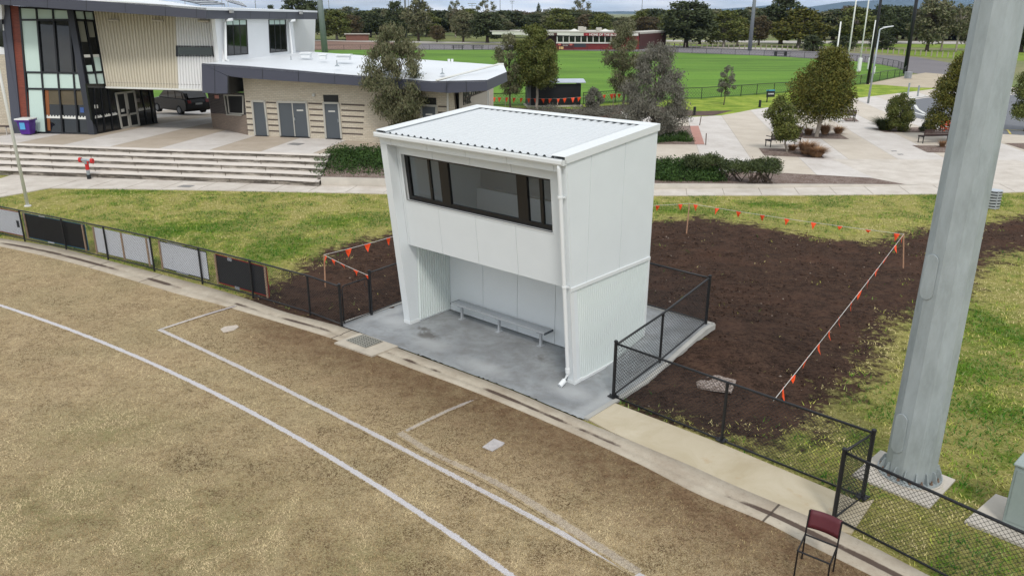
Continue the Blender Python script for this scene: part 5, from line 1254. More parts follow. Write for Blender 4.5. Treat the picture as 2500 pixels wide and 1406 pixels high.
# sign wall at the right end, receding
SW0 = FW.P(1130, 240); FT = PL(np.array([SW0[0], SW0[1], 0])+FW.nb*.6, Wd, 0.)
def z15(x, y): return (1080+x/15.625, 200+y/15.625)
wall(FT, [z15(780, 2400), z15(1660, 2000), z15(1660, 300), z15(740, 200)], mat('sign_wall', C(178, 172, 160), .7, 0, .05, 1.), 'sign_wall', cr_, -.15, 0)
mb = MB(); barp(mb, FT, z15(790, 655), z15(1680, 335), .06, 0, .02); part(mb, 'sign_rail', BAND, cr_)
wall(FW.shift(-.7), [z15(270, 2400), z15(790, 2350), z15(760, 100), z15(240, 100)], mat('recess_dark', C(52, 52, 52), .7), 'recess_wall', cr_, -.1, 0)
for x_ in (210, 1690, 1740): mb = MB(); barp(mb, FT if x_ > 1000 else FW, z15(x_+10, 2000), z15(x_, 350), .09, 0, .06); part(mb, 'downpipe', TRIMW, cr_)
def on_plane_text(pl, pA, pB, hgt_px):
    a, b = pl.P(*pA, .02), pl.P(*pB, .02); return a, unit(b-a)
sign_jobs = [('PARK', z15(795, 905), z15(1090, 812)), ('MACPHERSON', z15(790, 632), z15(1660, 322))]

# ================================================================== PLANTED EDGE BETWEEN PATH AND PLAZA
g = G('mulch_mat', .95, .1); n3 = g.noise(16, 5, .8); n4 = g.noise(2, 4); g.bump(n3, .8, .05)
MULCH = g.out(g.mix(g.ramp(n3, [(.36, 0.), (.64, 1.)]), C(84, 66, 58), g.mix(g.ramp(n4, [(.4, 0.), (.6, 1.)]), C(150, 132, 122), C(176, 160, 150))))
wl = [at(x, y, .03) for x, y in ((768, 452), (950, 456), (1300, 460), (1600, 462), (1850, 459), (2050, 456), (2180, 454), (2284, 453))]
wx = [p[0] for p in wl]; wy = [p[1] for p in wl]
def wallz(x): return .03+.33*(1-lin(-2, 17.6, x))**.8
rows = []; mb = MB()
xs = np.linspace(-8.15, 17.7, 70)
for x in xs:
    y = np.interp(x, wx, wy); z = wallz(x); yt = np.interp(x, fxs, fys)
    rows.append([(x, y+.16+(yt+.05-y-.16)*t, z-.015+(hf(x, yt)+.012-z+.015)*t) for t in np.linspace(0, 1, 8)])
strip_mesh('mulch_bed', rows, MULCH)
rows = []
for x in xs:
    y = np.interp(x, wx, wy); z = wallz(x); rows.append([(x, y, 0.), (x, y, z), (x, y+.17, z), (x, y+.17, 0.)])
strip_mesh('garden_wall', rows, CONC)

# tree pits, brick patch, asphalt loop
def plate(name, pxs, mt, dz=.004, kind='structure', sub=None):
    P = []
    for i, a in enumerate(pxs):
        b = pxs[(i+1) % len(pxs)]
        for k in range(6): P.append(atp(a[0]+(b[0]-a[0])*k/6, a[1]+(b[1]-a[1])*k/6)+[0, 0, .015+dz])
    c0 = sum(P)/len(P); mb = MB().add(P+[c0], [(i, (i+1) % len(P), len(P)) for i in range(len(P))]); return tag(mb.build(name, mt), kind=kind)
for q in (((1852, 363), (1866, 381), (2012, 387), (1990, 366)), ((1936, 325), (1961, 339), (2073, 341), (2048, 328)), ((2227, 356), (2264, 373.5), (2330, 374), (2330, 358)), ((2129, 315), (2160, 324), (2262, 325), (2246, 312)),
          ((2056, 290), (2065, 298), (2098, 298), (2085, 288)), ((2452, 351), (2500, 366), (2560, 366), (2560, 351)), ((1560, 306), (1684, 309), (1698, 354), (1560, 353))): plate('mulch_bed', q, MULCH, .012)
PINKB = brick_mat('pink_brick', C(196, 140, 128), C(176, 116, 104), C(186, 160, 146))
o = plate('brick_paving', ((1684, 309), (1705, 308.5), (1720, 354), (1697, 354)), PINKB, .014); me = o.data; uvl = me.uv_layers.new(name='UVMap')
for l in me.loops: v = me.vertices[l.vertex_index].co; uvl.data[l.index].uv = (v.x, v.y)
g = G('asphalt_mat', .85, .3); n3 = g.noise(30, 4, .7); ASP = g.out(g.mix(g.ramp(n3, [(.3, 0.), (.7, 1.)]), C(96, 98, 104), C(132, 134, 138)))
plate('asphalt_road', ((2222, 246), (2262, 240), (2340, 236), (2520, 232), (2600, 300), (2600, 336), (2440, 328), (2380, 322), (2300, 304), (2250, 292), (2216, 284), (2210, 262)), ASP, .012)
WLN = mat('paint_white', C(222, 222, 216), .7); YLN = mat('paint_yellow', C(206, 186, 90), .7)
def tri_strip(name, pxs, wd, mt, dz=.02):
    P = [atp(*p)+[0, 0, .015+dz] for p in pxs]; rows = []
    for i, p in enumerate(P):
        d = unit((P[min(i+1, len(P)-1)]-P[max(i-1, 0)])[:2]); nn = np.array([-d[1], d[0], 0])*wd/2; rows.append([p-nn, p+nn])
    return strip_mesh(name, rows, mt)
tri_strip('road_marking', [(2222, 282), (2250, 283), (2290, 286)], .12, WLN); tri_strip('road_marking', [(2234, 258), (2240, 268), (2258, 279), (2280, 285)], .22, WLN)
tri_strip('road_marking', [(2230, 276), (2262, 284)], .3, WLN, .024); tri_strip('road_marking', [(2438, 318), (2500, 320), (2560, 322)], .1, YLN); tri_strip('road_marking', [(2459, 318), (2467, 329)], .12, YLN, .024)
tri_strip('road_kerb', [(2216, 243), (2262, 237), (2340, 233), (2520, 229)], .3, WLN, .05)

# ================================================================== OVAL BEYOND
oval_px_near = [(1200, 259), (1330, 258), (1462, 253), (1502, 250), (1661, 243), (1712, 242), (1760.6, 237.6), (1808.5, 234.8), (1847, 231.5), (1888.7, 229), (1928, 226), (1990, 220), (2050, 212.5), (2100, 206.2), (2147, 197), (2182.7, 191), (2206.7, 185.8)]
oval_px_far = [(2214, 176), (2192, 167), (2154, 159), (2091, 151), (2000, 145), (1928, 140.4), (1865, 137), (1760, 133), (1655, 129.5), (1500, 126), (1368, 123.8), (1192, 122.4), (1012, 122.4), (880, 122.5), (717, 123.8)]
near = [at(*p, -.05) for p in oval_px_near]; far = [at(*p, -.05) for p in oval_px_far]
left_pts = [np.array([-82., 140, -.05]), np.array([-78., 112, -.05]), np.array([-62., 86, -.05]), np.array([-42., 73, -.05]), np.array([-28., 67.2, -.05]), np.array([-12., 63., -.05])]
OV = near+far+left_pts
g = G('oval_grass', .9, .15); sp = g.sep(); nA = g.noise(.05, 4, .6, stretch=(.4, 1.6, 1)); nB = g.noise(.25, 5, .65, stretch=(.5, 1.5, 1)); nC = g.noise(4, 5, .7)
c = g.mix(g.ramp(nA, [(.36, 0.), (.62, 1.)]), C(74, 108, 36), C(108, 150, 50)); c = g.mix(g.ramp(nB, [(.42, 0.), (.66, .6)]), c, C(124, 160, 60)); c = g.mix(g.ramp(nC, [(.4, .3), (.6, 0.)]), c, C(60, 88, 30))
OVM = g.out(c)
c0 = sum(OV)/len(OV); tag(MB().add(OV+[c0], [(i, (i+1) % len(OV), len(OV)) for i in range(len(OV))]).build('oval_field', OVM), kind='structure')
def far_sheet(name, pxs, mt, z=-.07): P = [at(x, y, z) for x, y in pxs]; mb = MB(); 
def fsheet(name, pxs, mt, z): P = [at(x, y, z) for x, y in pxs]; return tag(MB().add(P, [tuple(range(len(P)))]).build(name, mt), kind='structure')
GRAV = mat('gravel_grey', C(126, 122, 124), .95, 0, .1, .12, 0, 1, .1); GRAVB = mat('gravel_brown', C(132, 108, 96), .95, 0, .16, .1, 0, 1, .1); ROADP = mat('road_pale', C(178, 172, 164), .9, 0, .08, .1)
GRS = mat('verge_green', C(96, 124, 48), .95, 0, .25, .3, 0, 1, .1, col2=C(142, 156, 66)); GRD = mat('paddock_dry', C(120, 122, 76), .95, 0, .2, .05, 0, 1, .1, col2=C(98, 108, 60)); DIRTP = mat('sandy_path', C(186, 172, 150), .95, 0, .1, .4)
fsheet('gravel_track', [(1010, 122), (1368, 123.5), (1655, 129), (1865, 136.6), (2000, 144.6), (2091, 150.5), (2154, 158.5), (2192, 166.6), (2214, 176), (2330, 196), (2420, 185), (2340, 158), (2240, 140), (2050, 128), (1900, 122), (1640, 113), (1500, 111), (1230, 110), (1080, 108), (1030, 106)], GRAV, -.075)
fsheet('dirt_bank', [(640, 124), (717, 123), (990, 121.5), (1000, 112), (960, 103), (850, 101), (715, 100), (560, 102)], GRAVB, -.07)
fsheet('far_road', [(560, 100), (800, 101), (1080, 106.5), (1250, 107), (1250, 103.5), (1080, 102.5), (800, 98.5), (560, 98)], ROADP, -.066)
fsheet('far_road', [(1480, 112), (1700, 117), (1900, 123), (1960, 122), (1900, 118), (1700, 113), (1480, 109)], ROADP, -.06)
fsheet('far_road', [(1450, 100), (1950, 106), (2340, 108), (2700, 109), (2700, 102), (2340, 101), (1950, 100.5), (1450, 97)], ROADP, -.066)
fsheet('verge', [(1980, 113), (2340, 118), (2700, 122), (2700, 112), (2340, 109.5), (1980, 107)], GRS, -.062)
fsheet('verge', [(2100, 124), (2240, 138), (2340, 145), (2600, 152), (2600, 130), (2340, 124), (2100, 120)], GRS, -.07)
fsheet('verge', [(1640, 113), (1900, 121), (1960, 118.5), (1640, 108)], GRS, -.064)
fsheet('verge', [(1050, 107), (1450, 108), (1450, 94), (1050, 93)], GRD, -.068)
fsheet('verge', [(560, 97), (1050, 98), (1050, 88), (560, 88)], GRD, -.068)
# lawn between the oval and the plaza, with the disturbed soil strip
g = G('verge_lawn', .95, .1); n1 = g.noise(.6, 5, .65); n3 = g.noise(9, 5, .75)
c = g.mix(g.ramp(n1, [(.35, 0.), (.65, 1.)]), C(104, 136, 40), C(168, 180, 76)); c = g.mix(g.ramp(n3, [(.36, .5), (.52, 0.)]), c, C(72, 92, 32)); VL = g.out(c)
fsheet('verge_lawn', [(1150, 300), (1150, 258), (1330, 258.5), (1462, 253.5), (1661, 243.5), (1761, 238), (1889, 229.5), (1990, 221), (2100, 207), (2160, 203), (2350, 212), (2350, 222), (2225, 224), (2110, 238), (2080, 246), (1960, 255), (1840, 270), (1760, 286), (1690, 292), (1540, 300)], VL, -.062)
SOILM = mat('soil_far', C(72, 54, 46), .95, 0, .25, 1.5, .5, 10., col2=C(104, 82, 70))
fsheet('soil_strip', [(1420, 262), (1560, 254), (1620, 262), (1700, 272), (1790, 270), (1740, 283), (1640, 284), (1560, 275), (1440, 276)], SOILM, -.056)
fsheet('soil_strip', [(1150, 266), (1290, 264), (1430, 267), (1570, 272), (1600, 330), (1400, 340), (1150, 340)], SOILM, -.053)
fsheet('sandy_path', [(2110, 206.5), (2190, 190), (2215, 185), (2260, 178), (2330, 184), (2400, 200), (2400, 218), (2230, 214), (2160, 208)], DIRTP, -.056)
# blue hills far away
def hill(name, ctrl, y_, mt):
    top = [(px, ) for px, _ in ctrl]; V = []; rows = []
    for px, zt in ctrl:
        x = (px-1250)/FPX*y_*1.0; rows.append([(x, y_-600, -20), (x, y_-200, zt*.62), (x, y_, zt), (x, y_+600, zt*.5), (x, y_+900, -20)])
    return strip_mesh(name, rows, mt, smooth=True)
HM = mat('hill_forest', C(62, 76, 60), 1, 0, .12, .002, 0, 1, 0.)
hill('hills', [(1300, 5), (1420, 30), (1500, 42), (1560, 36), (1620, 40), (1700, 70), (1790, 112), (1850, 150), (1930, 120), (2010, 200), (2120, 245), (2250, 250), (2400, 235), (2600, 240), (2900, 120)], 13500, HM)
hill('hills', [(500, 0), (760, 30), (860, 44), (960, 28), (1150, 8)], 13800, HM)

# oval fence
def far_fence(label, pts, h, nm='oval_fence', wr=.006, pitch=.28):
    f = root(nm, label, 'fence', pts[0]); part(MB().tube([p+[0, 0, h] for p in pts], .028, 5), 'top_rail', FBLK, f); part(MB().tube([p+[0, 0, .08] for p in pts], .02, 4), 'bottom_rail', FBLK, f)
    mb = MB()
    for a, b in zip(pts[:-1], pts[1:]): wires(mb, a, b, a[2]+.08, b[2]+.08, h-.1, pitch, wr)
    part(mb, 'chain_mesh', WIRE, f); q = []
    for a, b in zip(pts[:-1], pts[1:]):
        L = np.linalg.norm(b-a); k = max(1, round(L/2.9)); q += [a+(b-a)*j/k for j in range(k)]
    q.append(pts[-1])
    for p in q: part(MB().tube([p, p+[0, 0, h+.02]], .032, 6), 'post', FBLK, f)
nfp = [at(x, y-.3, -.05) for x, y in [(1200, 259), (1284, 258)]]; 
far_fence('black mesh fence on the near side of the green oval, left of the dugout', [left_pts[-2], left_pts[-1]]+nfp, .95)
far_fence('black mesh fence on the near side of the green oval, right of the dugout', [at(x, y, -.05) for x, y in [(1424, 255.5)]+oval_px_near[2:]], .95)
far_fence('black mesh fence round the far right curve of the oval', [at(x, y, -.05) for x, y in [oval_px_near[-1]]+oval_px_far[:7]], .95, pitch=.35)
far_fence('black mesh fence along the far side of the green oval', [at(x, y, -.05) for x, y in oval_px_far[6:]], .95, wr=.005, pitch=.6)

# ================================================================== TREES
def leaf_mat(name, c1, c2, c3=None, tr=.15):
    g = G(name, .75, .25); oi = N(g.t, 'ShaderNodeNewGeometry'); ri = oi.outputs['Random Per Island']; n1 = g.noise(1.1, 3, .6)
    c = g.mix(g.ramp(n1, [(.35, 0.), (.65, 1.)]), c1, c2); c = g.mix(g.ramp(ri, [(.0, .0), (1., .55)]), c, c3 or c2); g.out(c)
    return g.m
LM = {'gum': leaf_mat('leaf_gum', C(80, 92, 58), C(108, 112, 80), C(140, 128, 104)), 'grey': leaf_mat('leaf_grey', C(88, 90, 80), C(116, 114, 102), C(142, 136, 124)), 'olive': leaf_mat('leaf_olive', C(66, 84, 38), C(98, 108, 52), C(130, 124, 68)),
      'gold': leaf_mat('leaf_gold', C(58, 72, 32), C(92, 98, 42), C(136, 122, 54)), 'dark': leaf_mat('leaf_dark', C(46, 60, 36), C(76, 86, 54), C(92, 96, 66)), 'hedge': leaf_mat('leaf_hedge', C(34, 58, 26), C(54, 82, 34), C(80, 104, 44)),
      'brown': leaf_mat('leaf_brown', C(74, 66, 48), C(98, 84, 60), C(108, 96, 66)), 'shrub': leaf_mat('leaf_shrub', C(52, 66, 38), C(78, 90, 50), C(96, 104, 64)), 'straw': leaf_mat('leaf_straw', C(140, 104, 76), C(176, 140, 106), C(190, 160, 126)), 'orange': leaf_mat('leaf_orange', C(196, 80, 50), C(220, 96, 60))}
BARKP = mat('bark_pale', C(160, 150, 138), .9, 0, .22, 3., .3, 12.); BARKD = mat('bark_dark', C(84, 72, 62), .9, 0, .2, 4., .3, 12.)
def leaves(cs, rs, n, l, w_, droop=0., flat=.8, shell=.5, sd=0, zmin=None, jit=.13):
    r = np.random.default_rng(sd); cs = np.array(cs, float); rs = np.array(rs, float); p = rs**2.2; p /= p.sum(); k = r.choice(len(cs), n, p=p)
    d = r.normal(size=(n, 3)); d /= np.linalg.norm(d, axis=1)[:, None]; rad_ = rs[k]*(shell+(1.08-shell)*r.random(n)**.8)
    c = cs[k]+d*rad_[:, None]*[1, 1, flat]; c += r.normal(size=(n, 3))*jit*rs[k][:, None]
    if zmin is not None: c[:, 2] = np.maximum(c[:, 2], zmin+r.random(n)*.05)
    ax = r.normal(size=(n, 3)); ax[:, 2] = ax[:, 2]*(1-droop)-2.2*droop; ax /= np.linalg.norm(ax, axis=1)[:, None]
    b = np.cross(ax, d+r.normal(size=(n, 3))*.7); b /= np.linalg.norm(b, axis=1)[:, None]+1e-9
    s = (.65+.7*r.random(n))[:, None]; A = ax*l*.5*s; Bv = b*w_*.5*s
    V = np.stack([c-A, c+Bv, c+A, c-Bv], 1).reshape(-1, 3); return V, np.arange(4*n).reshape(-1, 4)
def prof_r(prof, t): return float(np.interp(t, [p[0] for p in prof], [p[1] for p in prof]))
ROUND = [(0, .35), (.15, .8), (.4, 1.), (.65, .9), (.85, .6), (1, .2)]; DOME = [(0, .75), (.25, 1.), (.6, .88), (.85, .55), (1, .15)]; CONE = [(0, .8), (.2, 1.), (.5, .75), (.8, .38), (1, .08)]; TALL = [(0, .3), (.2, .6), (.45, 1.), (.7, .85), (1, .25)]
def tree(name, label, cat, base, h, th, Rr_, prof=ROUND, nl=26, lr=.3, n=9000, l=.12, w_=.05, leaf='olive', bark=BARKD, tr=.09, droop=0., lean=(0, 0), sd=1, group=None, extra=None, fork=None):
    r = np.random.default_rng(sd); T = root(name, label, cat, base, group); B = np.asarray(base, float); cs = []; rs = []
    for k in range(nl):
        t = (k+.5)/nl; t = t**.9; rr_ = prof_r(prof, t)*Rr_; a = k*2.39996+r.random()*.7; q = rr_*math.sqrt(.25+.75*r.random())*max(0, 1-lr*.85)
        cs.append(B+[q*math.cos(a)+lean[0]*t, q*math.sin(a)+lean[1]*t, th+(h-th)*t*(1-lr*.30)+r.normal()*.03*h]); rs.append(lr*Rr_*(.75+.5*r.random())*(1.-.35*t))
    top = B+[lean[0]*.3, lean[1]*.3, th+.15*(h-th)]; mb = MB()
    mb.tube([B-[0, 0, .1], B+[0, 0, .12*th], B+[(top-B)[0]*.45+r.normal()*.04, (top-B)[1]*.45, th*.55], top], tr, 8, rs=[tr*1.35, tr*1.1, tr*.95, tr*.75])
    mid = B+[lean[0]*.7, lean[1]*.7, th+.62*(h-th)]; mb.tube([top, (top+mid)/2+r.normal(size=3)*.08, mid], tr*.6, 6, rs=[tr*.75, tr*.5, tr*.15])
    for k in range(0, nl, max(1, nl//16)):
        s = top+(mid-top)*r.random()*.7 if k > nl*.4 else top-(top-B)*r.random()*.15; m_ = (s+cs[k])/2+[0, 0, -.1*Rr_*r.random()]; mb.tube([s, m_, cs[k]], tr*.3, 5, rs=[tr*.42, tr*.28, tr*.08])
    part(mb, 'trunk', bark, T, smooth=True)
    V, F = leaves(cs, rs, n, l, w_, droop, sd=sd+50, shell=.15 if droop > .5 else .45, jit=.34 if droop > .5 else .16); V -= np.array(T.location); npmesh('crown', V, F, LM[leaf], T)
    if extra:
        V, F = leaves(*extra[:2], extra[2], l, w_, droop, sd=sd+90); V -= np.array(T.location); npmesh('orange_foliage', V, F, LM['orange'], T)
    return T
tree('gum_tree', 'drooping grey-green gum in front of the blonde brick change rooms', 'tree', atp(985, 362), 5.75, 1.35, 1.85, TALL, 70, .21, 26000, .15, .038, 'gum', BARKD, .085, .75, (-.35, 0), 3)
tree('gum_tree', 'tall silvery grey gum, widest of the gums right behind the coaches box roof', 'tree', atp(1592, 335), 5.4, .35, 2.15, DOME, 80, .22, 30000, .15, .04, 'grey', BARKD, .10, .6, (.0, 0), 5)
tree('gum_tree', 'open dull green gum just left of the silvery grey gum', 'tree', at(1521, 266, -.06), 6.4, 1.6, 1.9, TALL, 50, .24, 15000, .17, .05, 'gum', BARKD, .085, .6, (-.3, 0), 8)
tree('box_tree', 'dense round-headed green tree with a pale trunk beside the black dugout', 'tree', at(1310, 268, -.06), 6.4, 2.0, 2.05, ROUND, 60, .26, 24000, .17, .07, 'olive', BARKP, .10, .3, (-.1, 0), 10)
tree('gum_tree', 'thin wispy gum left of the round-headed tree by the dugout', 'tree', at(1246, 267, -.06), 5.8, 1.2, 1.5, TALL, 40, .24, 10000, .17, .05, 'gum', BARKD, .07, .6, (-.2, 0), 12)
tree('sapling', 'small sparse sapling alone on the grass before the oval fence', 'tree', at(1767, 257, -.06), 3.1, 1.05, 1.0, ROUND, 30, .22, 3400, .13, .04, 'grey', BARKD, .04, .4, (.1, 0), 14)
tree('shrub', 'round grey shrub at the right end of the black dugout', 'shrub', at(1448, 270, -.06), 1.75, .2, .95, ROUND, 18, .34, 5000, .13, .04, 'grey', BARKD, .05, .3, (0, 0), 16)
tree('lilly_pilly', 'small leaning green tree over the left plaza bench', 'tree', atp(1921, 372), 2.95, .75, 1.02, ROUND, 24, .34, 9000, .11, .055, 'olive', BARKP, .055, .2, (-.75, 0), 18)
tree('plaza_tree', 'big dense dome tree with yellowing top on the plaza', 'tree', atp(1993, 336), 5.3, 1.4, 2.35, [(0, .6), (.12, .95), (.35, 1.), (.6, .8), (.8, .52), (1, .12)], 60, .30, 34000, .13, .06, 'gold', BARKP, .12, .2, (.45, 0), 20)
tree('plaza_shrub_tree', 'small round green tree on the plaza left of the light tower', 'tree', atp(2196, 322), 2.45, .25, 1.15, ROUND, 24, .33, 11000, .11, .05, 'olive', BARKD, .06, .2, (-.25, 0), 22)
bT = atp(2318, 345)
tree('plaza_tree', 'tall green tree with orange leaves low down, beside the light tower', 'tree', bT, 5.2, .8, 1.75, DOME, 40, .32, 22000, .13, .06, 'gold', BARKD, .10, .2, (0, 0), 24,
     extra=([bT+[-.75, -.9, 1.0], bT+[-.3, -1.2, .8], bT+[-.1, -1.3, 1.3]], [.35, .4, .3], 260))
tree('plaza_tree', 'dark green tree cut by the right edge of the photo', 'tree', atp(2502, 322), 4.3, 1.0, 1.5, ROUND, 30, .34, 14000, .13, .06, 'olive', BARKD, .09, .2, (0, 0), 26)
tree('small_bush', 'little dark bush under the plaza tree with orange leaves', 'shrub', atp(2262, 322), .75, .05, .55, DOME, 10, .4, 2200, .10, .05, 'dark', BARKD, .03, .2, (0, 0), 28)

# hedges and shrubs along the path
def mass(name, label, cat, cs, rs, n, l, w_, leaf, stems=None, sd=1, droop=0., group=None, flat=.7, zmin=None):
    base = np.array(cs[0])*1.; base[2] = 0; T = root(name, label, cat, base, group); V, F = leaves(cs, rs, n, l, w_, droop, flat=flat, shell=.35, sd=sd, zmin=zmin); V -= base; npmesh('foliage', V, F, LM[leaf], T)
    if stems:
        mb = MB(); r = np.random.default_rng(sd)
        for s in stems:
            for k in range(7): c_ = cs[r.integers(len(cs))]; mb.tube([s+r.normal(size=3)*[.08, .08, 0], (np.array(c_)+s)/2+r.normal(size=3)*.08, np.array(c_)+r.normal(size=3)*.15], .018, 5, rs=[.025, .018, .006])
        part(mb, 'stems', BARKD, T)
    return T
def row(pa, pb, za, zb2, r_, k, jit=.1, sd=0):
    r = np.random.default_rng(sd); return [pa+(pb-pa)*i/(k-1)+np.array([r.normal()*jit, r.normal()*jit, za+(zb2-za)*i/(k-1)]) for i in range(k)], [r_*(.85+.3*r.random()) for _ in range(k)]
ha, hb = at(785, 444), at(1010, 446); cs, rs = [], []
for off, zz in ((-.02, .25), (.45, .45), (1.0, .62), (1.6, .76), (2.2, .88)):
    c_, r_ = row(ha+[0, off, 0], hb+[1.5, off, 0], zz, zz, .46, 20, .08, int(off*10)+5); cs += c_; rs += r_
mass('hedge', 'low dark green hedge between the terrace steps and the coaches box', 'hedge', cs, rs, 46000, .10, .045, 'hedge', sd=31, flat=.75, zmin=.1)
ha, hb = at(1500, 452), at(1755, 452); cs, rs = [], []
for off, zz in ((.02, .26), (.5, .42), (1.0, .55), (1.5, .62)):
    c_, r_ = row(ha+[0, off, 0], hb+[0, off, 0], zz+.12, zz-.02, .38, 13, .08, int(off*10)+3); cs += c_; rs += r_
mass('hedge', 'low dark green hedge right of the coaches box behind the garden wall', 'hedge', cs, rs, 26000, .10, .045, 'hedge', sd=33, flat=.8, zmin=.1)
def shrub(label, px0, px1, pyb, pyt, n, sd, nst=3):
    a, b = at(px0, pyb, .2), at(px1, pyb, .2); top = ht(pyt, (a+b)/2); k = 9; r = np.random.default_rng(sd); cs = []; rs = []
    for i in range(k*2): t = (i % k+.5)/k; cs.append(a+(b-a)*t+np.array([0, r.normal()*.25, (top-.2)*(.62+.12*(i//k))+r.normal()*.05])); rs.append((top)*.24*(.8+.4*r.random()))
    st_ = [a+(b-a)*t for t in np.linspace(.2, .8, nst)]
    mass('shrub', label, 'shrub', cs, rs, n, .085, .035, 'shrub', stems=st_, sd=sd)
shrub('leafy shrub behind the right hedge, leftmost of the three by the garden wall', 1672, 1758, 432, 376, 6500, 41)
shrub('thin leafy shrub in the middle of the three by the garden wall', 1762, 1812, 440, 388, 3200, 43, 2)
shrub('widest leafy shrub, rightmost of the three by the garden wall', 1812, 1902, 446, 384, 7500, 45, 4)
cs = [atp(x, y)+[0, 0, .12] for x, y in ((1600, 348), (1625, 346), (1650, 345), (1675, 346), (1640, 335), (1665, 333), (1610, 335), (1580, 345))]
mass('ground_cover', 'bright green ground cover in the bed beside the pink brick paving', 'ground cover', cs, [.45]*8, 7000, .09, .04, 'hedge', sd=47, flat=.45)
cs = []; rr_ = np.random.default_rng(5)
for k in range(60): cs.append(at(1250+k*6.4, 284+rr_.normal()*9, -.05)+[0, 0, .1])
mass('grey_ground_cover', 'straggly grey low planting behind the coaches box roof', 'ground cover', cs, [.6]*60, 22000, .13, .04, 'grey', sd=49, flat=.5)
def tuft(label, px_, py_, r_, h_, n, sd, leaf='straw'):
    p = atp(px_, py_); T = root('grass_tuft', label, 'grass tuft', p, 'ornamental grasses on the plaza'); r = np.random.default_rng(sd); a = r.random(n)*2*math.pi; q = np.sqrt(r.random(n))*r_*.4; sp_ = r_*(.4+.9*r.random(n)); hh = h_*(.5+.6*r.random(n))
    b0 = np.stack([np.cos(a)*q, np.sin(a)*q, np.zeros(n)], -1); t1 = b0+np.stack([np.cos(a)*sp_*.4, np.sin(a)*sp_*.4, hh*.7], -1); t2 = b0+np.stack([np.cos(a)*sp_, np.sin(a)*sp_, hh*(.7+.3*r.random(n))], -1); wv = np.stack([-np.sin(a), np.cos(a), a*0], -1)*.012
    V = np.stack([b0-wv, b0+wv, t1+wv, t1-wv, t2+wv*.3, t2-wv*.3], 1).reshape(-1, 3); i = np.arange(n)*6; F = np.concatenate([np.stack([i, i+1, i+2, i+3], -1), np.stack([i+3, i+2, i+4, i+5], -1)]); npmesh('blades', V, F, LM[leaf], T)
for args in (('brown grass tuft left of the big plaza tree trunk', 1945, 327, .45, .55, 500, 1), ('small brown grass tuft close left of the big plaza tree trunk', 1973, 330, .35, .45, 400, 2), ('tall brown grass tuft right of the big plaza tree trunk', 2013, 329, .4, .7, 500, 3), ('loose brown grass tuft at the right of the big plaza tree bed', 2046, 327, .4, .5, 400, 4),
             ('large brown grass tuft in the leaning tree bed', 1968, 378, .5, .75, 900, 5), ('wide brown grass tuft at the right end of the leaning tree bed', 1992, 384, .55, .6, 900, 6), ('small dull tuft beside the leaning tree trunk', 1934, 368, .3, .35, 300, 7), ('brown grass tuft in front of the bench beside the light tower', 2300, 360, .25, .4, 200, 8)): tuft(*args)
tuft('green strappy grass clump left of the small round plaza tree', 2160, 318, .75, .8, 1600, 9, 'shrub')

# background trees: prototypes then copies
BG_ = {}
def bgtree(kind, label, px_, yb, yt, wpx):
    b = at(px_, yb, -.06); h = max(2.5, ht(yt, b)+.06); Rw = wpx/2/FPX*np.linalg.norm(b-[0, 0, H])
    if kind not in BG_:
        spec = {'dark': dict(prof=ROUND, nl=30, lr=.32, n=4200, l=.55, w_=.28, leaf='dark', bark=BARKD, tr=.28, th=.22), 'olive': dict(prof=DOME, nl=30, lr=.32, n=4200, l=.5, w_=.26, leaf='olive', bark=BARKP, tr=.26, th=.18), 'sparse': dict(prof=TALL, nl=16, lr=.26, n=1700, l=.5, w_=.22, leaf='gum', bark=BARKP, tr=.22, th=.35),
                'brown': dict(prof=ROUND, nl=26, lr=.32, n=3600, l=.5, w_=.22, leaf='brown', bark=BARKD, tr=.22, th=.2), 'gum': dict(prof=TALL, nl=26, lr=.3, n=3600, l=.55, w_=.24, leaf='gum', bark=BARKD, tr=.26, th=.25), 'gold': dict(prof=DOME, nl=30, lr=.3, n=4200, l=.5, w_=.26, leaf='gold', bark=BARKP, tr=.26, th=.2),
                'bush': dict(prof=DOME, nl=26, lr=.36, n=4000, l=.5, w_=.26, leaf='dark', bark=BARKD, tr=.2, th=.04), 'cone': dict(prof=CONE, nl=24, lr=.3, n=3000, l=.5, w_=.2, leaf='dark', bark=BARKD, tr=.2, th=.1)}[kind]
        th = spec.pop('th'); T = tree('background_tree', label, 'tree', b, 10., th*10, 4.0, sd=hash_(kind), group='trees beyond the oval', **spec); BG_[kind] = T
    else: T = copy_tree(BG_[kind]); T['label'] = label
    T.location = b; T.scale = (Rw/3.1, Rw/3.1*random.uniform(.9, 1.1), h/10.1); T.rotation_euler = (0, 0, random.uniform(0, 6.28)); return T
def hash_(s): return sum(ord(c) for c in s)
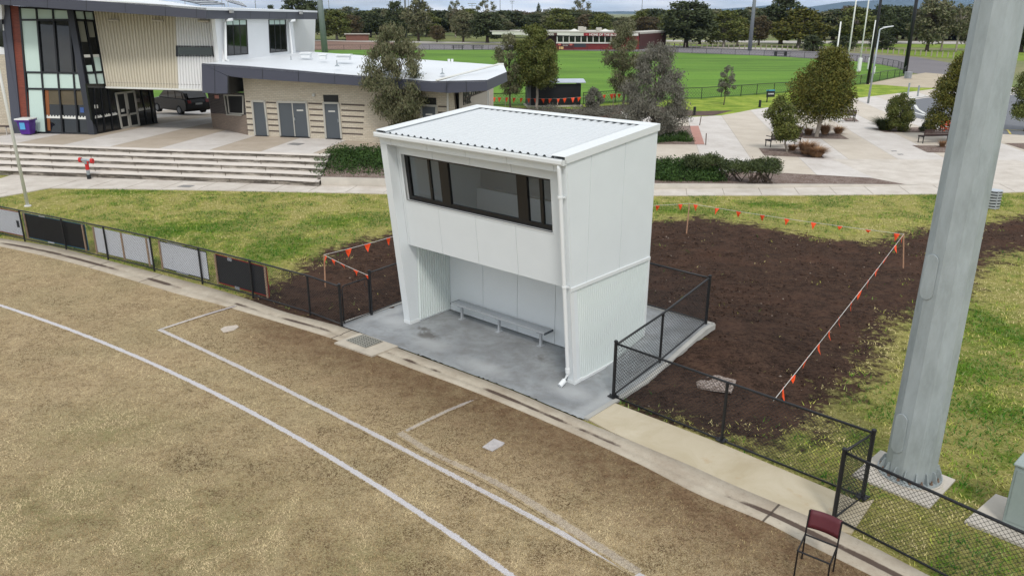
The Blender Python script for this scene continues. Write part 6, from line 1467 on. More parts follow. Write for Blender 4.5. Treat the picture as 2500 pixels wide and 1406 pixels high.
L_ = [('dark', 'dark tree behind the clubhouse roof end, left of the grey tower', 729, 100, -14, 80), ('dark', 'dark tree touching the left side of the grey tower', 760, 99, -5, 70), ('olive', 'big olive dome tree just right of the grey tower', 823, 98, 22, 75), ('brown', 'brownish tree right of the olive dome', 858, 97, 33, 55),
      ('dark', 'flat-topped dark tree left of the tall pole', 905, 92, 28, 60), ('dark', 'tall dark tree left of the thin pole', 968, 95, -2, 50), ('gum', 'tall gum with pale branches right of the thin pole', 1022, 101, -6, 70), ('brown', 'short brown-green tree on the gravel bank', 1067, 104, 60, 38),
      ('gum', 'rounded gum over the gravel bank', 1131, 103, 26, 62), ('sparse', 'thin tall gum rising above the skyline right of the bank', 1112, 92, -4, 42), ('dark', 'wide dark tree at the end of the gravel bank', 1190, 105, 26, 84), ('sparse', 'airy gum peeking above the wide dark tree', 1190, 88, -6, 50),
      ('dark', 'dark tree behind the change rooms roof and round-headed tree', 1271, 80, 44, 52), ('cone', 'narrow dark conifer above the red club building', 1314, 74, 6, 22), ('gum', 'grey gum beside the narrow conifer', 1334, 76, 24, 40), ('sparse', 'tall airy gum above the red club building', 1420, 84, -12, 52),
      ('dark', 'dark tree behind the roof of the red club building', 1466, 80, 30, 62), ('brown', 'dark brown tree behind the right end of the red club building', 1580, 88, 38, 72), ('dark', 'huge dark spreading tree right of the red club building', 1674, 116, -4, 116), ('dark', 'dark tree leaning beside the huge spreading tree', 1708, 108, 4, 60),
      ('olive', 'olive tree with pale trunk left of the thin grey tower', 1766, 115, 22, 92), ('gold', 'yellow-green tree just left of the thin grey tower', 1800, 112, 36, 60), ('brown', 'brownish tree just right of the thin grey tower', 1852, 111, 34, 56), ('dark', 'very tall dark tree right of the thin grey tower', 1905, 108, -16, 104),
      ('gold', 'large yellow-green gum with pale branching trunk', 1948, 116, 12, 110), ('bush', 'round dark bush at the rail left of the goal posts', 1983, 125, 83, 52), ('bush', 'round dark bush behind the first goal post', 2058, 123, 85, 52), ('olive', 'tall tree behind the goal posts', 2085, 112, 14, 90), ('dark', 'tall dark tree left of the first black pole', 2140, 110, 6, 60),
      ('bush', 'dark bush behind the street lamp head', 2152, 121, 74, 56), ('dark', 'dark tree between the two black poles', 2186, 106, 14, 70), ('gum', 'gum with pale trunk right of the second black pole', 2262, 126, -14, 84), ('sparse', 'gum with forked white trunk left of the light tower', 2297, 126, -8, 60), ('sparse', 'slender gum just left of the light tower', 2333, 127, 2, 50),
      ('gum', 'gum hidden partly by the light tower', 2372, 124, 0, 70), ('dark', 'dark tree right of the light tower top', 2492, 128, 10, 90), ('dark', 'round tree top above the clubhouse roof between solar panels', 667, 88, 8, 26), ('dark', 'dark tree low behind the clubhouse end', 700, 96, 60, 60)]
for a in L_: bgtree(*a)
random.seed(21)
for k in range(150):                              # further belt, each tree its own object
    px_ = 560+k*13.2+random.uniform(-8, 8); yb = random.choice([66, 74, 80, 86, 92])+random.uniform(-2, 2); yt = random.uniform(17, 37)
    if 1500 < px_ < 1560: yt = max(yt, 42)
    kd = random.choice(['dark', 'dark', 'olive', 'gum', 'brown', 'dark'])
    bgtree(kd, 'one of the distant trees in the hazy belt along the horizon', px_, yb, yt, random.uniform(44, 84))['group'] = 'distant tree belt'
for k in range(34):                               # dark belt at right behind the road
    px_ = 2010+k*20+random.uniform(-8, 8); bgtree(random.choice(['dark', 'brown', 'gum', 'dark']), 'one of the dark trees massed behind the pale road on the right', px_, 99+random.uniform(-3, 2), 26+random.uniform(-18, 14), random.uniform(60, 96))['group'] = 'trees behind the pale road'

# ================================================================== FAR BUILDINGS
MARN = mat('maroon_wall', C(122, 44, 44), .7, 0, .06, .5); BRN = mat('brown_sheet', C(84, 52, 50), .7, 0, .05, .5); WSG = mat('sign_white', C(222, 220, 212), .6); TANR = mat('tan_roof', C(190, 186, 176), .7, 0, .04, .3)
def zc(x, y): return (1240+x/5.952, 60+y/5.952)
rA, rB = at(1358, 122, -.06), at(1560, 121.4, -.06); FR = PL(rA, (rB-rA)[:2], 0.)
rc = root('football_clubrooms', 'long maroon and white football clubrooms on the far side of the oval', 'building', (rA+rB)/2)
wall(FR, [(1358, 122.5), (1560, 122), (1560, 88.5), (1358, 88.5)], MARN, 'maroon_wall', rc, -.2, 0)
wall(FR, [zc(700, 270), zc(1640, 275), zc(1640, 170), zc(700, 165)], FRM, 'window_band', rc, 0, .12)
for k in range(10):
    x0_ = 715+k*87; wall(FR.shift(.12), [zc(x0_+6, 258), zc(x0_+74, 260), zc(x0_+74, 180), zc(x0_+6, 178)], DKG, 'window_pane', rc, 0, .02)
    mb = MB(); barp(mb, FR.shift(.12), zc(x0_, 264), zc(x0_, 172), .16, 0, .08); part(mb, 'window_post', WSG, rc)
mb = MB(); barp(mb, FR.shift(.12), zc(700, 268), zc(1630, 272), .25, 0, .08); part(mb, 'window_ledge', WSG, rc)
FR2 = FR.shift(.5)
wall(FR2, [zc(-230, 148), zc(420, 158), zc(420, 112), zc(-230, 108)], WSG, 'fascia_white', rc, -.1, 0)
wall(FR2, [zc(405, 160), zc(712, 160), zc(712, 126), zc(405, 126)], BRN, 'fascia_dark', rc, -.1, .02)
wall(FR2, [zc(714, 160), zc(900, 164), zc(904, 124), zc(714, 122)], WSG, 'fascia_sign', rc, -.1, .03)
wall(FR2, [zc(900, 166), zc(1100, 168), zc(1100, 128), zc(904, 126)], mat('sign_cream', C(206, 206, 196), .6), 'fascia_sign', rc, -.1, .02)
wall(FR2, [zc(1100, 168), zc(1704, 176), zc(1704, 128), zc(1100, 126)], mat('sign_maroon', C(140, 40, 52), .6), 'fascia_sign', rc, -.1, .03)
wall(FR2, [zc(1706, 166), zc(1895, 168), zc(1895, 132), zc(1706, 130)], WSG, 'fascia_sign', rc, -.1, .02)
wall(FR2, [zc(-230, 112), zc(1900, 122), zc(1900, 112), zc(-230, 98)], TANR, 'roof_edge', rc, -3, .05)
def sign_text(pl, txt, a, b, hpx, mt, par, off=.06, nm='sign_letters', bold=.03):
    pa, pb_ = pl.P(*a, off), pl.P(*b, off); L = np.linalg.norm(pb_-pa); d = (pb_-pa)/L; hgt = hpx/FPX*np.linalg.norm(pa-[0, 0, H])
    cu = bpy.data.curves.new('t', 'FONT'); cu.body = txt; cu.size = 1; o = bpy.data.objects.new('t', cu); COL.objects.link(o); bpy.context.view_layer.update(); wt = o.dimensions.x; bpy.data.objects.remove(o)
    s = hgt/.70; return text_mesh(txt, s, .02, lambda x, y, z: pa+d*x+np.array([0, 0, y])+pl.n*z, nm, mt, par, sx=L/(wt*s), bold=bold*s)
sign_text(FR2, "MELTON'S BLOODS", (1272, 86.8), (1351, 86.9), 4.2, WSG, rc)
sign_text(FR2, 'HOME OF THE BLOODS', (1438.5, 87.6), (1519, 88.4), 4.6, WSG, rc)
for x_ in (1432, 1522): mb = MB(); p = FR2.P(x_, 85.2, .06); mb.tube([p, p+FR2.n*.05], .18, 10); part(mb, 'emblem', mat('emblem_red', C(196, 90, 90), .6), rc)
for x_ in (1366, 1394): mb = MB(); p = FR.P(x_, 108.5, .03); mb.tube([p, p+FR.n*.05], .33, 12); part(mb, 'emblem', mat('emblem_pink', C(206, 110, 100), .6), rc)
wall(FR, [zc(962, 332), zc(1132, 334), zc(1132, 278), zc(962, 276)], mat('sign_navy', C(56, 62, 72), .6), 'wall_sign', rc, 0, .05)
wall(FR, [zc(730, 352), zc(950, 354), zc(950, 270), zc(730, 268)], mat('sign_dkred', C(84, 34, 38), .6), 'wall_sign', rc, 0, .02)
sign_text(FR, 'MELTON FNC', (1372.5, 108.6), (1389, 108.7), 1.7, WSG, rc); sign_text(FR, 'SINCE', (1374, 112.8), (1386, 112.9), 1.9, WSG, rc)
r0 = FR2.P(1275, 78.6); r1_ = FR2.P(1560, 80.5); wb = FR.nb*14
mb = MB(); zt = r0[2]+.1; q = [r0*[1, 1, 0], r1_*[1, 1, 0], r1_*[1, 1, 0]+wb, r0*[1, 1, 0]+wb]; mb.box8([p+[0, 0, zt-.3] for p in q], [p+[0, 0, zt] for p in q]); part(mb, 'roof', TANR, rc)
mb = MB(); q = [rA+FR.nb*.3, rB+FR.nb*.3, rB+FR.nb*12, rA+FR.nb*12]; mb.box8([p*[1, 1, 0] for p in q], [p*[1, 1, 0]+[0, 0, zt-.3] for p in q]); part(mb, 'rear_walls', BRN, rc)
b0_ = at(1625, 114.5, -.06); b1_ = rB.copy(); zt2 = ht(79.5, b0_)
mb = MB(); q = [b1_, b0_, b0_+np.array([-1.5, 9, 0]), b1_+np.array([-1, 8, 0])]; q = [np.array([p[0], p[1], -.06]) for p in q]; mb.box8(q, [p+[0, 0, zt2] for p in q]); part(mb, 'brown_end', BRN, rc)
mb = MB(); mb.box8([p+[0, 0, zt2] for p in q], [p+[0, 0, zt2+.35] for p in q]); part(mb, 'end_parapet', TANR, rc)
for px_, wd, hh in ((1427, 1.1, .9), (1435, .9, .8), (1472, 1.1, .7)): p = FR.P(px_, 80)*[1, 1, 0]+FR.nb*3+[0, 0, zt]; mb = MB(); mb.box(p+[0, 0, hh/2], (wd, wd, hh)); part(mb, 'roof_unit', TANR, rc, bevel=.05)
for px_ in (1408, 1484): p = FR.P(px_, 80)*[1, 1, 0]+FR.nb*2+[0, 0, zt]; mb = MB(); mb.tube([p, p+[0, 0, .45]], .9, 8, rs=[1.2, .1]); part(mb, 'shade_umbrella', WSG, rc)
mb = MB(); p = at(1370, 121.5); mb.box(p+[0, 0, .3], (.9, .4, .5)); tag(mb.build('orange_esky', mat('esky', C(214, 180, 120), .6)), 'tiny pale orange box in front of the maroon wall across the oval', 'box')
def far_house(nm_, label, px0, px1, yb, yt, wm, rm, dpt=8., slope=0., windows=0, cat='building', over=.4):
    a, b = at(px0, yb, -.06), at(px1, yb, -.06); pl = PL(a, (b-a)[:2], 0.); hgt = ht(yt, a); r_ = root(nm_, label, cat, (a+b)/2); nb = pl.nb
    q = [a, b, b+nb*dpt, a+nb*dpt]; part(MB().box8(q, [p+[0, 0, hgt-.3] for p in q]), 'wall', wm, r_)
    d = unit(b-a); q = [a-d*over-nb*over, b+d*over-nb*over, b+d*over+nb*(dpt+over), a-d*over+nb*(dpt+over)]; zz = [hgt-.3, hgt-.3, hgt-.3+slope, hgt-.3+slope]
    part(MB().box8([p+[0, 0, z] for p, z in zip(q, zz)], [p+[0, 0, z+.25] for p, z in zip(q, zz)]), 'roof', rm, r_)
    for k in range(windows): t = (k+.5)/windows; c0 = a+(b-a)*t; L = np.linalg.norm(b-a)/windows*.28; part(MB().prism([c0-d*L+[0, 0, .3*hgt], c0+d*L+[0, 0, .3*hgt], c0+d*L+[0, 0, .68*hgt], c0-d*L+[0, 0, .68*hgt]], -nb*.06), 'window', FRM, r_)
BRKF = mat('far_brick', C(122, 84, 72), .8, 0, .1, 1.); CRMF = mat('far_cream', C(196, 186, 168), .8)
far_house('toilet_block', 'small red brick block with a pale sloping roof behind the oval', 845, 900, 100, 81, BRKF, TANR, 6, -.6)
far_house('school_building', 'red brick building with cream windows behind the red clubrooms', 1300, 1352, 73, 54, BRKF, mat('far_dark_roof', C(96, 70, 66), .8), 12, .5, 4)
far_house('school_building', 'cream and red brick building right behind the clubrooms roof', 1357, 1412, 76, 56, CRMF, BRKF, 12, .3, 3)
far_house('shed', 'white roofed shed among the trees right of the thin pole', 1238, 1290, 86, 78, CRMF, ROOFW, 10, .5)
far_house('shed', 'small pale shed by the trees left of the thin pole', 975, 995, 92, 73, BRN, ROOFW, 6, .3)
far_house('house', 'pale roofed house far behind the right end of the clubrooms', 1480, 1520, 70, 63, CRMF, TANR, 10, .8, 2)
far_house('house', 'small pale house far beyond the trees near the horizon', 1340, 1372, 60, 53, CRMF, ROOFW, 10, .8, 2)

for txt_, a_, b_ in sign_jobs: sign_text(FT, txt_, a_, b_, 15.2, FRM, cr_, .02, bold=.02)
# dugout on the near side of the oval
da, db = at(1290, 262, -.05), at(1417, 260.5, -.05); PD = PL(da, (db-da)[:2], 0.); dg_ = root('dugout', 'black team dugout with a curved silver roof seen from behind', 'shelter', (da+db)/2)
d = unit(db-da); nb = PD.nb; hD = ht(206, da)+.05; L = np.linalg.norm(db-da)
BLKS = mat('black_sheet', C(28, 30, 34), .5, 0, .05, 2.)
q = [da, db, db+nb*.06, da+nb*.06]; part(MB().box8([p+[0, 0, .12] for p in q], [p+[0, 0, hD] for p in q]), 'back_wall', BLKS, dg_)
for p0 in (da, db-d*.05): q = [p0, p0+d*.05, p0+d*.05+nb*1.5, p0+nb*1.5]; part(MB().box8([p+[0, 0, .12] for p in q], [p+[0, 0, hD] for p in q]), 'side_wall', BLKS, dg_)
q = [da-d*.12-nb*.12, db+d*.12-nb*.12, db+d*.12+nb*1.7, da-d*.12+nb*1.7]; part(MB().box8([p-[0, 0, .02] for p in q], [p+[0, 0, .12] for p in q]), 'plinth', CONC, dg_)
rows = []; rg = mat('curved_roof', C(196, 204, 216), .4, .3, .04, 2.)
o0, o1 = da-d*.2, db+d*.32
mb = MB(); pts = []
for k in range(11): t = k/10; a = -nb[:2]*.25+nb[:2]*2.1*t; pts.append((a[0], a[1], hD+.34*math.sin(math.pi*(.12+.80*t))))
mb.prism([o0+np.array(p) for p in pts]+[o0+np.array(p)-[0, 0, .05] for p in pts[::-1]], (o1-o0)); part(mb, 'roof', rg, dg_)
wall(PD, [(1287, 262), (1296, 262), (1296, 208), (1287, 207)], mat('dug_grey', C(120, 124, 128), .5), 'corner_panel', dg_, .0, .03)
part(MB().box((da+db)/2+nb*.9+[0, 0, .45], (L*.85, .35, .05), math.atan2(d[1], d[0])), 'bench_seat', AL, dg_)

# bunting behind the dugout
bs = []
for px_, yb, yt, lab in ((1234, 261, 238.5, 'pale stake in front of the oval fence left of the dugout'), (1361, 264.6, 241.5, 'pale stake in front of the black dugout wall'), (1497, 259, 229.5, 'pale stake behind the grey shrub')):
    g_ = at(px_, yb, -.05); h_ = ht(yt, g_); s = root('timber_stake', lab, 'stake', g_, 'stakes carrying the far bunting'); part(MB().tube([g_, [g_[0], g_[1], h_]], .03, 5), 'stake_post', mat('stake_pale', C(200, 180, 164), .7), s); bs.append(np.array([g_[0], g_[1], h_]))
e0 = at(1196, 238, bs[0][2]); e1 = at(1535, 229, bs[2][2])
bunting('small orange flag bunting running in front of the black dugout', [e0, bs[0], bs[1], bs[2], e1], [(1206, 238), (1220, 238), (1237, 238.5), (1255.5, 240), (1272.6, 242), (1290.5, 243), (1306.7, 243.5), (1325.5, 243.6), (1343, 243), (1363, 242), (1378.4, 241), (1398.3, 240), (1414, 239), (1475, 234), (1493, 231, 1.2), (1500, 231), (1512, 230)], .30, .03)

# ================================================================== GOAL POSTS, MASTS, LAMP, POLES
PWH = mat('post_white', C(236, 236, 234), .4)
for lab, px_, yb, yt, pad_ in (('short white behind post, leftmost of the four goal posts', 2033, 204, 52.4, 0), ('tall white goal post, second from the left', 2064, 191, -70, 0), ('tall white goal post with a white pad, third from the left', 2096, 177, -70, 1), ('short white behind post with a white pad, rightmost of the four', 2120, 171, 49, 1)):
    b = at(px_, yb, -.05); h_ = ht(max(yt, -40), b)+(4 if yt < -40 else 0); r_ = root('goal_post', lab, 'goal post', b, 'goal posts'); part(MB().tube([b, b+[0, 0, h_]], .085, 10, rs=[.095, .07]), 'pole', PWH, r_, smooth=True)
    if pad_ or True: hp = ht(142 if pad_ else yb-34, b); part(MB().box(b+[0, 0, hp/2+.05], (.42 if yt < 0 else .32, .42 if yt < 0 else .32, hp)), 'pad', PWH, r_, bevel=.06)
def mastobj(nm_, lab, cat, px_, yb, pyt, r0_, r1_, mt, group=None, head=None, n=10, extra=0., z=-.05, xt=None):
    b = at(px_, yb, z); h_ = ht(max(pyt, -60), b)+extra; tx = 0.
    if xt is not None: tx = (xt-prj([b[0], b[1], h_-extra])[0])/FPX*np.linalg.norm(b-[0, 0, H])
    r_ = root(nm_, lab, cat, b, group); part(MB().tube([b, b+[tx, 0, h_]], r0_, n, rs=[r0_, r1_]), 'mast', mt, r_, smooth=True)
    if head: 
        mb = MB(); t = b+[tx, 0, h_]; mb.box(t+[0, 0, .1], (head, .3, .25)); mb.box(t+[0, 0, -.7], (head*.8, .3, .2)); part(mb, 'lamp_bar', GALV, r_)
    return r_, b, h_
GRYP = mat('grey_pole', C(150, 156, 164), .5, .2, .06, 2.)
mastobj('light_tower', 'thick grey light tower rising behind the clubhouse roof end', 'light tower', 793.5, 128, -40, .58, .40, GRYP, extra=8, xt=774)
mastobj('light_tower', 'slim grey light tower left of centre beyond the gravel bank', 'light tower', 992, 93, -40, .32, .22, GRYP, extra=8)
mastobj('light_tower', 'tall grey light tower on the gravel right of the huge dark tree', 'light tower', 1830, 124, -40, .42, .26, GRYP, extra=8)
BKP = mat('black_pole', C(28, 30, 34), .4, 0, .1, 3.)
mastobj('net_pole', 'thick black pole in front of the goal posts, left of the two', 'pole', 2118, 206, -40, .16, .13, BKP, 'black poles by the goal', extra=4, xt=2157.6)
mastobj('net_pole', 'thick black pole at the corner of the oval fence, right of the two', 'pole', 2209, 180, -40, .27, .17, BKP, 'black poles by the goal', extra=4)
lr, lb, lh = mastobj('street_lamp', 'pale grey street lamp leaning in view left of the black poles', 'street lamp', 2119, 253.3, 72.6, .09, .055, GALV, z=0.0, xt=2147.8)
lt = np.array([*(lb[:2]), lh]); mb = MB(); off = (2147.8-prj([lb[0], lb[1], lh])[0])/FPX*np.linalg.norm(lb-[0, 0, H]); lt[0] += off
mb.tube([lt, lt+[.3, 0, .12]], .045, 8); mb.box8([lt+[.25, -.12, .10], lt+[1.05, -.08, .24], lt+[1.05, .08, .24], lt+[.25, .12, .10]], [lt+[.25, -.1, .2], lt+[1.05, -.06, .30], lt+[1.05, .06, .30], lt+[.25, .1, .2]]); part(mb, 'lamp_head', mat('lamp_pale', C(214, 218, 220), .4), lr)
for px_, yb, yt, hd, lab in ((630, 80, -20, 0, 'thin distant light mast above the clubhouse roof, leftmost'), (703, 80, -20, 0, 'thin distant light mast above the white upper wall'), (807, 78, -14, 0, 'thin distant light mast right of the grey tower'), (920, 76, 20, 3, 'short distant mast with two lamp bars'), (1000, 78, -20, 0, 'thin distant light mast right of the slim grey tower'),
      (1051, 76, 22, 3, 'short distant mast with lamp bars above the trees'), (1153, 76, 10, 3.5, 'distant mast with a wide lamp bar on top'), (1221, 76, -20, 0, 'thin distant mast above the round-headed tree'), (1250, 74, 4, 2, 'small distant mast with lamp head near the centre'), (1564, 80, -20, 0, 'thin distant mast right of the clubrooms')):
    mastobj('distant_mast', lab, 'light mast', px_, yb, yt, .17, .12, GRYP, 'distant light masts', head=hd, n=6, extra=3 if yt < 0 else 0)
# timber bollard rails along the gravel track
BLP = mat('bollard_pale', C(168, 158, 146), .8)
bp0 = [(1512, 113), (1700, 117.5), (1870, 122.5), (2000, 126), (2100, 128.5), (2220, 134.5), (2340, 143)]; cnt = 0
pb = MB().tube([at(x, y, -.06)*[1, 1, 0]+[0, 0, .0] for x, y in bp0], .01, 3)
for (xa, ya), (xb, yb) in zip(bp0[:-1], bp0[1:]):
    n_ = max(2, int((xb-xa)/13))
    for k in range(n_):
        t = k/n_; p = at(xa+(xb-xa)*t, ya+(yb-ya)*t, -.06)
        if cnt == 0: bo = MB().tube([(0, 0, 0), (0, 0, .95)], .11, 6).build('timber_bollard', BLP); o = bo
        else: o = bo.copy(); COL.objects.link(o)
        o.location = p; tag(o, 'one of the pale timber bollards edging the grey gravel track', 'bollard', 'timber bollards along the gravel track'); cnt += 1
# picnic tables and dugout frames on the far side
for lab, px_, yb in (('small dark table on the gravel by the far fence', 1905, 137), ('left of two low steel frames behind the far fence', 1118, 121.5), ('right of two low steel frames behind the far fence', 1166, 121.5)):
    b = at(px_, yb, -.06); r_ = root('picnic_table', lab, 'table', b); mb = MB(); mb.box(b+[0, 0, .75], (2.6, .8, .07)); mb.box(b+[0, .75, .45], (2.6, .3, .05)); mb.box(b+[0, -.75, .45], (2.6, .3, .05)); part(mb, 'table_top', DARKSTEEL, r_)
    for s in (-1, 1): part(MB().box(b+[s*.9, 0, .37], (.1, 1.3, .72)), 'leg', DARKSTEEL, r_)

GRL = mat('lid_steel', C(140, 138, 136), .7, 0, .1, 10.)
for lab, q in (('grey rectangular cover in the path below the terrace steps', [(432, 456), (448, 451.5), (476, 453), (462, 457.5)]), ('square outlined cover on the forecourt in front of the double doors', [(700, 354), (716, 350), (744, 352), (728, 356.5)]),
               ('left of two small dark covers on the plaza', [(2175, 369.5), (2187, 369), (2190, 370.5), (2178, 371)]), ('right of two small dark covers on the plaza', [(2190, 377.5), (2202, 377), (2206, 378.8), (2194, 379.2)])):
    zc_ = .04 if q[0][1] > 440 else None; P = [at(x, y, zc_) if zc_ else atp(x, y)+[0, 0, .028] for x, y in q]; b = sum(P)/4; o = MB().prism([p-b-[0, 0, .02] for p in P], (0, 0, .02)).build('access_lid', GRL); o.location = b; tag(o, lab, 'pit lid')
# ================================================================== PLAZA FURNITURE
SLAT = mat('bench_slat', C(66, 48, 44), .6, 0, .15, 8.)
def plaza_bench(lab, pl_, pr_, back=True, group='slatted benches on the plaza', arm=DARKSTEEL, facing=1, hs=.40, hb=.80):
    a, b = atp(*pl_), atp(*pr_); d = unit((b-a)*[1, 1, 0]); nb = np.array([-d[1], d[0], 0]); 
    if nb @ a < 0: nb = -nb
    nb = nb*facing; r_ = root('park_bench', lab, 'bench', (a+b)/2, group); L = np.linalg.norm((b-a)[:2]); z = min(a[2], b[2])
    def bb(mb, s0, s1, t0, t1, z0, z1): P0 = np.array([a[0], a[1], z+.015]); return mb.box8([P0+d*s0+nb*t0+[0, 0, z0], P0+d*s1+nb*t0+[0, 0, z0], P0+d*s1+nb*t1+[0, 0, z0], P0+d*s0+nb*t1+[0, 0, z0]], [P0+d*s0+nb*t0+[0, 0, z1], P0+d*s1+nb*t0+[0, 0, z1], P0+d*s1+nb*t1+[0, 0, z1], P0+d*s0+nb*t1+[0, 0, z1]])
    mb = MB()
    for k in range(4): bb(mb, 0, L, .06+k*.11, .15+k*.11, hs, hs+.03)
    part(mb, 'seat', SLAT, r_)
    if back:
        mb = MB()
        for k in range(4): bb(mb, 0, L, -.02-.01*k, .01-.01*k, hs+.08+k*.085, hs+.15+k*.085)
        part(mb, 'backrest', SLAT, r_)
    for s in (.03, L-.07):
        mb = MB(); bb(mb, s, s+.04, .02, .06, 0, hs); bb(mb, s, s+.04, .42, .46, 0, hs); bb(mb, s, s+.04, .0, .5, hs-.05, hs)
        if back: bb(mb, s, s+.04, .0, .03, hs, hb); bb(mb, s, s+.04, 0, .45, hs+.2, hs+.24)
        part(mb, 'leg', arm, r_)
plaza_bench('slatted bench behind the small leaning tree on the plaza', (1880, 361), (1955, 357.5))
plaza_bench('slatted bench partly behind the light tower on the plaza', (2251.5, 352), (2326, 350))
plaza_bench('slatted bench half hidden right of the big plaza tree', (2040, 298), (2088, 299))
plaza_bench('pale bench against the brick wing at the far left', (-30, 331), (19, 331), False, None, mat('bench_pale', C(190, 184, 176), .6))
plaza_bench('bench at the brick wall just left of the coaches box roof', (900, 344), (922, 346), True, None)
BBK = mat('bollard_black', C(34, 36, 38), .5)
def cyl(nm_, lab, cat, px_, yb, yt, r_, mt, group=None, z=None, cap=False):
    b = atp(px_, yb) if z is None else at(px_, yb, z); h_ = ht(yt, b); o = root(nm_, lab, cat, b, group); part(MB().tube([b, [b[0], b[1], h_]], r_, 12), 'bollard_post', mt, o)
    if cap: part(MB().tube([[b[0], b[1], h_-.12], [b[0], b[1], h_-.08]], r_*1.15, 12), 'band', GALV, o)
    return o
cyl('bollard', 'short black bollard on the grass left, beside the soil strip', 'bollard', 1695, 281, 261, .10, BBK, 'black bollards', -.05); cyl('bollard', 'short black bollard on the grass right, near the dark sign', 'bollard', 1854.5, 262, 245, .10, BBK, 'black bollards', -.05)
cyl('metal_bollard', 'grey steel bollard beside the sandy path, left one of two', 'bollard', 2215.5, 236, 203, .075, GALV, 'steel bollards', 0., True); cyl('metal_bollard', 'grey steel bollard beside the plaza tree, right one of two', 'bollard', 2240, 236, 209, .075, GALV, 'steel bollards', 0., True)
cyl('small_bollard', 'pale low post between the two black poles near the goal', 'bollard', 2134, 181, 163, .09, PWH, None, -.05)
for lab, p0_, p1_ in (('thin rusty rod leaning at the top of the pink brick paving', (1708, 307), (1712, 283)), ('thin rusty rod at the bottom corner of the pink brick paving', (1722.8, 355), (1724.5, 326))):
    b = atp(*p0_); h_ = ht(p1_[1], b); o = root('steel_rod', lab, 'post', b); dx = (p1_[0]-prj([b[0], b[1], h_])[0])/FPX*np.linalg.norm(b-[0, 0, H]); part(MB().tube([b, [b[0]+dx, b[1], h_]], .03, 6), 'rod', mat('rust', C(110, 96, 88), .8), o)
b = at(1872, 250, -.05); sg = root('park_sign', 'small black park sign with a blue top strip by the oval fence', 'sign', b); zt_ = ht(220, b); zb2 = ht(237, b); PS = PL(b, np.array([1, .1]), 0.)
part(MB().tube([b, [b[0], b[1], zt_]], .05, 6), 'post', BBK, sg); wall(PS, [(1871, 238), (1891, 237), (1892, 222.5), (1872, 223)], BBK, 'sign_panel', sg, -.04, .02); wall(PS, [(1871.5, 223), (1892, 222.5), (1892, 219.5), (1871.5, 220)], mat('sign_blue', C(70, 150, 180), .5), 'sign_strip', sg, -.04, .03)
sign_text(PS, 'MACPHERSON', (1874, 231.5), (1889, 231), 2.6, PWH, sg, .03)
def cage_bin(lab, px_, yb, yt, r_, z=0.):
    b = at(px_, yb, z); h_ = ht(yt, b)-z; o = root('litter_bin', lab, 'bin', b); SLV = mat('silver_slat', C(190, 196, 202), .35, .3)
    part(MB().tube([b+[0, 0, .05], b+[0, 0, h_*.95]], r_*.72, 14), 'liner', mat('bin_inner', C(60, 62, 64), .7), o)
    for k in range(6):
        z0 = h_*(.04+.155*k); mb = MB(); pts = [b+[r_*math.cos(a), r_*math.sin(a), z0+.035] for a in np.linspace(0, 2*math.pi, 20)]; V = []
        for a in np.linspace(0, 2*math.pi, 21)[:-1]: c_, s_ = math.cos(a), math.sin(a); V += [b+[r_*c_, r_*s_, z0], b+[r_*c_, r_*s_, z0+h_*.09]]
        mb.add(V, [(2*i, (2*i+2) % 40, (2*i+3) % 40, 2*i+1) for i in range(20)]); mb.add([v*1.0 if True else v for v in [b+(p-b)*[.97, .97, 1] for p in V]], [(2*i+1, (2*i+3) % 40, (2*i+2) % 40, 2*i) for i in range(20)]); part(mb, 'slat', SLV, o)
    for a in np.linspace(0, 2*math.pi, 5)[:-1]: part(MB().tube([b+[r_*.99*math.cos(a), r_*.99*math.sin(a), 0], b+[r_*.99*math.cos(a), r_*.99*math.sin(a), h_]], .02, 5), 'frame_post', SLV, o)
    part(MB().tube([b+[0, 0, h_*.97], b+[0, 0, h_]], r_*1.05, 20), 'lid', SLV, o)
cage_bin('silver slatted litter bin on the lawn right of the light tower', 2419, 508, 464, .29); cage_bin('silver cage bin at the corner of the oval fence', 2216, 192, 176.5, .42, -.05)

# wheelie bin
b = atp(70, 330); wb_ = root('wheelie_bin', 'purple wheelie bin with a white lid against the glazed corner', 'bin', b); PUR = mat('bin_purple', C(84, 40, 140), .45, 0, .05, 4.)
hb_ = ht(292, b)-b[2]; mb = MB(); s0, s1 = .24, .33; mb.box8([b+[-s0, -s0, .06], b+[s0, -s0, .06], b+[s0, s0, .06], b+[-s0, s0, .06]], [b+[-s1, -s1, hb_], b+[s1, -s1, hb_], b+[s1, s1, hb_], b+[-s1, s1, hb_]]); part(mb, 'body', PUR, wb_, bevel=.02)
mb = MB(); mb.box(b+[0, 0, hb_+.035], (.76, .78, .07)); part(mb, 'lid', PWH, wb_, bevel=.02); part(MB().box(b+[0, 0, hb_-.03], (.74, .74, .06)), 'rim', PUR, wb_)
for sx_ in (-1, 1): part(MB().tube([b+[sx_*.2, .27, .09], b+[sx_*.27, .27, .09]], .09, 14), 'wheel', BBK, wb_)
part(MB().box(b+[-.05, -.31, hb_*.62], (.26, .02, .34)), 'sticker', mat('sticker_blue', C(90, 170, 220), .5), wb_)

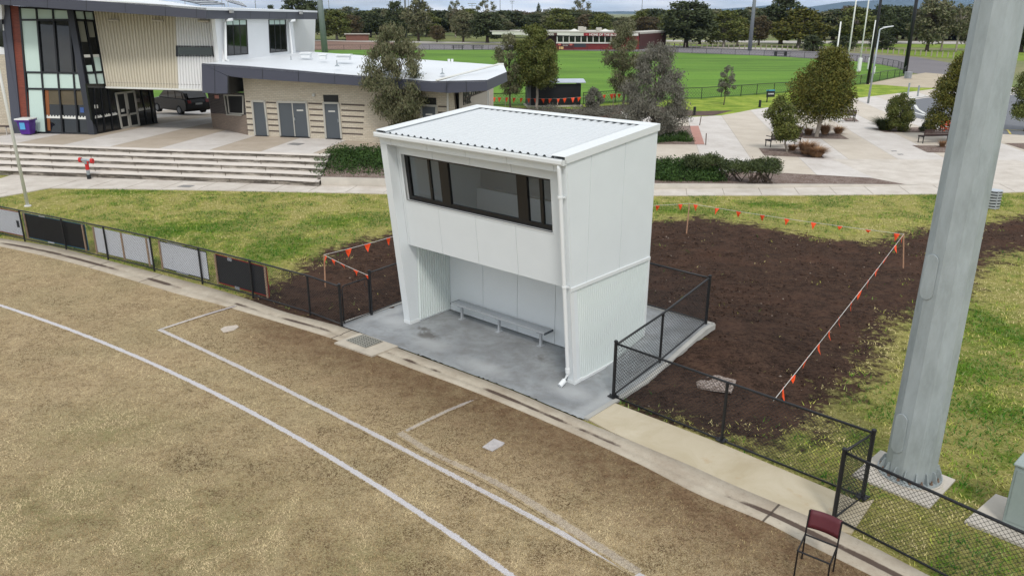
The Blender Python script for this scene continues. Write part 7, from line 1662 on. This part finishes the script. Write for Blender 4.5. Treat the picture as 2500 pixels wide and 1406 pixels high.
# fire booster pillar
b = at(218, 437, .03); hp = ht(392, b); fh = root('hydrant', 'red and silver fire hydrant standpipe on the path below the terrace steps', 'hydrant', b); REDH = mat('hydrant_red', C(206, 44, 44), .4)
tl = lambda z: np.array([b[0]-.0, b[1], z])
part(MB().tube([b, tl(.22)], .085, 14), 'base', BBK, fh); part(MB().tube([tl(.22), tl(hp*.52)], .07, 14), 'pipe', GALV, fh); part(MB().tube([tl(hp*.52), tl(hp*.82)], .08, 14), 'sleeve', REDH, fh); part(MB().tube([tl(hp*.82), tl(hp+.02)], .10, 14), 'head', GALV, fh)
mb = MB(); mb.tube([tl(hp)+[-.2, 0, .02], tl(hp)+[.22, 0, -.02]], .07, 12); part(mb, 'cross_pipe', GALV, fh)
for s in (-1, 1): part(MB().tube([tl(hp)+[s*.2, 0, -.02*s+.0], tl(hp)+[s*.30, 0, -.02*s]], .11, 14), 'outlet_cap', REDH, fh)
mb = MB(); mb.box(tl(hp)+[.1, -.09, -.08], (.05, .05, .12)); part(mb, 'valve', REDH, fh)
# flag pole at left
b = at(68, 504); fp = root('flag_pole', 'white flag pole standing in the grass at the far left', 'pole', b); part(MB().tube([b, b+[-.12, 0, 9.]], .05, 12, rs=[.062, .035]), 'pole', PWH, fp, smooth=True); part(MB().tube([b, b+[0, 0, .04]], .12, 14), 'base_flange', PWH, fp)

# ================================================================== BLACK SUV UNDER THE CANTILEVER
cw = at(441, 282, .5); fwd = unit([-.80, .60]); lf = np.array([-fwd[1], fwd[0]]); 
if lf @ np.array([.6, .8]) < 0: lf = -lf          # lf: towards the far (right) side
zg = hf(cw[0], cw[1])+.02
CAR = mat('car_black', C(14, 15, 18), .25, 0, 0, spec=.35); CGL = mat('car_glass', C(16, 18, 20), .05, spec=.7); TYR = mat('tyre', C(28, 28, 28), .85); RIM = mat('rim', C(110, 112, 116), .35, .5); TLR = mat('tail_red', C(110, 24, 24), .25)
gz = at(441, 282, zg); ori = gz[:2]-fwd*.82         # rear of the car
sv = root('suv', 'black SUV parked under the clubhouse cantilever seen from behind', 'car', (*(ori+fwd*2.0+lf*.8), zg))
def CP(x, y, z): return np.array([ori[0]+fwd[0]*x*1.1+lf[0]*y*1.1, ori[1]+fwd[1]*x*1.1+lf[1]*y*1.1, zg+z*1.1])
Wc = 1.64; side = [(0.02, .42), (.0, .75), (.08, .92), (.62, .96), (3.1, .94), (3.95, .78), (4.12, .6), (4.12, .32), (3.9, .22), (.12, .24)]
def loft(mb, prof, y0, y1, ins=.06):
    pin = [(x, z) for x, z in prof]; n_ = len(pin); cx_ = sum(p[0] for p in pin)/n_; cz_ = sum(p[1] for p in pin)/n_
    def sh(y, k): return [CP(cx_+(x-cx_)*k, y, cz_+(z-cz_)*k) for x, z in pin]
    rs_ = [sh(y0, .96), sh(y0+ins, 1.), sh(y1-ins, 1.), sh(y1, .96)]; V = [p for r_ in rs_ for p in r_]
    F = [(i*n_+k, i*n_+(k+1) % n_, (i+1)*n_+(k+1) % n_, (i+1)*n_+k) for i in range(3) for k in range(n_)]+[tuple(range(n_)), tuple(range(4*n_-1, 3*n_-1, -1))]; return mb.add(V, F)
body = part(loft(MB(), side, 0, Wc), 'body', CAR, sv)
cab = [(.12, .93), (.30, 1.28), (.55, 1.42), (1.8, 1.46), (2.5, 1.36), (3.15, .94)]
part(loft(MB(), cab, .10, Wc-.10, .08), 'cabin', CAR, sv)
part(MB().prism([CP(.115, .24, 1.0), CP(.30, .28, 1.28), CP(.30, Wc-.28, 1.28), CP(.115, Wc-.24, 1.0)], np.array([*(-fwd*.05), .02])), 'rear_window', CGL, sv)
for y_, s in ((.095, -1), (Wc-.095, 1)):
    for q in (((.45, .98), (.55, 1.30), (1.15, 1.36), (1.15, .98)), ((1.22, .98), (1.22, 1.37), (1.9, 1.38), (1.95, .98)), ((2.02, .98), (1.98, 1.37), (2.42, 1.30), (2.95, .98))): part(MB().prism([CP(x, y_, z) for x, z in q], np.array([*(lf*.02*s), 0])), 'side_window', CGL, sv)
for x_ in (.82, 3.22):
    for y_, s in ((-.01, 1), (Wc+.01, -1)):
        wh = part(MB().tube([CP(x_, y_, .30), CP(x_, y_+.2*s, .30)], .30, 22), 'wheel', TYR, sv); part(MB().tube([CP(x_, y_-.012*s, .30), CP(x_, y_+.05*s, .30)], .19, 16), 'rim', RIM, wh)
for y_ in (.12, Wc-.34): part(MB().box8([CP(-.03, y_, .72), CP(-.03, y_+.22, .72), CP(.1, y_+.22, .72), CP(.1, y_, .72)], [CP(.02, y_, .9), CP(.02, y_+.22, .9), CP(.15, y_+.22, .9), CP(.15, y_, .9)]), 'tail_light', TLR, sv)
part(MB().box8([CP(-.035, .6, .62), CP(-.035, 1.04, .62), CP(.0, 1.04, .62), CP(.0, .6, .62)], [CP(-.03, .6, .72), CP(-.03, 1.04, .72), CP(.0, 1.04, .72), CP(.0, .6, .72)]), 'number_plate', mat('plate', C(150, 152, 150), .5), sv)
for y_ in (.22, Wc-.22): part(MB().tube([CP(.6, y_, 1.44), CP(.7, y_, 1.50), CP(2.2, y_, 1.49), CP(2.35, y_, 1.42)], .018, 6), 'roof_rail', RIM, sv)
part(MB().tube([CP(.7, .82, 1.44), CP(.55, .82, 1.62)], .008, 4), 'aerial', BBK, sv)

# ================================================================== GRASS BLADES (stuff)
def interp_grid(A, x0, y0, st, px_, py_):
    i = np.clip(((px_-x0)/st).astype(int), 0, A.shape[1]-1); j = np.clip(((py_-y0)/st).astype(int), 0, A.shape[0]-1); return A[j, i]
def smooth_noise(px_, py_, sc, seed):
    r = np.random.default_rng(seed); G_ = r.random((128, 128)); x = (px_*sc) % 127; y = (py_*sc) % 127; i = x.astype(int); j = y.astype(int); fx = x-i; fy = y-j; fx = fx*fx*(3-2*fx); fy = fy*fy*(3-2*fy)
    return G_[j, i]*(1-fx)*(1-fy)+G_[j, i+1]*fx*(1-fy)+G_[j+1, i]*(1-fx)*fy+G_[j+1, i+1]*fx*fy
def blade_mat(name, stops, rough=.8):
    g = G(name, rough, .15); a = g.attr('tone'); ri = N(g.t, 'ShaderNodeNewGeometry').outputs['Random Per Island']
    c = g.ramp(a, stops); c = g.mix(g.ramp(ri, [(0., .35), (.5, 0.)]), c, C(60, 70, 30)); c = g.mix(g.ramp(ri, [(.6, 0.), (1., .4)]), c, C(220, 206, 150)); return g.out(c)
LAWNB = blade_mat('lawn_blades', [(0., C(218, 202, 144)), (.34, C(200, 196, 96)), (.58, C(122, 158, 42)), (1., C(52, 112, 20))])
TURFB = blade_mat('turf_blades', [(0., C(214, 192, 152)), (.5, C(166, 142, 106)), (1., C(104, 80, 58))])
def blades(name, P, tone, hgt, wid, flat, mt, seed):
    n = len(P); r = np.random.default_rng(seed); a = r.random(n)*2*math.pi; h = hgt*(.5+r.random(n)); ln = np.stack([np.cos(a), np.sin(a), np.zeros(n)], -1)*(h*flat*(.4+r.random(n)))[:, None]; sd = np.stack([-np.sin(a), np.cos(a), np.zeros(n)], -1)*wid*(.6+.8*r.random(n))[:, None]
    top = P+ln+np.stack([np.zeros(n), np.zeros(n), h], -1); V = np.stack([P-sd, P+sd, top], 1).reshape(-1, 3); F = np.arange(3*n).reshape(-1, 3)
    o = npmesh(name, V, F, mt, attrs={'tone': np.repeat(tone, 3)}); return tag(o, kind='stuff')
rg_ = np.random.default_rng(77); M = 1500000
bx_ = rg_.uniform(-34, 33, M); by_ = rg_.uniform(8, 37, M)
okk = by_ > np.interp(bx_, KUa[:, 0], KUa[:, 1])+.06; lox = [p[0] for p in lo]; loy = [p[1] for p in lo]; okk &= by_ < np.interp(bx_, lox, loy)-.03
uu = (bx_-B0[0])*e2[0]+(by_-B0[1])*e2[1]; vv = (bx_-B0[0])*n2[0]+(by_-B0[1])*n2[1]; okk &= ~((uu > -1.1) & (uu < 6.2) & (vv > -1.4) & (vv < 3.9))
cz = by_*math.cos(PITCH)+7*math.sin(PITCH); okk &= np.abs(bx_/cz) < .72; okk &= ~(poly_sd(bx_, by_, wk) > -.02); okk &= ~(poly_sd(bx_, by_, pad) > -.02); okk &= np.hypot(bx_-tx_, by_-ty_) > .52
cbp = [CBp(-.38, -.35, 0), CBp(1.6, -.35, 0), CBp(1.6, .9, 0), CBp(-.3, .75, 0)]; okk &= ~(poly_sd(bx_, by_, cbp) > -.02)
sgx = interp_grid(soilA, x0L, y0L, stL, bx_, by_); nzz = smooth_noise(bx_, by_, 1.1, 5)*.5+smooth_noise(bx_, by_, 3.7, 6)*.5
sm_ = sgx+(nzz-.5)*1.1; dens = np.clip(1.0-sm_*1.35, 0.004, 1); dist = np.hypot(bx_, by_)
okk &= rg_.random(M) < dens*np.clip(1.15-dist/60, .3, 1)*.62
lsh = interp_grid(gr, x0L, y0L, stL, bx_, by_); tone = np.clip(.43+1.1*(smooth_noise(bx_, by_, .45, 1)-.5)+1.7*(smooth_noise(bx_, by_, 1.3, 2)-.5)+1.3*(smooth_noise(bx_, by_, 4., 3)-.5)+lsh*.7-sgx*.15, 0, 1)
bx_, by_, tone, sgx = bx_[okk], by_[okk], tone[okk], sgx[okk]; bz_ = interp_grid(Z0L, x0L, y0L, stL, bx_, by_)
hh_ = .035+.03*tone
blades('lawn_grass', np.stack([bx_, by_, bz_-.012], -1), tone, hh_, .010, 1.4, LAWNB, 3)
M = 700000; d_ = rg_.uniform(0, 1, M)**1.5; by_ = 5.5+24*d_; bx_ = rg_.uniform(-1, 1, M)*.72*(by_*math.cos(PITCH)+2.4)
okk = by_ < np.interp(bx_, KLa[:, 0], KLa[:, 1])-.02
okk &= smooth_noise(bx_, by_, 2.2, 31)+.35*rg_.random(M) > .38
for pts_ in ([(-260, 672), (-120, 706), (0, 750), (150, 797), (300, 857), (450, 926), (600, 1003), (750, 1083), (900, 1172), (1000, 1238), (1100, 1303), (1250, 1406), (1400, 1520)], [(392, 803), (470, 842), (600, 915), (800, 1010), (1000, 1103), (1180, 1190), (1380, 1300), (1560, 1406), (1720, 1510)]):
    q = polyline_fit([at(*p)[:2] for p in pts_], 3); c_ = np.interp(bx_, q[:, 0], q[:, 1]); okk &= ~((np.abs(by_-c_) < .085) & (bx_ > q[0, 0]))
for pxl in ([(538, 803), (548, 797), (578, 793), (583, 797), (572, 805), (546, 811)], [(1178, 1090), (1206, 1070), (1232, 1080), (1228, 1085), (1202, 1100)]): okk &= ~(poly_sd(bx_, by_, pxpoly(pxl)) > -.01)
bx_, by_ = bx_[okk], by_[okk]
mdd = interp_grid(mud, -40., -6., .2, bx_, by_); kk = rg_.random(len(bx_)) > mdd*.75; bx_, by_, mdd = bx_[kk], by_[kk], mdd[kk]
tone = np.clip(.42+.9*(smooth_noise(bx_, by_, .6, 12)-.5)+1.1*(smooth_noise(bx_, by_, 2.4, 13)-.5)+.7*(smooth_noise(bx_, by_, 7., 14)-.5)+mdd*.9, 0, 1)
blades('turf_grass', np.stack([bx_, by_, np.full(len(bx_), .011)], -1), tone, .014, .006, 2.2, TURFB, 4)

# clods and small stones lying on the dug soil
M = 60000; cx_ = rg_.uniform(-8, 26, M); cy_ = rg_.uniform(11, 33, M); sg_ = interp_grid(soilA, x0L, y0L, stL, cx_, cy_); uu = (cx_-B0[0])*e2[0]+(cy_-B0[1])*e2[1]; vv = (cx_-B0[0])*n2[0]+(cy_-B0[1])*n2[1]
ok_ = (sg_+.5*(smooth_noise(cx_, cy_, 1.5, 41)-.5) > .62) & ~((uu > -1.15) & (uu < 6.2) & (vv > -1.5) & (vv < 3.95)) & (cy_ > np.interp(cx_, KUa[:, 0], KUa[:, 1])+.1) & ~(poly_sd(cx_, cy_, wk) > -.05); ok_ &= smooth_noise(cx_, cy_, .9, 42)+.5*rg_.random(M) > .72
cx_, cy_ = cx_[ok_], cy_[ok_]; n_ = len(cx_); cz_ = interp_grid(Z0L, x0L, y0L, stL, cx_, cy_); rr_ = .008+.03*rg_.random(n_)**3
dirs = np.array([[1, 0, 0], [0, 1, 0], [-1, 0, 0], [0, -1, 0], [0, 0, .8], [0, 0, -.6]]); Vv = dirs[None]*rr_[:, None, None]*(1+.7*(rg_.random((n_, 6, 1))-.5)); th_ = rg_.random(n_)*6.28; cs_, sn_ = np.cos(th_)[:, None], np.sin(th_)[:, None]
Vv = np.stack([Vv[..., 0]*cs_-Vv[..., 1]*sn_, Vv[..., 0]*sn_+Vv[..., 1]*cs_, Vv[..., 2]], -1)+np.stack([cx_, cy_, cz_+.004], -1)[:, None]
Ff = np.array([[0, 1, 4], [1, 2, 4], [2, 3, 4], [3, 0, 4], [1, 0, 5], [2, 1, 5], [3, 2, 5], [0, 3, 5]]); Ff = (np.arange(n_)*6)[:, None, None]+Ff[None]
g = G('clod_mat', .95, .1); ri = N(g.t, 'ShaderNodeNewGeometry').outputs['Random Per Island']
o = npmesh('soil_clods', Vv.reshape(-1, 3), Ff.reshape(-1, 3), g.out(g.ramp(ri, [(0., C(44, 32, 27)), (.7, C(92, 70, 58)), (.97, C(112, 90, 76)), (1., C(170, 156, 144))]))); tag(o, kind='stuff')

# ================================================================== AIR
hm = bpy.data.materials.new('haze_air'); hm.use_nodes = True; t = hm.node_tree; t.nodes.clear(); ho_ = N(t, 'ShaderNodeOutputMaterial'); pv = N(t, 'ShaderNodeVolumePrincipled')
pv.inputs['Color'].default_value = (.5, .68, 1.0, 1); pv.inputs['Density'].default_value = 4.5e-5; pv.inputs['Anisotropy'].default_value = .0
t.links.new(pv.outputs[0], ho_.inputs['Volume'])
o = MB().box8([(-17000, -300, -22), (17000, -300, -22), (17000, 17000, -22), (-17000, 17000, -22)], [(-17000, -300, 300), (17000, -300, 300), (17000, 17000, 300), (-17000, 17000, 300)]).build('haze', hm); tag(o, kind='stuff')
